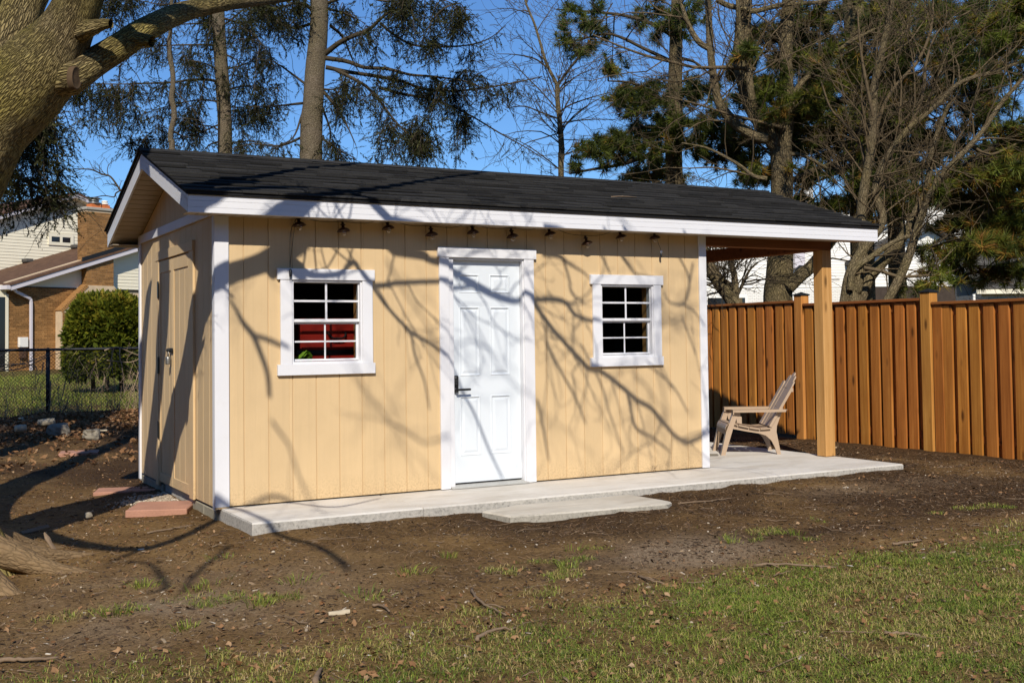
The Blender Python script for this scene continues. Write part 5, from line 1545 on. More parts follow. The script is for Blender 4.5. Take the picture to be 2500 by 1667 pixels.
    for P in (B, C, D):
        for i in range(8, len(P), 4):
            dv = P[i, :3] - P[i - 1, :3]; dv /= np.linalg.norm(dv)
            s_ = np.cross(dv, rng.normal(size=3)); s_[2] *= .5; s_ /= np.linalg.norm(s_)
            grow(T, rng, P[i, :3], dv * .5 + s_, rng.uniform(.5, 1.0), .009, 1, .25, 0, (3, 3, 4), None, (.4, .9), .5, (4, 4, 3, 3), .003)
    for i in range(16):        # finer twigs beyond, only felt as soft dapple on the wall
        q = np.array([rng.uniform(.4, 5.0), 0, rng.uniform(.4, 2.3)]) + Sd * rng.uniform(6.2, 8.5)
        grow(T, rng, q, rng.normal(size=3), rng.uniform(.8, 1.5), .012, 2, .25, 0, (4, 4, 3), None, (.4, .9), .5, (4, 4, 3, 3), .003)
    T.build('crown', BRANCHM, root)
    # fine hanging twigs that show below the big branch
    T = Tubes()
    for u, v, t in ((300, 130, 7.35), (330, 120, 7.4), (270, 150, 7.3), (420, 62, 7.9), (250, 170, 7.25), (395, 80, 7.8)):
        grow(T, rng, at(u, v, t), np.array([.5 * rng.normal(), .3, -.8]), rng.uniform(.22, .42), .004, 2, .35, -.05, (3, 3, 3), None, (.5, 1.1), .5, (4, 3, 3, 3), .0015)
    tag(T.build('twig', BRANCHM, root), kind='stuff')
    return root
BARK_BIG2 = m_bark('worn_root_bark', (.11, .075, .04), (.19, .12, .06), (.29, .195, .105), (.24, .165, .085), 20, 14.0, .4, .012, .7, .35)
big_tree()

# ------------------------------------------------------------------ spruces behind the shed
rp = np.random.default_rng(5)
SPR = [needle_spray(i, 22, .21, .034, .9) for i in range(5)]
def spruce(label, trunk, depth, limbs, clusters, seed, name='spruce_tree', dens=1.0, extra=0):
    rng = np.random.default_rng(seed)
    tp = [(u, v, depth, r) for u, v, r in trunk]
    P, R = limb_px(tp)
    b = P[-1].copy(); gz = float(ground_z(b[0], b[1]))
    root = thing(name, label, 'tree', (b[0], b[1], gz), None)
    spec = [tuple(p) + (r,) for p, r in zip(P[::3], R[::3])] + [(b[0], b[1], (b[2] + gz) / 2, R[-1] * 1.06), (b[0], b[1], gz - .2, R[-1] * 1.25)]
    top = spec[0]; dirv = np.array(spec[0][:3]) - np.array(spec[2][:3]); dirv /= np.linalg.norm(dirv)
    spec = [tuple(np.array(top[:3]) + dirv * 2.2) + (top[3] * .6,)] + spec
    uv_tube('trunk', spec[::-1], BARK_SPR, root, 24, 6, .03, None, seed)
    T = Tubes(); pos = []; dirs = []; sc = []; var = []
    allp = []
    def dress(Q, n, l0, l1, down=1.0, lo=0.25):
        for _ in range(n):
            t = rng.uniform(lo, 1.0) * (len(Q) - 1.001); j = int(t); p = Q[j] + (Q[j + 1] - Q[j]) * (t - j)
            L = rng.uniform(l0, l1)
            d = np.array([rng.normal() * .5, rng.normal() * .5, -.85 * down + .3 * rng.normal()])
            d /= np.linalg.norm(d)
            e = p + d * L
            m_ = (p + e) / 2 + rng.normal(size=3) * .06 * L
            T.add(np.array([p, m_, e]), [.004, .003, .0015], 3)
            for q in np.linspace(.1, 1.0, max(2, int(L / .085))):
                pos.append(p + (e - p) * q + rng.normal(size=3) * .03); dd = d + rng.normal(size=3) * .55
                dirs.append(-dd); sc.append(rng.uniform(.16, .30)); var.append(np.clip(rng.beta(2, 3.5), 0, 1))
    for l in limbs:
        r0 = l[0]; dz = l[1]; pts = l[2]
        n = len(pts)
        Q, RR = limb_px([(u, v, depth + dz * i / max(1, n - 1), max(.006, r0 * (1 - .8 * i / max(1, n - 1)))) for i, (u, v) in enumerate(pts)])
        T.add(Q, RR, 6); allp.append(Q)
        for i in range(3, len(Q), 2):
            dv = Q[i] - Q[i - 1]
            grow(T, rng, Q[i], dv / np.linalg.norm(dv) + rng.normal(size=3) * .6 + np.array([0, 0, -.35]), rng.uniform(.25, .7), .006, 1, .25, -.08, (3, 3, 3), None, (.4, .9), .5, (4, 3, 3, 3), .002)
        if l[3]: dress(Q, int(l[3] * dens * 1.4), .12, .42)
    AP = np.concatenate(allp)
    for (u, v, r, n, dz) in clusters:
        c = at(u, v, depth + dz); s_ = depth / FPX
        for k in range(max(4, int(n * dens / 7))):
            e = c + _r * rng.normal() * r * s_ * .55 - _u * (rng.normal() * r * s_ * .5) + _f * rng.normal() * .35
            d2 = np.linalg.norm(AP - (e + np.array([0, 0, .4])), axis=1); j = np.argmin(d2 + rng.uniform(0, .3, len(d2)))
            p0 = AP[j]
            mid = (p0 + e) / 2 + np.array([0, 0, .10 + .1 * rng.random()])
            Q = spline([p0, mid, e], 5)
            T.add(Q, np.linspace(.011, .004, len(Q)), 4)
            dress(Q, 13, .10, .36, 1.0, .25)
    for i in range(extra):
        j = rng.integers(0, len(P)); a = rng.uniform(0, 2 * math.pi)
        L = rng.uniform(.6, 1.9)
        d = np.array([math.cos(a), math.sin(a), -.25])
        Q = spline([P[j], P[j] + d * L * .5 + np.array([0, 0, .05]), P[j] + d * L + np.array([0, 0, -.25 * L])], 5)
        T.add(Q, np.linspace(.014, .003, len(Q)), 4); dress(Q, int(9 * L), .15, .45)
    o = T.build('branches', BRANCHM, root)
    if name == 'dead_tree': tag(o, kind='stuff')
    if pos: foliage('needles', SPR, pos, dirs, sc, var, SPRUCE, root, seed)
    return root
A = lambda x, y: (600 + x / 2.613, y / 2.613)
spruce('tall spruce with a thick trunk and long drooping branches behind the roof', [(779, -40, .15), (779, 60, .16), (770, 160, .17), (764, 260, .185), (757, 385, .20)], 20.0, [
    (.050, -.8, [A(505, 345), A(620, 260), A(780, 192), (931, 45), A(1000, 5), A(1060, -60)], 16),
    (.028, -1.0, [A(860, 150), A(930, 212), A(1050, 282), A(1180, 300), A(1400, 292), A(1550, 248), A(1660, 165)], 22),
    (.045, -.5, [A(510, 372), A(640, 392), A(760, 432), A(900, 440), A(1050, 478), A(1200, 490), A(1400, 520), A(1510, 560)], 26),
    (.040, .6, [A(510, 430), A(650, 460), A(850, 490), A(1000, 522), A(1150, 572), A(1350, 580), A(1550, 558), A(1760, 520), A(1890, 488)], 20),
    (.036, -1.2, [A(560, 440), A(750, 540), A(850, 640), A(950, 770), A(1050, 870), A(1160, 960)], 26),
    (.030, .8, [A(850, 560), A(1000, 600), A(1200, 640), A(1400, 720), A(1620, 850), A(1800, 950), A(1980, 1070)], 10),
    (.034, -.6, [A(500, 590), A(580, 690), A(640, 790), A(702, 925)], 0),
    (.026, .4, [A(390, 545), A(280, 462), A(205, 410), A(140, 380)], 10), (.026, .7, [A(362, 660), A(200, 676), A(0, 682)], 14), (.022, -.6, [A(360, 730), A(300, 880), A(180, 940)], 8),
    (.030, 1.0, [A(540, 165), A(620, 240), A(680, 380), A(715, 445)], 0), (.024, .5, [A(490, 690), A(540, 850), A(510, 1010)], 6), (.022, -.4, [A(500, 572), A(572, 574)], 0),
    (.030, -.9, [A(420, 60), A(330, 20), A(200, 60), A(90, 90)], 26), (.030, .8, [A(430, 150), A(300, 180), A(180, 130), A(60, 60)], 16), (.026, .6, [A(530, 60), A(640, 90), A(760, 150)], 12),
    (.030, -.9, [A(520, 20), A(700, -30), A(900, 10), A(1200, -10), A(1400, 60)], 20), (.024, .5, [A(350, 880), A(220, 930), A(40, 920), A(-120, 960)], 20), (.024, .2, [A(480, 880), A(600, 960), A(700, 1010)], 10)],
    [A(1060, 90) + (34, 40, -.9), A(1120, 240) + (34, 50, -.9), A(1140, 380) + (26, 30, -.9), A(1000, 180) + (24, 30, -.6), A(1310, 200) + (14, 14, -.9), A(1390, 240) + (14, 16, -.9), A(1000, 550) + (34, 40, .2), A(1150, 640) + (44, 50, .3), A(1330, 620) + (40, 36, .3), A(1200, 780) + (40, 60, -1.0), A(1150, 900) + (36, 54, -1.2), A(1100, 990) + (20, 20, -1.2), A(1370, 820) + (26, 40, .5), A(1340, 960) + (18, 22, .5), A(1400, 440) + (18, 14, .2), A(1600, 600) + (20, 16, .5),
     A(620, 640) + (26, 20, -.5), A(780, 620) + (36, 24, -.8), A(850, 850) + (30, 16, -1), A(900, 990) + (20, 16, -1), A(580, 730) + (24, 20, 0), A(560, 990) + (26, 26, 0), A(110, 90) + (26, 30, -.8), A(180, 180) + (24, 26, .5), A(320, 60) + (30, 30, -.4), A(330, 150) + (20, 20, 0), A(600, 110) + (30, 30, .4), A(950, 60) + (40, 30, -.7), A(740, 320) + (40, 14, -.4)], 21, dens=.85)
spruce('slim spruce with a pale scaly trunk behind the left end of the roof', [(531, -40, .115), (534, 60, .125), (540, 160, .13), (546, 250, .135), (551, 375, .14)], 22.5, [
    (.034, -.8, [(540, 205), (515, 196), (470, 195), (420, 202), (360, 204), (290, 206), (200, 205)], 36), (.022, .4, [(530, 112), (480, 110), (400, 112), (350, 118), (300, 130)], 14), (.020, -.5, [(545, 190), (520, 165), (480, 150), (440, 147)], 12),
    (.022, .6, [(540, 180), (560, 168), (590, 160), (630, 140), (655, 115)], 14), (.018, -.3, [(555, 135), (575, 145), (592, 155)], 2), (.024, -1, [(545, 45), (590, 60), (620, 85), (640, 110)], 14), (.024, .5, [(528, 55), (490, 58), (430, 62), (370, 82)], 12),
    (.026, .4, [(545, 345), (515, 352), (495, 370)], 6), (.020, .8, [(550, 330), (520, 310), (490, 305), (470, 290)], 8), (.020, -.8, [(555, 350), (620, 345), (690, 360)], 20), (.020, .8, [(550, 262), (600, 262), (680, 258)], 26), (.020, -.8, [(550, 220), (610, 210), (680, 225)], 22),
    (.018, .6, [(545, 300), (470, 330), (390, 345), (300, 352)], 22), (.018, -.6, [(545, 250), (480, 245), (400, 262), (330, 285)], 22), (.02, .7, [(530, 20), (470, 5), (400, 12), (320, 0), (240, 10)], 24), (.02, -.5, [(530, 75), (600, 20), (650, -20)], 14)],
    [(205, 240, 26, 30, -.8), (255, 250, 34, 44, -.8), (310, 255, 34, 44, -.8), (205, 285, 16, 18, -.8), (270, 285, 28, 30, -.7), (330, 300, 34, 36, -.6), (390, 245, 34, 36, -.5), (330, 350, 34, 34, .3), (395, 335, 40, 40, .3), (440, 300, 34, 30, .4), (480, 260, 34, 30, -.3), (470, 345, 26, 26, .4), (620, 285, 40, 40, .4), (660, 320, 34, 40, .4), (600, 340, 36, 36, -.4), (640, 240, 34, 34, -.6), (610, 200, 34, 30, -.5), (575, 230, 24, 24, 0), (500, 200, 20, 16, 0), (460, 170, 18, 18, 0), (260, 30, 34, 30, .5), (320, 20, 34, 34, .5), (290, 55, 24, 22, .5), (420, 20, 30, 20, .5), (500, 40, 22, 20, .3), (510, 80, 16, 12, .2), (600, 70, 26, 26, -.6), (630, 30, 26, 26, -.4), (520, 120, 14, 12, .0), (590, 110, 22, 20, -.5), (650, 170, 24, 20, .4), (380, 150, 12, 6, .3)], 22, dens=.95)
spruce('thin dead dark trunk standing between the leaning tree and the slim spruce', [(417, 55, .030), (413, 120, .040), (423, 190, .042), (419, 240, .046), (426, 280, .046), (416, 330, .044), (420, 372, .05)], 19.01, [
    (.02, .3, [(425, 322), (445, 335), (452, 365)], 0), (.012, -.2, [(420, 290), (450, 289), (485, 294)], 1), (.012, .2, [(428, 225), (470, 265), (505, 320)], 1), (.010, 0, [(415, 60), (428, 62)], 0)], [], 23, name='dead_tree')
spruce('spruce whose dark sprays hang in at the left edge under the leaning trunk', [(-140, 0, .14), (-140, 300, .15), (-145, 700, .17)], 13.0, [
    (.03, -.4, [(-140, 250), (-60, 262), (20, 285), (80, 290), (130, 302)], 18), (.034, -.3, [(-142, 395), (-60, 405), (10, 420), (60, 440), (105, 465), (150, 490)], 40), (.026, .4, [(-142, 470), (-60, 478), (0, 490), (35, 505)], 14)],
    [(70, 292, 22, 16, -.4), (110, 298, 20, 18, -.4), (88, 310, 12, 8, -.4), (30, 415, 26, 22, -.3), (75, 440, 28, 30, -.3), (115, 462, 22, 24, -.3), (140, 470, 12, 10, -.3), (20, 455, 24, 14, .3)] + [(u_, v_, 70, 60, d_) for u_, v_, d_ in zip(rp.uniform(-760, -270, 46), rp.uniform(-700, 720, 46), rp.normal(0, 1.2, 46))], 24, dens=.62)  # outer crown clusters added out of view to block skylight from the left

# ------------------------------------------------------------------ bare trees
def bare_tree(name, label, limbs, seed, mat, twig=BRANCH2, kids=(6, 5, 4), per=.9, lv=2, L=(.7, 1.5), main_r=.0, ang=(.5, 1.0), grav=.02, base_limb=0, minr=.004):
    rng = np.random.default_rng(seed)
    first = limbs[base_limb]
    p0 = at(*first[0][:3]); gz = float(ground_z(p0[0], p0[1]))
    root = thing(name, label, 'tree', (p0[0], p0[1], gz))
    T = Tubes()
    for i, l in enumerate(limbs):
        P, R = limb_px(l)
        if i == base_limb:
            P = np.vstack([[p0[0], p0[1], gz - .2], P]); R = np.concatenate([[R[0] * 1.25], R])
        if R.max() > .035:
            uv_tube('trunk' if i == base_limb else 'limb', [tuple(p) + (r,) for p, r in zip(P[::2], R[::2])] + ([tuple(P[-1]) + (R[-1],)] if len(P) % 2 == 0 else []), mat, root, 16, 4, .03, None, seed + i)
        else: T.add(P, R, 6)
        ln = np.linalg.norm(np.diff(P, axis=0), axis=1).sum()
        for k in range(int(ln * per * (6 if R.max() > .03 else 5))):
            j = rng.integers(max(1, int(len(P) * .22)), len(P) - 1)
            ax = P[j + 1] - P[j]; ax /= np.linalg.norm(ax) + 1e-9
            s_ = np.cross(ax, rng.normal(size=3)); s_ /= np.linalg.norm(s_); an = rng.uniform(*ang)
            grow(T, rng, P[j], ax * math.cos(an) + s_ * math.sin(an), rng.uniform(*L), min(.016, R[j] * .5), lv, .20, grav, kids, None, (.35, .9), .5, (5, 4, 3, 3), minr)
    T.build('branches', twig, root)
    return root
Bx = lambda x, y: (1400 + x / 2.119, y / 2.119)
def L_(dep, *pts):
    """(x, y, r) points in the enlarged sighting sheet at one depth, or (x, y, r, depth)"""
    return [Bx(p[0], p[1]) + ((p[3] if len(p) > 3 else dep), p[2] * .52) for p in pts]
C2 = lambda x, y: (600 + x / 2.613, y / 2.613)
def L2(dep, *pts): return [C2(p[0], p[1]) + (dep, p[2] * .8) for p in pts]
bare_tree('young_tree', 'slim young bare tree with a forked stem against open sky right of the roof middle', [
    L2(23, (2010, 1130, .075), (2015, 960, .075), (2005, 800, .068), (1990, 650, .062), (1988, 545, .06)),
    L2(23, (1988, 545, .045), (1920, 410, .04), (1880, 280, .034), (1840, 150, .03), (1790, 30, .026), (1770, -60, .02)),
    L2(23, (1992, 545, .035), (2050, 460, .032), (2120, 370, .028), (2190, 270, .024), (2270, 140, .02), (2340, 20, .016)),
    L2(23, (2005, 715, .024), (2060, 675, .022), (2150, 640, .018), (2250, 610, .014), (2330, 590, .01)), L2(23, (1985, 755, .024), (1900, 725, .022), (1780, 680, .018), (1660, 690, .012)),
    L2(23, (2012, 785, .02), (2100, 772, .018), (2230, 762, .014), (2360, 765, .01)), L2(23, (1978, 690, .02), (1880, 580, .018), (1780, 480, .015), (1700, 390, .012)), L2(23, (1920, 430, .024), (1840, 375, .02), (1720, 350, .014), (1600, 345, .008)),
    L2(23, (2005, 850, .018), (1900, 880, .015), (1780, 920, .012), (1700, 1000, .008)), L2(23, (2010, 890, .014), (2100, 895, .012), (2200, 900, .008)), L2(23, (2012, 1090, .02), (1900, 1000, .016), (1780, 920, .012), (1640, 855, .008)),
    L2(23, (2045, 470, .012), (2010, 380, .01), (1990, 250, .008), (1950, 160, .006))], 31, BARK_GREY, BRANCHM, (4, 4, 3), .60, 2, (.5, 1.4), minr=.004)
bare_tree('large_tree', 'stout grey trunked bare tree forking into several stems, seen through the porch', [
    L_(18.5, (1058, 1568, .46), (1066, 1400, .42), (1072, 1200, .37), (1078, 1000, .345), (1078, 850, .34), (1070, 740, .34)),
    L_(18.5, (1050, 760, .25), (985, 660, .24), (925, 560, .24), (888, 440, .25), (868, 300, .26), (878, 140, .25), (888, -20, .23), (900, -150, .2)),
    L_(18.5, (1085, 760, .24), (1108, 600, .22), (1105, 440, .20), (1100, 300, .20), (1105, 150, .20), (1112, -40, .18)),
    L_(18.2, (1000, 720, .16), (930, 700, .17), (850, 650, .16), (790, 590, .15), (748, 520, .13), (722, 380, .12), (706, 230, .11), (700, 90, .10), (690, -60, .09)),
    L_(18.0, (925, 520, .10), (912, 430, .11), (905, 330, .09), (868, 210, .08), (852, 60, .07), (850, -50, .06)), L_(18.2, (715, 260, .09), (650, 220, .09), (600, 140, .08), (570, 60, .06), (540, -40, .05)),
    L_(18.3, (1110, 1490, .20), (1170, 1430, .20), (1230, 1380, .19), (1300, 1290, .16), (1400, 1180, .12), (1500, 1100, .08)), L_(18.6, (1100, 560, .10), (1180, 430, .09), (1290, 330, .08), (1400, 240, .06), (1560, 150, .04)),
    L_(18.0, (940, 360, .06), (800, 350, .06), (640, 350, .05), (520, 325, .045), (380, 290, .04), (240, 240, .03), (100, 180, .02)), L_(18.0, (1100, 665, .06), (960, 630, .05), (800, 590, .04), (640, 540, .03), (480, 500, .02)),
    L_(17.6, (1000, 925, .07), (930, 910, .06), (850, 850, .05), (700, 770, .035), (560, 740, .02)), L_(18.4, (1110, 800, .07), (1170, 800, .06), (1240, 830, .05), (1310, 870, .04)), L_(19, (1120, 940, .09), (1220, 890, .08), (1330, 850, .07), (1470, 780, .06), (1620, 600, .05), (1700, 400, .03)),
    L_(18.2, (740, 0, .08), (800, 30, .085), (870, 45, .085), (930, 60, .08), (1000, 45, .075), (1100, 25, .07), (1250, 15, .06), (1400, -20, .05))],
    32, BARK_GREY, BRANCH2, (5, 5, 4), .75, 2, (.6, 1.8), minr=.003)
bare_tree('multi_stem_tree', 'bare tree of many leaning grey stems rising behind the porch post and fence', [
    L_(16.2, (1440, 1600, .16), (1470, 1450, .155), (1492, 1300, .14), (1490, 1100, .13), (1508, 950, .13), (1535, 800, .12), (1550, 600, .11), (1560, 420, .10), (1600, 250, .09), (1640, 50, .08), (1655, -60, .07)),
    L_(16.2, (1395, 1600, .13), (1430, 1420, .14), (1500, 1290, .14), (1600, 1140, .11), (1560, 1000, .10), (1600, 850, .09), (1720, 680, .08), (1860, 560, .07), (2000, 430, .06), (2180, 370, .05), (2340, 310, .04)),
    L_(16.4, (1470, 1600, .14), (1530, 1440, .16), (1640, 1310, .15), (1720, 1200, .13), (1780, 1080, .11), (1830, 960, .09), (1850, 800, .08), (1900, 640, .06), (1960, 500, .05)),
    L_(16.0, (1600, 1600, .12), (1680, 1450, .125), (1740, 1310, .12), (1800, 1120, .10), (1860, 980, .09), (1960, 850, .08), (2100, 700, .07), (2210, 540, .06), (2340, 390, .05)),
    L_(16.0, (1500, 1385, .06), (1580, 1400, .055), (1680, 1430, .05), (1780, 1428, .045), (1900, 1420, .03), (2000, 1390, .02)), L_(16.1, (1430, 1500, .09), (1450, 1400, .09), (1540, 1330, .08), (1680, 1240, .06), (1800, 1210, .04)),
    L_(16.5, (1535, 800, .06), (1600, 560, .055), (1680, 430, .05), (1780, 320, .045), (1850, 150, .04), (1860, -40, .03)), L_(16.3, (1510, 850, .05), (1480, 740, .05), (1400, 640, .04), (1330, 560, .03), (1280, 420, .02)),
    L_(16, (1550, 600, .05), (1500, 350, .04), (1480, 200, .03), (1470, 60, .02)), L_(16.2, (2050, 750, .04), (2150, 800, .04), (2260, 760, .035), (2340, 720, .03)), L_(16.2, (1720, 690, .05), (1800, 520, .045), (1830, 300, .04), (1900, 150, .03), (2050, 60, .02))],
    33, BARK_GREY, BRANCH2, (5, 5, 4), .66, 2, (.5, 1.7), minr=.003)
bare_tree('leaning_tree', 'small bare tree with a curved leaning stem seen through the porch behind the fence', [
    [(1800, 760, 17.5, .11), (1783, 728, 17.5, .105), (1762, 700, 17.5, .10), (1745, 672, 17.5, .10), (1735, 650, 17.5, .085), (1722, 615, 17.5, .07), (1700, 570, 17.5, .05)],
    [(1796, 760, 17.7, .06), (1796, 720, 17.7, .055), (1795, 690, 17.7, .05), (1790, 660, 17.7, .045), (1785, 635, 17.7, .035), (1800, 610, 17.7, .03), (1812, 580, 17.7, .02)],
    [(1795, 700, 17.7, .04), (1775, 690, 17.7, .04), (1750, 670, 17.7, .03)], [(1800, 720, 17.7, .03), (1815, 690, 17.7, .028), (1830, 660, 17.7, .02), (1850, 640, 17.7, .015)]],
    34, BARK_GREY, BRANCHM, (6, 6, 4), 2.2, 2, (.5, 1.2), minr=.0035)
bare_tree('bare_sapling', 'thin bare sapling with crooked twigs rising beside the left gable', [[(q[0], q[1], q[2], q[3] * .5) for q in l_] for l_ in [
    [(345, 640, 14, .03), (325, 540, 14, .028), (300, 472, 14, .026), (292, 462, 14, .024), (270, 432, 14, .022), (248, 425, 14, .02), (225, 415, 14, .018), (200, 413, 14, .014), (160, 414, 14, .010), (125, 418, 14, .008), (85, 425, 14, .005)],
    [(294, 465, 14, .02), (283, 472, 14, .018), (278, 481, 14, .016), (255, 478, 14, .013), (230, 482, 14, .011), (205, 484, 14, .008), (185, 478, 14, .006)], [(265, 430, 14, .010), (262, 415, 14, .009), (268, 400, 14, .008), (290, 386, 14, .004)], [(245, 424, 14, .008), (243, 405, 14, .007), (256, 385, 14, .004)],
    [(207, 414, 14, .006), (190, 395, 14, .005), (178, 378, 14, .003)], [(220, 482, 14, .005), (200, 468, 14, .004), (175, 448, 14, .003)], [(278, 481, 14, .006), (279, 492, 14, .004), (272, 500, 14, .002)]]],
    35, BARK_GREY, BRANCHM, (3, 3, 3), .9, 1, (.12, .35), minr=.0018)

# ------------------------------------------------------------------ pines on the right
TUFT = [pine_tuft(i, 30, .034) for i in range(5)]
def pine(label, trunk, depth, limbs, clusters, seed, name='pine_tree', yellow=.35, size=(.14, .23), tone=.38):
    rng = np.random.default_rng(seed)
    P, R = limb_px([(u, v, depth, r) for u, v, r in trunk])
    b = P[-1].copy(); gz = float(ground_z(b[0], b[1]))
    root = thing(name, label, 'tree', (b[0], b[1], gz))
    uv_tube('trunk', ([tuple(p) + (r,) for p, r in zip(P[::2], R[::2])] + [(b[0], b[1], gz - .2, R[-1] * 1.15)])[::-1], BARK_GREY, root, 20, 5, .03, None, seed)
    T = Tubes(); pos = []; dirs = []; sc = []; var = []; allp = [P]
    for r0, dz, pts in limbs:
        n = len(pts); Q, RR = limb_px([(u, v, depth + dz * i / max(1, n - 1), max(.006, r0 * (1 - .75 * i / max(1, n - 1)))) for i, (u, v) in enumerate(pts)])
        T.add(Q, RR, 6); allp.append(Q)
        for i in range(4, len(Q), 2):
            dv = Q[i] - Q[i - 1]
            grow(T, rng, Q[i], dv / np.linalg.norm(dv) + rng.normal(size=3) * .7, rng.uniform(.3, .9), .007, 1, .2, .03, (3, 3, 3), None, (.4, .9), .5, (4, 3, 3, 3), .003)
    AP = np.concatenate(allp)
    for (u, v, r, n, dz, yl) in clusters:
        c = at(u, v, depth + dz); s_ = (depth + dz) / FPX
        j = np.argmin(np.linalg.norm(AP - c, axis=1)); stem = spline([AP[j], (AP[j] + c) / 2 + np.array([0, 0, .08]), c], 4)
        T.add(stem, np.linspace(.016, .007, len(stem)), 4)
        for k in range(n):
            e = c + _r * rng.normal() * r * s_ * .55 - _u * rng.normal() * r * s_ * .42 + _f * rng.normal() * .45
            q = stem[rng.integers(2, len(stem))]
            d = e - q; d /= np.linalg.norm(d) + 1e-9
            T.add(np.array([q, (q + e) / 2 + rng.normal(size=3) * .04, e]), [.006, .004, .002], 3)
            for h in range(3):
                pos.append(e - d * .07 * h + rng.normal(size=3) * .025); dirs.append(d + rng.normal(size=3) * .4 + np.array([0, 0, .1]))
                sc.append(rng.uniform(*size)); var.append(np.clip(rng.normal(tone, .16) + (rng.uniform(.3, .55) if rng.random() < yl else 0), 0, 1))
    T.build('branches', BRANCHM, root)
    foliage('needles', TUFT, pos, dirs, sc, var, PINE, root, seed)
    return root
def cl(lst, n=10, dz=.0, y=.1, rs=1.0):
    return [Bx(x, y_) + (r / 2.119 * rs, max(4, int(n * (r / 60.0) ** 1.4)), dz + rp.normal() * .7, y) for x, y_, r in lst]
pine('dark dense pine left of the forked grey trunk, behind the right of the roof', [(1655, -60, .10), (1650, 100, .12), (1648, 250, .14), (1645, 480, .17)], 21.5, [
    (.05, -.5, [Bx(530, 560), Bx(400, 480), Bx(300, 430), Bx(180, 420)]), (.06, .5, [Bx(520, 760), Bx(400, 800), Bx(250, 850), Bx(80, 880), Bx(-20, 900)]), (.05, -.8, [Bx(520, 680), Bx(350, 660), Bx(200, 720), Bx(60, 750)]), (.05, .4, [Bx(530, 200), Bx(420, 130), Bx(250, 80), Bx(60, 60), Bx(-90, 50)]),
    (.04, -.6, [Bx(530, 330), Bx(380, 260), Bx(200, 180), Bx(60, 200), Bx(-40, 230)]), (.04, .6, [Bx(540, 100), Bx(450, 60), Bx(380, 0)]), (.04, .6, [Bx(540, 300), Bx(640, 330), Bx(760, 440)]), (.05, .4, [Bx(540, 640), Bx(640, 660), Bx(760, 720)])],
    cl([(280, 470, 90), (360, 520, 110), (250, 540, 70), (430, 470, 90), (480, 560, 80), (330, 600, 80), (230, 500, 60), (180, 380, 50), (200, 340, 40), (160, 730, 80), (240, 720, 80), (330, 700, 90), (420, 720, 100), (120, 790, 70), (60, 770, 50), (200, 800, 90), (300, 780, 90), (400, 800, 90), (520, 700, 90), (600, 760, 90), (460, 640, 80), (560, 620, 70), (20, 860, 40), (-10, 800, 30)], 12, 0, .15)
    + cl([(-20, 60, 40), (40, 80, 50), (110, 110, 50), (60, 150, 50), (-30, 200, 50), (0, 260, 50), (60, 280, 50), (120, 60, 40), (170, 170, 40), (-60, 130, 30), (90, 220, 40), (340, 100, 60), (420, 60, 60), (480, 120, 60), (540, 60, 60), (600, 110, 60), (430, 170, 50), (560, 180, 50), (650, 60, 50), (700, 20, 50)], 10, 0, .05)
    + cl([(600, 500, 70), (680, 480, 60), (620, 430, 50), (750, 560, 60), (700, 660, 80), (800, 700, 80), (820, 790, 80), (720, 800, 80), (900, 800, 70)], 16, 0, .12), 41)
pine('low yellow green cedar whose top just shows over the shed roof', [(1600, 395, .04), (1598, 430, .05), (1597, 500, .07)], 24.0, [(.02, 0, [(1598, 430), (1570, 420), (1545, 425)]), (.02, 0, [(1598, 430), (1630, 415), (1650, 420)])],
     [(1560, 425, 26, 40, 0, .25), (1600, 400, 26, 46, 0, .3), (1610, 425, 30, 50, 0, .3), (1640, 430, 26, 40, 0, .25), (1580, 440, 30, 40, 0, .2), (1530, 435, 24, 30, 0, .2), (1660, 445, 24, 30, 0, .2)], 42, name='cedar_tree', size=(.08, .14), tone=.6)
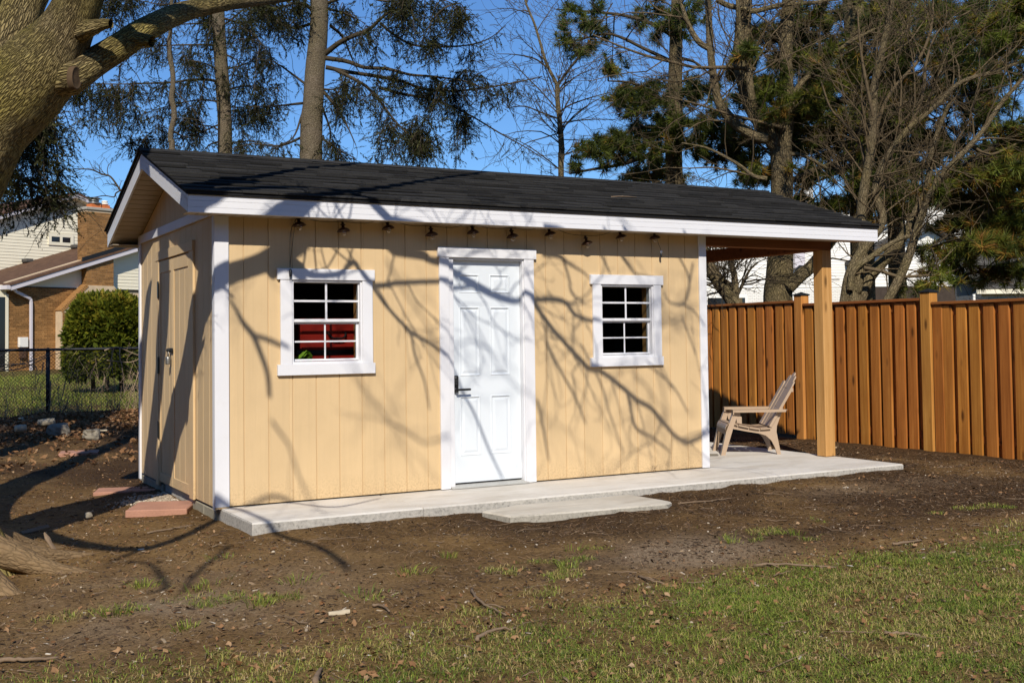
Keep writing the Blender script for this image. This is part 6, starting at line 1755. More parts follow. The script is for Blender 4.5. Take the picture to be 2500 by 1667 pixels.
pine('tall straight pine with yellowed needles among the bare stems over the fence', [(2080, -60, .17), (2088, 100, .18), (2098, 250, .19), (2102, 420, .20), (2104, 560, .20)], 20.0, [
    (.06, -1.2, [Bx(1480, 420), Bx(1600, 340), Bx(1760, 280), Bx(1960, 200), Bx(2200, 60)]), (.06, -1, [Bx(1490, 760), Bx(1640, 640), Bx(1800, 560), Bx(2000, 500), Bx(2250, 440)]), (.05, -.8, [Bx(1480, 560), Bx(1360, 520), Bx(1200, 560), Bx(1050, 560)]), (.05, -1, [Bx(1470, 300), Bx(1330, 260), Bx(1150, 280), Bx(980, 260)]),
    (.05, -1.2, [Bx(1490, 700), Bx(1380, 680), Bx(1200, 720), Bx(1080, 720)]), (.05, .4, [Bx(1470, 160), Bx(1600, 120), Bx(1800, 60), Bx(2000, 40)]), (.05, -.6, [Bx(1480, 900), Bx(1600, 960), Bx(1760, 1010)]), (.05, 0, [Bx(1480, 850), Bx(1350, 900), Bx(1220, 960)]), (.05, .5, [Bx(1470, 90), Bx(1350, 60), Bx(1200, 90)])],
    [(u_, v_, 20, 11, dz_, .38) for u_, v_, dz_ in zip(rp.uniform(1790, 2200, 70), rp.uniform(60, 520, 70), rp.normal(-.5, .8, 70))] + cl([(1000, 440, 70), (1080, 420, 60), (960, 520, 60), (1060, 560, 70), (1150, 520, 70), (1200, 600, 80), (1300, 560, 80), (1390, 600, 80), (1260, 500, 60), (1420, 520, 60), (1170, 680, 80), (1250, 700, 70), (1080, 640, 70), (1340, 430, 60), (1230, 330, 60), (1100, 340, 60), (1330, 680, 70), (1180, 150, 50), (1320, 110, 60), (1250, 60, 50)], 11, -.7, .45)
    + cl([(1650, 520, 70), (1720, 560, 80), (1800, 540, 80), (1660, 600, 70), (1760, 620, 70), (1560, 480, 60), (1880, 500, 60), (1620, 430, 50), (1700, 300, 60), (1820, 250, 70), (1560, 330, 60), (1920, 200, 70), (1780, 150, 70), (1640, 180, 60), (1900, 340, 60), (2000, 280, 60), (2080, 180, 60), (1550, 100, 60), (1700, 60, 60), (1850, 60, 60)], 11, -.7, .3)
    + cl([(1560, 1060, 60), (1480, 1020, 50), (1620, 1120, 60), (1700, 1000, 70), (1760, 1060, 70), (1660, 960, 60), (1400, 1060, 50), (1800, 980, 70), (1580, 940, 60), (1340, 1080, 40)], 13, -.6, .5), 43)
uv_second = np.random.default_rng(6)
pine('slender pine at upper right with thin dark needles among the stems', [(2205, -60, .11), (2205, 60, .12), (2202, 180, .13), (2196, 330, .14), (2188, 560, .15)], 21.0, [
    (.04, -.6, [Bx(1700, 420), Bx(1820, 360), Bx(2000, 330), Bx(2200, 260)]), (.04, .5, [Bx(1705, 200), Bx(1850, 150), Bx(2050, 130)]), (.04, .5, [Bx(1690, 600), Bx(1850, 620), Bx(2000, 560)]), (.04, .3, [Bx(1690, 760), Bx(1600, 780), Bx(1500, 760)])],
    [(u_, v_, 22, 12, dz_, .18) for u_, v_, dz_ in zip(rp.uniform(1930, 2490, 120), rp.uniform(0, 430, 120), rp.normal(0, .8, 120))] + cl([(1950, 420, 70), (2060, 380, 70), (2150, 300, 70), (2030, 560, 70), (2120, 520, 60), (2180, 580, 50), (1850, 700, 80), (1760, 760, 80), (1680, 820, 70), (1940, 760, 70), (1560, 760, 70), (2000, 180, 70), (1600, 880, 70), (1400, 760, 70), (1300, 800, 70), (1330, 900, 60), (1780, 880, 70)], 13, 0, .12), 44)
pine('sunlit green pine at the right edge above the fence and outbuilding', [(2640, -60, .18), (2640, 250, .2), (2640, 700, .22)], 17.0, [
    (.05, -.6, [Bx(2640, 700), Bx(2420, 760), Bx(2250, 740), Bx(2100, 800), Bx(1960, 900)]), (.05, -.4, [Bx(2640, 1050), Bx(2400, 1060), Bx(2200, 1100), Bx(2000, 1180), Bx(1850, 1280)]), (.05, .4, [Bx(2640, 900), Bx(2350, 900), Bx(2180, 880), Bx(2020, 850), Bx(1850, 900)]), (.05, -.3, [Bx(2640, 1250), Bx(2400, 1330), Bx(2200, 1380), Bx(2020, 1420), Bx(1900, 1400)]),
    (.045, .5, [Bx(2640, 100), Bx(2450, 120), Bx(2300, 160), Bx(2200, 200)]), (.045, .5, [Bx(2640, 300), Bx(2450, 260), Bx(2300, 250)]), (.04, .4, [Bx(2640, 620), Bx(2400, 660), Bx(2290, 670)])],
    cl([(2100, 850, 70), (2160, 920, 80), (2050, 950, 80), (2250, 860, 80), (2300, 940, 80), (2200, 1020, 90), (2100, 1060, 90), (2000, 1060, 80), (2290, 1060, 90), (2150, 1150, 90), (2050, 1180, 80), (2250, 1170, 90), (2320, 1200, 70), (1960, 1150, 70), (1930, 960, 70), (1870, 1010, 60), (2120, 1260, 70), (2010, 1290, 60), (2220, 1270, 80), (1950, 1330, 50), (1870, 1300, 40), (2320, 1300, 60)], 19, -.3, .22)
    + cl([(2230, 1420, 60), (2290, 1400, 50), (2080, 1460, 50), (2180, 1430, 40), (1900, 1460, 40), (1800, 1480, 40), (1990, 1400, 50), (1850, 1400, 40)], 14, -.4, .1)
    + cl([(2290, 60, 80), (2240, 120, 70), (2320, 180, 70), (2280, 240, 60), (2210, 210, 60), (2330, 20, 60), (2300, 660, 60), (2320, 320, 50), (2180, 90, 50), (2310, 720, 50), (2300, 800, 60)], 16, .3, .06), 45, size=(.14, .22), tone=.66)

# ------------------------------------------------------------------ hedge bush and fence-line growth on the left
def hedge():
    rng = np.random.default_rng(8)
    D = 27.0
    c0 = at(262, 815, D); gz = float(ground_z(c0[0], c0[1]))
    root = thing('cedar_bush', 'rounded yellow green cedar bush in front of the brick chimney', 'bush', (c0[0], c0[1], gz))
    temps = []
    for s in range(4):
        r = np.random.default_rng(s); V = []; F = []
        for i in range(9):
            d = r.normal(size=3); d[2] = abs(d[2]) * .8 + .2; d /= np.linalg.norm(d)
            p = np.cross(d, r.normal(size=3)); p = p / np.linalg.norm(p) * .16
            b = len(V); V += [-p * .4, p * .4, d * .6 + p, d * 1.0, d * .6 - p]; F += [(b, b + 1, b + 2), (b, b + 2, b + 4), (b + 4, b + 2, b + 3)]
        temps.append((np.array(V), np.array(F)))
    pos = []; dirs = []; sc = []; var = []
    k = D / FPX
    w, h = 84 * k, (float(c0[2]) + 88 * k) - gz
    n = 6500
    u = rng.normal(size=(n, 3)); u /= np.linalg.norm(u, axis=1)[:, None]
    for q in u:
        if q[2] < -.55: continue
        e = np.abs(q) ** .65 * np.sign(q)
        lump = 1 + .16 * (fbm(np.array(q[0] * 2.2 + 4), np.array(q[2] * 2.2 + q[1] * 1.7), 3, 5) - .5) * 2
        rad = rng.uniform(.80, 1.0) ** .5 * lump
        p = np.array([0, 0, gz + h * .52]) + np.array([c0[0], c0[1], 0]) + _r0 * e[0] * w * rad + np.array([_sy, _cy, 0]) * e[1] * w * .8 * rad + np.array([0, 0, 1]) * e[2] * h * .50 * rad
        pos.append(p); dirs.append(q * .7 + np.array([0, 0, .7]) + rng.normal(size=3) * .4); sc.append(rng.uniform(.13, .26)); var.append(np.clip(rng.normal(.48, .22) + .25 * q[2], 0, 1))
    foliage('crown', temps, pos, dirs, sc, var, CEDAR, root, 3)
    mb = MB()
    for dx in (-.3, 0, .3): mb.tube([(c0[0] + dx, c0[1], gz - .1), (c0[0] + dx * 1.3, c0[1], gz + h * .6)], .05, 6)
    mb.build('stem', BRANCHM, root, True)
hedge()
def vines():
    rng = np.random.default_rng(12); T = Tubes()
    px = lambda u, v: on_plane(u, v, 1, WY - .08)
    c = px(200, 960)
    root = thing('bare_vine', 'tangle of pale bare vine stems climbing the chain link fence', 'vine', (c[0], WY - .08, float(ground_z(c[0], WY))))
    K = lambda x, y: (x / 6.271, 830 + y / 6.271)
    for seq in ([(0, 440), (150, 400), (330, 360), (500, 310), (700, 230), (860, 150)], [(0, 460), (200, 460), (400, 410), (600, 320), (760, 240), (940, 195)], [(560, 1380), (700, 1270), (850, 1180), (1010, 1110)], [(1750, 110), (1720, 260), (1680, 420)], [(1600, 160), (1790, 110), (1960, 170), (2130, 240)],
                [(1640, 310), (1830, 330), (1990, 340), (2140, 290)], [(2120, 490), (2060, 680), (1980, 870)], [(1000, 630), (960, 830), (900, 1020)], [(900, 700), (880, 820), (910, 1000), (930, 1100)], [(1050, 870), (1010, 1000), (960, 1120), (980, 1300)], [(1610, 570), (1590, 680), (1500, 770)], [(1700, 1260), (1750, 1120), (1820, 1000)], [(1800, 1240), (1770, 1140), (1680, 900)], [(1680, 1250), (1640, 1100), (1660, 900)],
                [(430, 1330), (390, 1220), (330, 1150)], [(450, 1300), (470, 1150), (480, 1080)], [(0, 250), (130, 170), (270, 140)], [(0, 380), (300, 370), (480, 380), (560, 440), (550, 520)], [(660, 340), (640, 480), (560, 530)], [(1830, 130), (1830, 260), (1870, 450), (1900, 800)], [(780, 620), (770, 900), (790, 1010)], [(1250, 1300), (1290, 1150), (1400, 950)]):
        Q = np.array([px(*K(*p)) for p in seq]); Q[:, 1] += rng.uniform(-.06, .06)
        S = spline(Q, 5); T.add(S, np.linspace(.010, .005, len(S)), 4)
        for i in range(4, len(S), 5):
            dv = S[i] - S[i - 1]; grow(T, rng, S[i], dv / np.linalg.norm(dv) + rng.normal(size=3) * .7, rng.uniform(.12, .35), .004, 1, .3, .02, (2, 2, 2), None, (.4, 1.0), .6, (3, 3, 3, 3), .0025)
    for i in range(110):
        x = rng.uniform(c[0] - 1.3, c[0] + 1.6); g = float(ground_z(x, WY - .1))
        grow(T, rng, (x, WY - .1 + rng.normal() * .12, g), np.array([rng.normal() * .4, rng.normal() * .2, 1]), rng.uniform(.25, .9), .005, 1, .18, .02, (3, 2, 2), None, (.3, .8), .6, (3, 3, 3, 3), .0025)
    T.build('stems', VINEM, root)
vines()

# ------------------------------------------------------------------ unseen tree belts added to dim low skylight; window panes mirror the rear one
def added_tree_belt(label, x0, x1, y0, y1, n, seed):
    rng = np.random.default_rng(seed); temps = []
    for q in range(3):
        V = []; F = []
        for i in range(6):
            d = rng.normal(size=3); d /= np.linalg.norm(d); p = np.cross(d, rng.normal(size=3)); p = p / np.linalg.norm(p) * .32
            b = len(V); V += [-p * .5, p * .5, d * .6 + p, d, d * .6 - p]; F += [(b, b + 1, b + 2), (b, b + 2, b + 4), (b + 4, b + 2, b + 3)]
        temps.append((np.array(V), np.array(F)))
    x = rng.uniform(x0, x1, n); y = rng.uniform(y0, y1, n)
    h = 5.5 + 5.0 * fbm(x * .16, y * .16, 3, seed)
    z = ground_z(x, y) + h * rng.random(n) ** .75
    V, F, A = scatter(temps, np.stack([x, y, z], -1), frames(rng.normal(size=(n, 3)), rng), rng.uniform(.9, 1.7, n), rng.uniform(.1, .6, n), rng)
    tag(link('added_tree_belt', np_mesh('added_tree_belt', V, F, SPRUCE, A)), label, 'trees', kind='stuff')
added_tree_belt('unseen tree belt added across the yard to dim skylight, mirrored in the window panes', -36, 32, -33, -28, 9000, 1)
added_tree_belt('unseen tree belt added on the left to dim skylight on the gable end', -27, -22, -28, 24, 6500, 2)
# ------------------------------------------------------------------ lawn, leaf litter, mulch, stones and twigs
def inview(x, y, z, m=60):
    P = np.stack([x, y, z], -1) - CAM
    d = P @ _f; u = 1250 + FPX * (P @ _r) / d; v = V0 - FPX * (P @ _u) / d
    return (d > .5) & (u > -m) & (u < 2500 + m) & (v < 1667 + m * 2)
def on_concrete(x, y):
    return ((x > .0) & (x < 6.78) & (y > -.885) & (y < 3.3)) | ((x > 1.82) & (x < 3.42) & (y > -1.52) & (y <= -.86))
def lawn():
    rng = np.random.default_rng(1)
    n = 650000
    x = rng.uniform(-2.6, 5.6, n); y = rng.uniform(-6.6, -2.2, n)
    g = grass_amt(x, y); keep = (rng.random(n) < g * .72) & ~on_concrete(x, y)
    x = x[keep]; y = y[keep]; z = ground_z(x, y); k = inview(x, y, z); x, y, z = x[k], y[k], z[k]
    n = len(x)
    h = rng.uniform(.007, .030, n) * (.6 + .8 * fbm(x * 2, y * 2, 2, 3)); w = rng.uniform(.0010, .0026, n)
    a = rng.uniform(0, 2 * math.pi, n); ln = rng.uniform(.5, 2.6, n) * h
    dx, dy = np.cos(a), np.sin(a); px_, py_ = -dy * w, dx * w
    b0 = np.stack([x - px_, y - py_, z - .004], -1); b1 = np.stack([x + px_, y + py_, z - .004], -1)
    m0 = np.stack([x - px_ * .8 + dx * ln * .35, y - py_ * .8 + dy * ln * .35, z + h * .65], -1); m1 = np.stack([x + px_ * .8 + dx * ln * .35, y + py_ * .8 + dy * ln * .35, z + h * .65], -1)
    tp = np.stack([x + dx * ln, y + dy * ln, z + h * rng.uniform(.55, 1.05, n)], -1)
    V = np.stack([b0, b1, m1, tp, m0], 1).reshape(-1, 3)
    i = np.arange(n)[:, None] * 5
    F = np.concatenate([i + np.array([[0, 1, 2]]), i + np.array([[0, 2, 4]]), i + np.array([[4, 2, 3]])])
    tone = np.clip(fbm(x * 1.7, y * 1.7, 3, 8) * .5 + rng.normal(.16, .17, n), 0, 1)
    dead = rng.random(n) < .12 + .35 * sstep(.45, .62, fbm(x * 1.9, y * 1.9, 3, 52)); tone = np.where(dead, rng.uniform(.8, 1, n), np.minimum(tone, .74))
    me = np_mesh('lawn', V, F, GRASS, np.repeat(tone, 5))
    tag(link('lawn', me), 'patchy short spring grass in the foreground lawn', 'grass', kind='stuff')
    # bigger tufts standing in the bare soil
    T = [(-.98, -2.05, 40), (-.72, -2.35, 18), (-1.25, -2.75, 26), (-.62, -2.25, 10), (-.2, -2.6, 24), (-.55, -2.95, 28), (.45, -2.75, 24), (.9, -2.35, 12), (-1.0, -3.25, 26), (.0, -3.15, 22), (1.35, -3.1, 20), (2.75, -2.95, 26), (3.3, -3.0, 22), (1.7, -2.6, 12), (-.35, -1.55, 10)]
    bx = []; 
    for (tx, ty, k) in T:
        q = rng.normal(size=(k * 2, 2)) * .04 * rng.uniform(.5, 1.6); bx.append(np.c_[tx + q[:, 0], ty + q[:, 1], q])
    B = np.concatenate(bx); n = len(B); x, y = B[:, 0], B[:, 1]; z = ground_z(x, y)
    h = rng.uniform(.015, .062, n); w = rng.uniform(.0012, .0026, n); d = B[:, 2:] * 16 + rng.normal(size=(n, 2)) * .3
    dx, dy = d[:, 0] * h, d[:, 1] * h; a = rng.uniform(0, math.pi, n); px_, py_ = np.cos(a) * w, np.sin(a) * w
    V = np.stack([np.stack([x - px_, y - py_, z - .003], -1), np.stack([x + px_, y + py_, z - .003], -1), np.stack([x + px_ + dx * .4, y + py_ + dy * .4, z + h * .7], -1), np.stack([x + dx, y + dy, z + h * .9], -1), np.stack([x - px_ + dx * .4, y - py_ + dy * .4, z + h * .7], -1)], 1).reshape(-1, 3)
    i = np.arange(n)[:, None] * 5
    F = np.concatenate([i + np.array([[0, 1, 2]]), i + np.array([[0, 2, 4]]), i + np.array([[4, 2, 3]])])
    me = np_mesh('grass_tufts', V, F, GRASS, np.repeat(rng.uniform(.1, .75, n), 5))
    tag(link('grass_tufts', me), 'loose green grass tufts scattered on the bare soil', 'grass', kind='stuff')
    # far lawn beyond the wire fence
    n = 60000
    x = rng.uniform(-2.2, 9, n); y = rng.uniform(11.6, 30, n); z = ground_z(x, y); u, v, dd = project(np.stack([x, y, z], -1))
    k = (u > -40) & (u < 370) & (rng.random(n) < grass_amt(x, y)); x, y, z = x[k], y[k], z[k]; n = len(x)
    h = rng.uniform(.03, .08, n); w = rng.uniform(.004, .010, n); a = rng.uniform(0, 2 * math.pi, n)
    V = np.stack([np.stack([x - np.cos(a) * w, y - np.sin(a) * w, z - .01], -1), np.stack([x + np.cos(a) * w, y + np.sin(a) * w, z - .01], -1), np.stack([x + rng.normal(size=n) * .03, y + rng.normal(size=n) * .03, z + h], -1)], 1).reshape(-1, 3)
    me = np_mesh('far_lawn', V, np.arange(3 * n).reshape(-1, 3), GRASS, np.repeat(rng.uniform(.15, .85, n), 3))
    tag(link('far_lawn', me), 'neighbouring lawn seen through the chain link fence', 'grass', kind='stuff')
lawn()

def leaf_temps(k, seed=0):
    out = []
    for s in range(k):
        r = np.random.default_rng(seed + s); m = 8
        a = np.linspace(0, 2 * math.pi, m, endpoint=False)
        R = r.uniform(.45, 1.0, m) * np.where(np.arange(m) % 2 == 0, 1, .72); c = r.uniform(-.5, .5)
        V = np.stack([R * np.cos(a) * 1.2, R * np.sin(a) * .8, .45 * np.abs(np.sin(a)) * abs(c) + r.uniform(-.15, .25, m)], -1)
        V = np.vstack([[0, 0, -.05], V]); F = np.array([(0, i + 1, (i + 1) % m + 1) for i in range(m)])
        out.append((V, F))
    return out
LEAF = leaf_temps(6)
def chip_temps(k, seed):
    out = []
    for s in range(k):
        r = np.random.default_rng(seed + s); a, b, c = 1, r.uniform(.12, .45), r.uniform(.08, .22)
        V = np.array([(-a, -b, 0), (a * .8, -b * .7, 0), (a, b, 0), (-a * .7, b * .9, 0), (-a * .8, -b * .5, c), (a * .7, -b * .4, c), (a * .8, b * .6, c), (-a * .6, b * .6, c)]) + r.normal(size=(8, 3)) * .06
        F = np.array([(4, 5, 6), (4, 6, 7), (0, 1, 5), (0, 5, 4), (1, 2, 6), (1, 6, 5), (2, 3, 7), (2, 7, 6), (3, 0, 4), (3, 4, 7)])
        out.append((V, F))
    return out
def peb_temps(k, seed):
    out = []
    for s in range(k):
        r = np.random.default_rng(seed + s)
        t = (1 + 5 ** .5) / 2
        V = np.array([(-1, t, 0), (1, t, 0), (-1, -t, 0), (1, -t, 0), (0, -1, t), (0, 1, t), (0, -1, -t), (0, 1, -t), (t, 0, -1), (t, 0, 1), (-t, 0, -1), (-t, 0, 1)], float) / 1.9
        V = V * (1 + r.uniform(-.18, .18, (12, 1))) * np.array([1, r.uniform(.6, .95), r.uniform(.4, .7)])
        F = np.array([(0, 11, 5), (0, 5, 1), (0, 1, 7), (0, 7, 10), (0, 10, 11), (1, 5, 9), (5, 11, 4), (11, 10, 2), (10, 7, 6), (7, 1, 8), (3, 9, 4), (3, 4, 2), (3, 2, 6), (3, 6, 8), (3, 8, 9), (4, 9, 5), (2, 4, 11), (6, 2, 10), (8, 6, 7), (9, 8, 1)])
        out.append((V, F))
    return out
def strew(name, label, cat, temps, x, y, size, var, mat, seed, lift=.004, tilt=.35):
    rng = np.random.default_rng(seed)
    z = ground_z(x, y) + lift
    n = len(x); d = np.stack([rng.normal(size=n) * tilt, rng.normal(size=n) * tilt, np.ones(n)], -1)
    V, F, A = scatter(temps, np.stack([x, y, z], -1), frames(d, rng), size, var, rng, .06)
    return tag(link(name, np_mesh(name, V, F, mat, A)), label, cat, kind='stuff')
def litter():
    rng = np.random.default_rng(2)
    def region(n, x0, x1, y0, y1, f=None):
        x = rng.uniform(x0, x1, n); y = rng.uniform(y0, y1, n)
        k = ~on_concrete(x, y) & inview(x, y, ground_z(x, y)) & (x < FX - .06)
        if f is not None: k &= rng.random(n) < f(x, y)
        return x[k], y[k]
    # mulch and bark crumbs on the open soil
    xs = []; ys = []
    for a in ((56000, -2.6, 8.5, -4.6, -.6, lambda x, y: .25 + .75 * mulch_amt(x, y)), (14000, -2.4, .2, -3.6, 6, lambda x, y: .5 + 0 * x), (9000, 5, 8.3, -1, 6, None), (22000, -2.4, 5, -6.4, -3.0, lambda x, y: .45 + 0 * x)):
        x, y = region(*a); xs.append(x); ys.append(y)
    x, y = np.concatenate(xs), np.concatenate(ys); n = len(x)
    strew('mulch', 'dark bark crumbs and needles strewn over the soil', 'mulch', chip_temps(6, 1), x, y, rng.lognormal(-4.95, .6, n).clip(.002, .028), np.clip(rng.beta(1.1, 1.6, n) * (1.15 - .30 * mulch_amt(x, y)), 0, .97), CHIPS, 3, .002)
    # straw-like needles and grass bits
    x, y = region(34000, -2.6, 8.4, -6.4, 3)
    n = len(x); nd = [(np.array([(-1, -.035, 0), (1, -.03, .03), (1, .03, .03), (-1, .035, 0)]), np.array([(0, 1, 2), (0, 2, 3)]))]
    strew('straw_bits', 'pale dry needles and grass stems lying on the ground', 'straw', nd, x, y, rng.uniform(.012, .045, n), rng.uniform(.55, .98, n), LITTER, 4, .006, .12)
    # fallen leaves: thin over the lawn, thick on the bank by the wire fence
    x, y = region(3000, -2.5, 5.6, -6.5, -2.6, lambda x, y: .25 + .75 * sstep(-3.0, -4.2, y)); n = len(x)
    strew('fallen_leaves', 'curled brown leaves fallen on the lawn', 'leaves', LEAF, x, y, rng.uniform(.009, .028, n), np.clip(rng.normal(.5, .22, n), 0, 1), LITTER, 5, .014, .5)
    x, y = region(9000, -2.6, 1.6, 4.5, 11.6, lambda x, y: .12 + .9 * sstep(7.5, 9.6, y)); n = len(x)
    strew('leaf_bank', 'deep bank of brown leaves along the chain link fence', 'leaves', LEAF, x, y, rng.uniform(.025, .062, n), np.clip(rng.normal(.46, .2, n), 0, 1), LITTER, 6, .03, .6)
    x, y = region(1200, -2.4, .1, -3, 5); n = len(x)
    strew('leaf_scraps', 'small leaf scraps on the soil left of the shed', 'leaves', LEAF, x, y, rng.uniform(.008, .022, n), np.clip(rng.normal(.5, .22, n), 0, 1), LITTER, 16, .008, .4)
    x, y = region(700, 5, 8.25, -2.5, 4); n = len(x)
    strew('leaf_scraps', 'small leaf scraps on the soil by the wooden fence', 'leaves', LEAF, x, y, rng.uniform(.008, .024, n), np.clip(rng.normal(.5, .22, n), 0, 1), LITTER, 17, .008, .4)
    # pebbles
    x, y = region(1500, -2.5, 7.8, -5.5, .8); n = len(x)
    strew('pebbles', 'small pale pebbles dotted over the soil', 'pebbles', peb_temps(5, 7), x, y, rng.lognormal(-5.25, .5, n).clip(.0025, .016), np.clip(rng.beta(2.0, 2.0, n), 0, 1), PEBBLE, 8, .002)
    x = rng.normal(-.10, .20, 700); y = rng.normal(1.58, .16, 700); k = (x < -.005) & (y > 1.22) & (x > -.6); x, y = x[k], y[k]; n = len(x)
    strew('gravel', 'pale gravel packed at the foot of the side door', 'gravel', peb_temps(5, 17), x, y, rng.uniform(.010, .024, n), np.clip(rng.normal(.62, .18, n), 0, 1), PEBBLE, 9, .004)
    # fine twigs
    T = Tubes()
    for i in range(420):
        x = rng.uniform(-2.5, 7.8); y = rng.uniform(-6.3, -.2) if i % 4 else rng.uniform(-1, 9)
        if on_concrete(np.array(x), np.array(y)): continue
        a = rng.uniform(0, math.pi * 2); L = rng.lognormal(-2.3, .5); q = []
        for s in np.linspace(-.5, .5, 5):
            xx = x + math.cos(a) * L * s + rng.normal() * L * .03; yy = y + math.sin(a) * L * s + rng.normal() * L * .03
            q.append((xx, yy, float(ground_z(xx, yy)) + .006 + .012 * rng.random()))
        if q[0][0] > FX - .1 or q[-1][0] > FX - .1: continue
        T.add(q, np.linspace(.0032, .0012, 5) * rng.uniform(.6, 1.5), 4)
    V = np.concatenate(T.V); F = np.concatenate(T.F)
    tag(link('small_twigs', np_mesh('small_twigs', V, F, TWIGM)), 'fine broken twigs scattered over the ground', 'twigs', kind='stuff')
litter()

# twigs and stones large enough to be picked out
def stick(label, seq, r, seed, forks=1, sg=None):
    rng = np.random.default_rng(seed)
    P = [on_plane(u, v, 2, -.1) for u, v in seq]
    P = [np.array([p[0], p[1], float(ground_z(p[0], p[1])) + r * .9 + (.01 if 0 < i < len(P) - 1 else .003)]) for i, p in enumerate(P)]
    S = spline(P, 5); mb = MB(); mb.tube(S + rng.normal(size=S.shape) * r * .3, np.linspace(r, r * .5, len(S)), 6)
    for k in range(forks):
        j = rng.integers(2, len(S) - 2); d = S[j + 1] - S[j]; d /= np.linalg.norm(d); s_ = np.array([-d[1], d[0], .1]) * rng.choice((-1, 1))
        e = S[j] + (d * .8 + s_ * .6) * rng.uniform(.06, .14); e[2] = float(ground_z(e[0], e[1])) + .012
        mb.tube([S[j], (S[j] + e) / 2 + np.array([0, 0, .008]), e], [r * .55, r * .45, r * .3], 5)
    tag(mb.build('twig', TWIGM, None, True), label, 'twig', 'larger twigs lying on the ground')
stick('curved forked twig on bare soil below the step pad', [(1152, 1452), (1165, 1478), (1200, 1497), (1236, 1515)], .009, 1)
stick('straight knobbly twig on the lawn at bottom middle', [(1164, 1577), (1200, 1560), (1258, 1550)], .011, 2, 0)
stick('thin stick with a bent end left of the pale bark scrap, on soil', [(908, 1487), (930, 1490), (952, 1503)], .009, 3, 0)
stick('long pale stick on the grass at right near the edge', [(2160, 1558), (2210, 1562), (2262, 1568)], .009, 4, 0)
stick('long brown stick lying near the bottom left corner', [(0, 1612), (60, 1611), (145, 1603)], .012, 5, 0)
stick('upright stubby root twig at the very bottom, left of centre', [(770, 1667), (776, 1648), (785, 1634)], .016, 6, 0)
stick('pair of crossed pale twigs on dark soil right of the step pad', [(1655, 1236), (1720, 1233), (1790, 1224)], .007, 7, 2)
stick('brown twig lying along the grass edge right of centre', [(1840, 1382), (1920, 1385), (2040, 1392)], .010, 8, 2)
stick('pale twig on the soil left of the pale dusty patch', [(1560, 1410), (1590, 1425), (1640, 1432)], .008, 9, 1)
stick('thin branch lying on soil right of the tree roots', [(360, 1295), (420, 1288), (470, 1282)], .008, 10, 1)
stick('light twig on the soil under the upper right mulch', [(2180, 1338), (2225, 1334), (2250, 1328)], .010, 11, 1)
def bark_piece(label, u, v, L, w, rot, mat, up=0.0, seed=0):
    p = on_plane(u, v, 2, -.1); z = float(ground_z(p[0], p[1])); r = random.Random(seed)
    mb = MB(); ca, sa = math.cos(rot), math.sin(rot)
    V = []
    for i in range(5):
        t = i / 4; h = w * (.55 + .45 * math.sin(math.pi * (t * .8 + .1))) + r.uniform(-.004, .004)
        for k, (o, zz) in enumerate(((-h, .002), (-h * .3, .010), (h * .4, .012), (h, .003))):
            x, y = (t - .5) * L, o
            V.append((p[0] + x * ca - y * sa, p[1] + x * sa + y * ca, z + .006 + zz + t * up + r.uniform(-.002, .002)))
    n = len(V); V += [(a, b, c - .006) for a, b, c in V]
    F = []
    for i in range(4):
        for k in range(3): F += [(i * 4 + k, i * 4 + k + 1, i * 4 + k + 5, i * 4 + k + 4), (n + i * 4 + k + 4, n + i * 4 + k + 5, n + i * 4 + k + 1, n + i * 4 + k)]
        F += [(i * 4, i * 4 + 4, n + i * 4 + 4, n + i * 4), (i * 4 + 3, n + i * 4 + 3, n + i * 4 + 7, i * 4 + 7)]
    F += [(0, n, n + 1, 1), (1, n + 1, n + 2, 2), (2, n + 2, n + 3, 3), (16, 17, n + 17, n + 16), (17, 18, n + 18, n + 17), (18, 19, n + 19, n + 18)]
    mb.add(V, F)
    tag(mb.build('bark_piece', mat), label, 'bark piece')
SCRAP = m_plain('bleached_wood', (.50, .42, .29), .8, .2, 0, .2, .3, 30)
bark_piece('bleached flat wood scrap on the thin grass left of centre', 828, 1500, .11, .026, -.25, SCRAP, .005, 1)
bark_piece('curved strip of bark standing against the tree root', 122, 1335, .16, .016, 1.9, TWIGM, .11, 2)
bark_piece('dark arched bark piece behind the tree root in the shade edge', 85, 1292, .20, .05, .2, TWIGM, .03, 3)
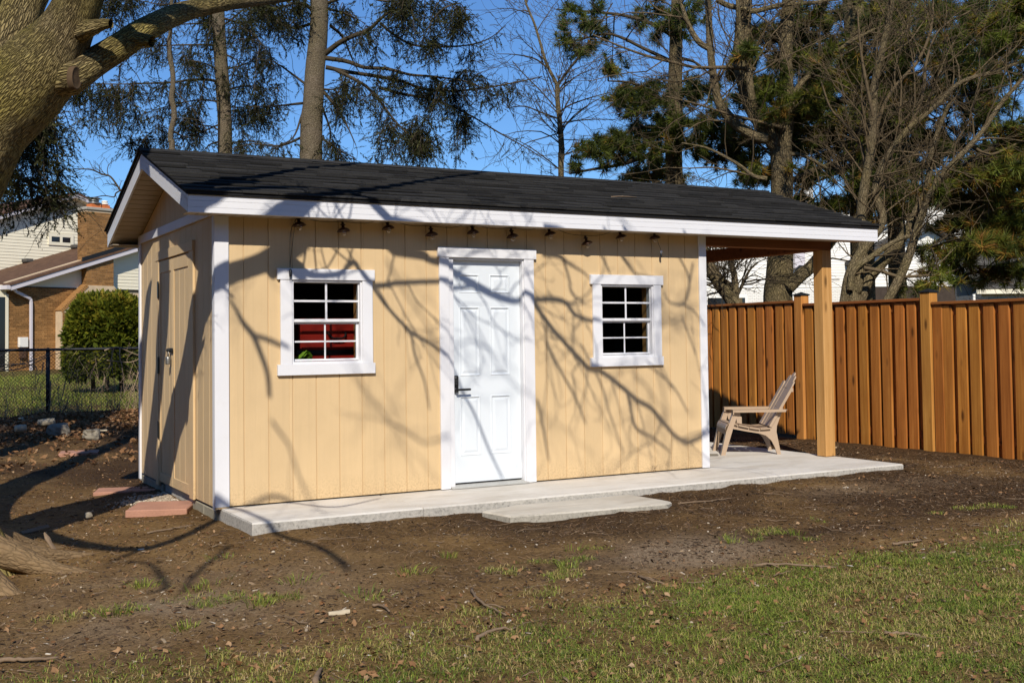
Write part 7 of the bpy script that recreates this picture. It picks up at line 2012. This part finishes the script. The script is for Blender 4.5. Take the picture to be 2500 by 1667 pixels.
def boulder(label, u, v, s, z_, seed, mat=STONE, sq=.6):
    p = on_plane(u, v, 2, z_); r = np.random.default_rng(seed)
    bm = MB(); V, F = [], []
    n, m = 12, 8
    for j in range(m + 1):
        for i in range(n):
            th = 2 * math.pi * i / n; ph = math.pi * j / m
            q = np.array([math.sin(ph) * math.cos(th), math.sin(ph) * math.sin(th), math.cos(ph)])
            q = np.sign(q) * np.abs(q) ** .75
            k = 1 + .28 * (float(vnoise(np.array(q[0] * 1.6 + 9 + seed), np.array(q[1] * 1.6 + q[2] * 1.3 + 7), seed)) - .5) * 2
            V.append(p + np.array([s[0], s[1], s[2]]) * q * k * .5 + np.array([0, 0, s[2] * .28]))
    for j in range(m):
        for i in range(n): F.append((j * n + i, (j + 1) * n + i, (j + 1) * n + (i + 1) % n, j * n + (i + 1) % n))
    bm.add(V, F); tag(bm.build('stone', mat, None, False), label, 'stone', 'stones by the leaf bank')
boulder('speckled grey stone half in shadow below the fence post', 143, 1064, (.34, .26, .24), .0, 1)
boulder('pale rounded stone in shadow right of the speckled grey stone', 223, 1070, (.24, .2, .17), .0, 2)
boulder('small triangular grey stone on the soil left of the front paver', 217, 1262, (.07, .05, .05), -.12, 3)
mb = MB(); p0, p1 = on_plane(206, 1052, 2, .08), on_plane(262, 1050, 2, .08)
mb.beam(p0, p1, .09, .02, ch=.004); tag(mb.build('scrap_plank', SCRAP), 'narrow white weathered plank lying on the leaf bank', 'plank')
for k, (u, v, L, ro) in enumerate(((45, 1028, .22, .3), (92, 1033, .25, -.4), (35, 1048, .16, .1))):
    p = on_plane(u, v, 2, .12); mb = MB(); mb.lathe([(.02, 0), (.055, .01), (.06, L * .5), (.05, L), (.02, L + .005)], p, 9, (math.cos(ro), math.sin(ro), .1))
    tag(mb.build('log', SCRAP, None, True), ['short pale log among leaves at the left of the fence post', 'short split log leaning at the foot of the fence post', 'small log stub low in the leaves near the left edge'][k], 'log', 'short logs in the leaf bank')
# a little dead weed growing at the wall foot
T = Tubes(); rng = np.random.default_rng(3); wp = np.array([4.22, -.02, .002])
rt = thing('dry_weed', 'tiny dry weed sprouting at the foot of the tan wall right of the door', 'weed', tuple(wp))
for k in range(3): grow(T, rng, wp + np.array([.01 * k, 0, 0]), np.array([rng.normal() * .4, -.15, 1]), .07, .0022, 1, .2, 0, (2, 2, 2), None, (.3, .8), .6, (3, 3, 3, 3), .001)
T.build('stems', TWIGM, rt)

# a twig blown onto the roof
p = np.array([4.05, .35, 0]); p[2] = ztop(p[1]) + .035
mb = MB(); mb.tube([p, p + (.10, .01, .012), p + (.20, .0, .014), p + (.30, -.015, .010)], [.006, .005, .004, .003], 5); mb.tube([p + (.12, .01, .012), p + (.19, .05, .03)], [.004, .002], 4)
tag(mb.build('roof_twig', TWIGM, None, True), 'small dry twig lying on the dark shingles right of the roof middle', 'twig')
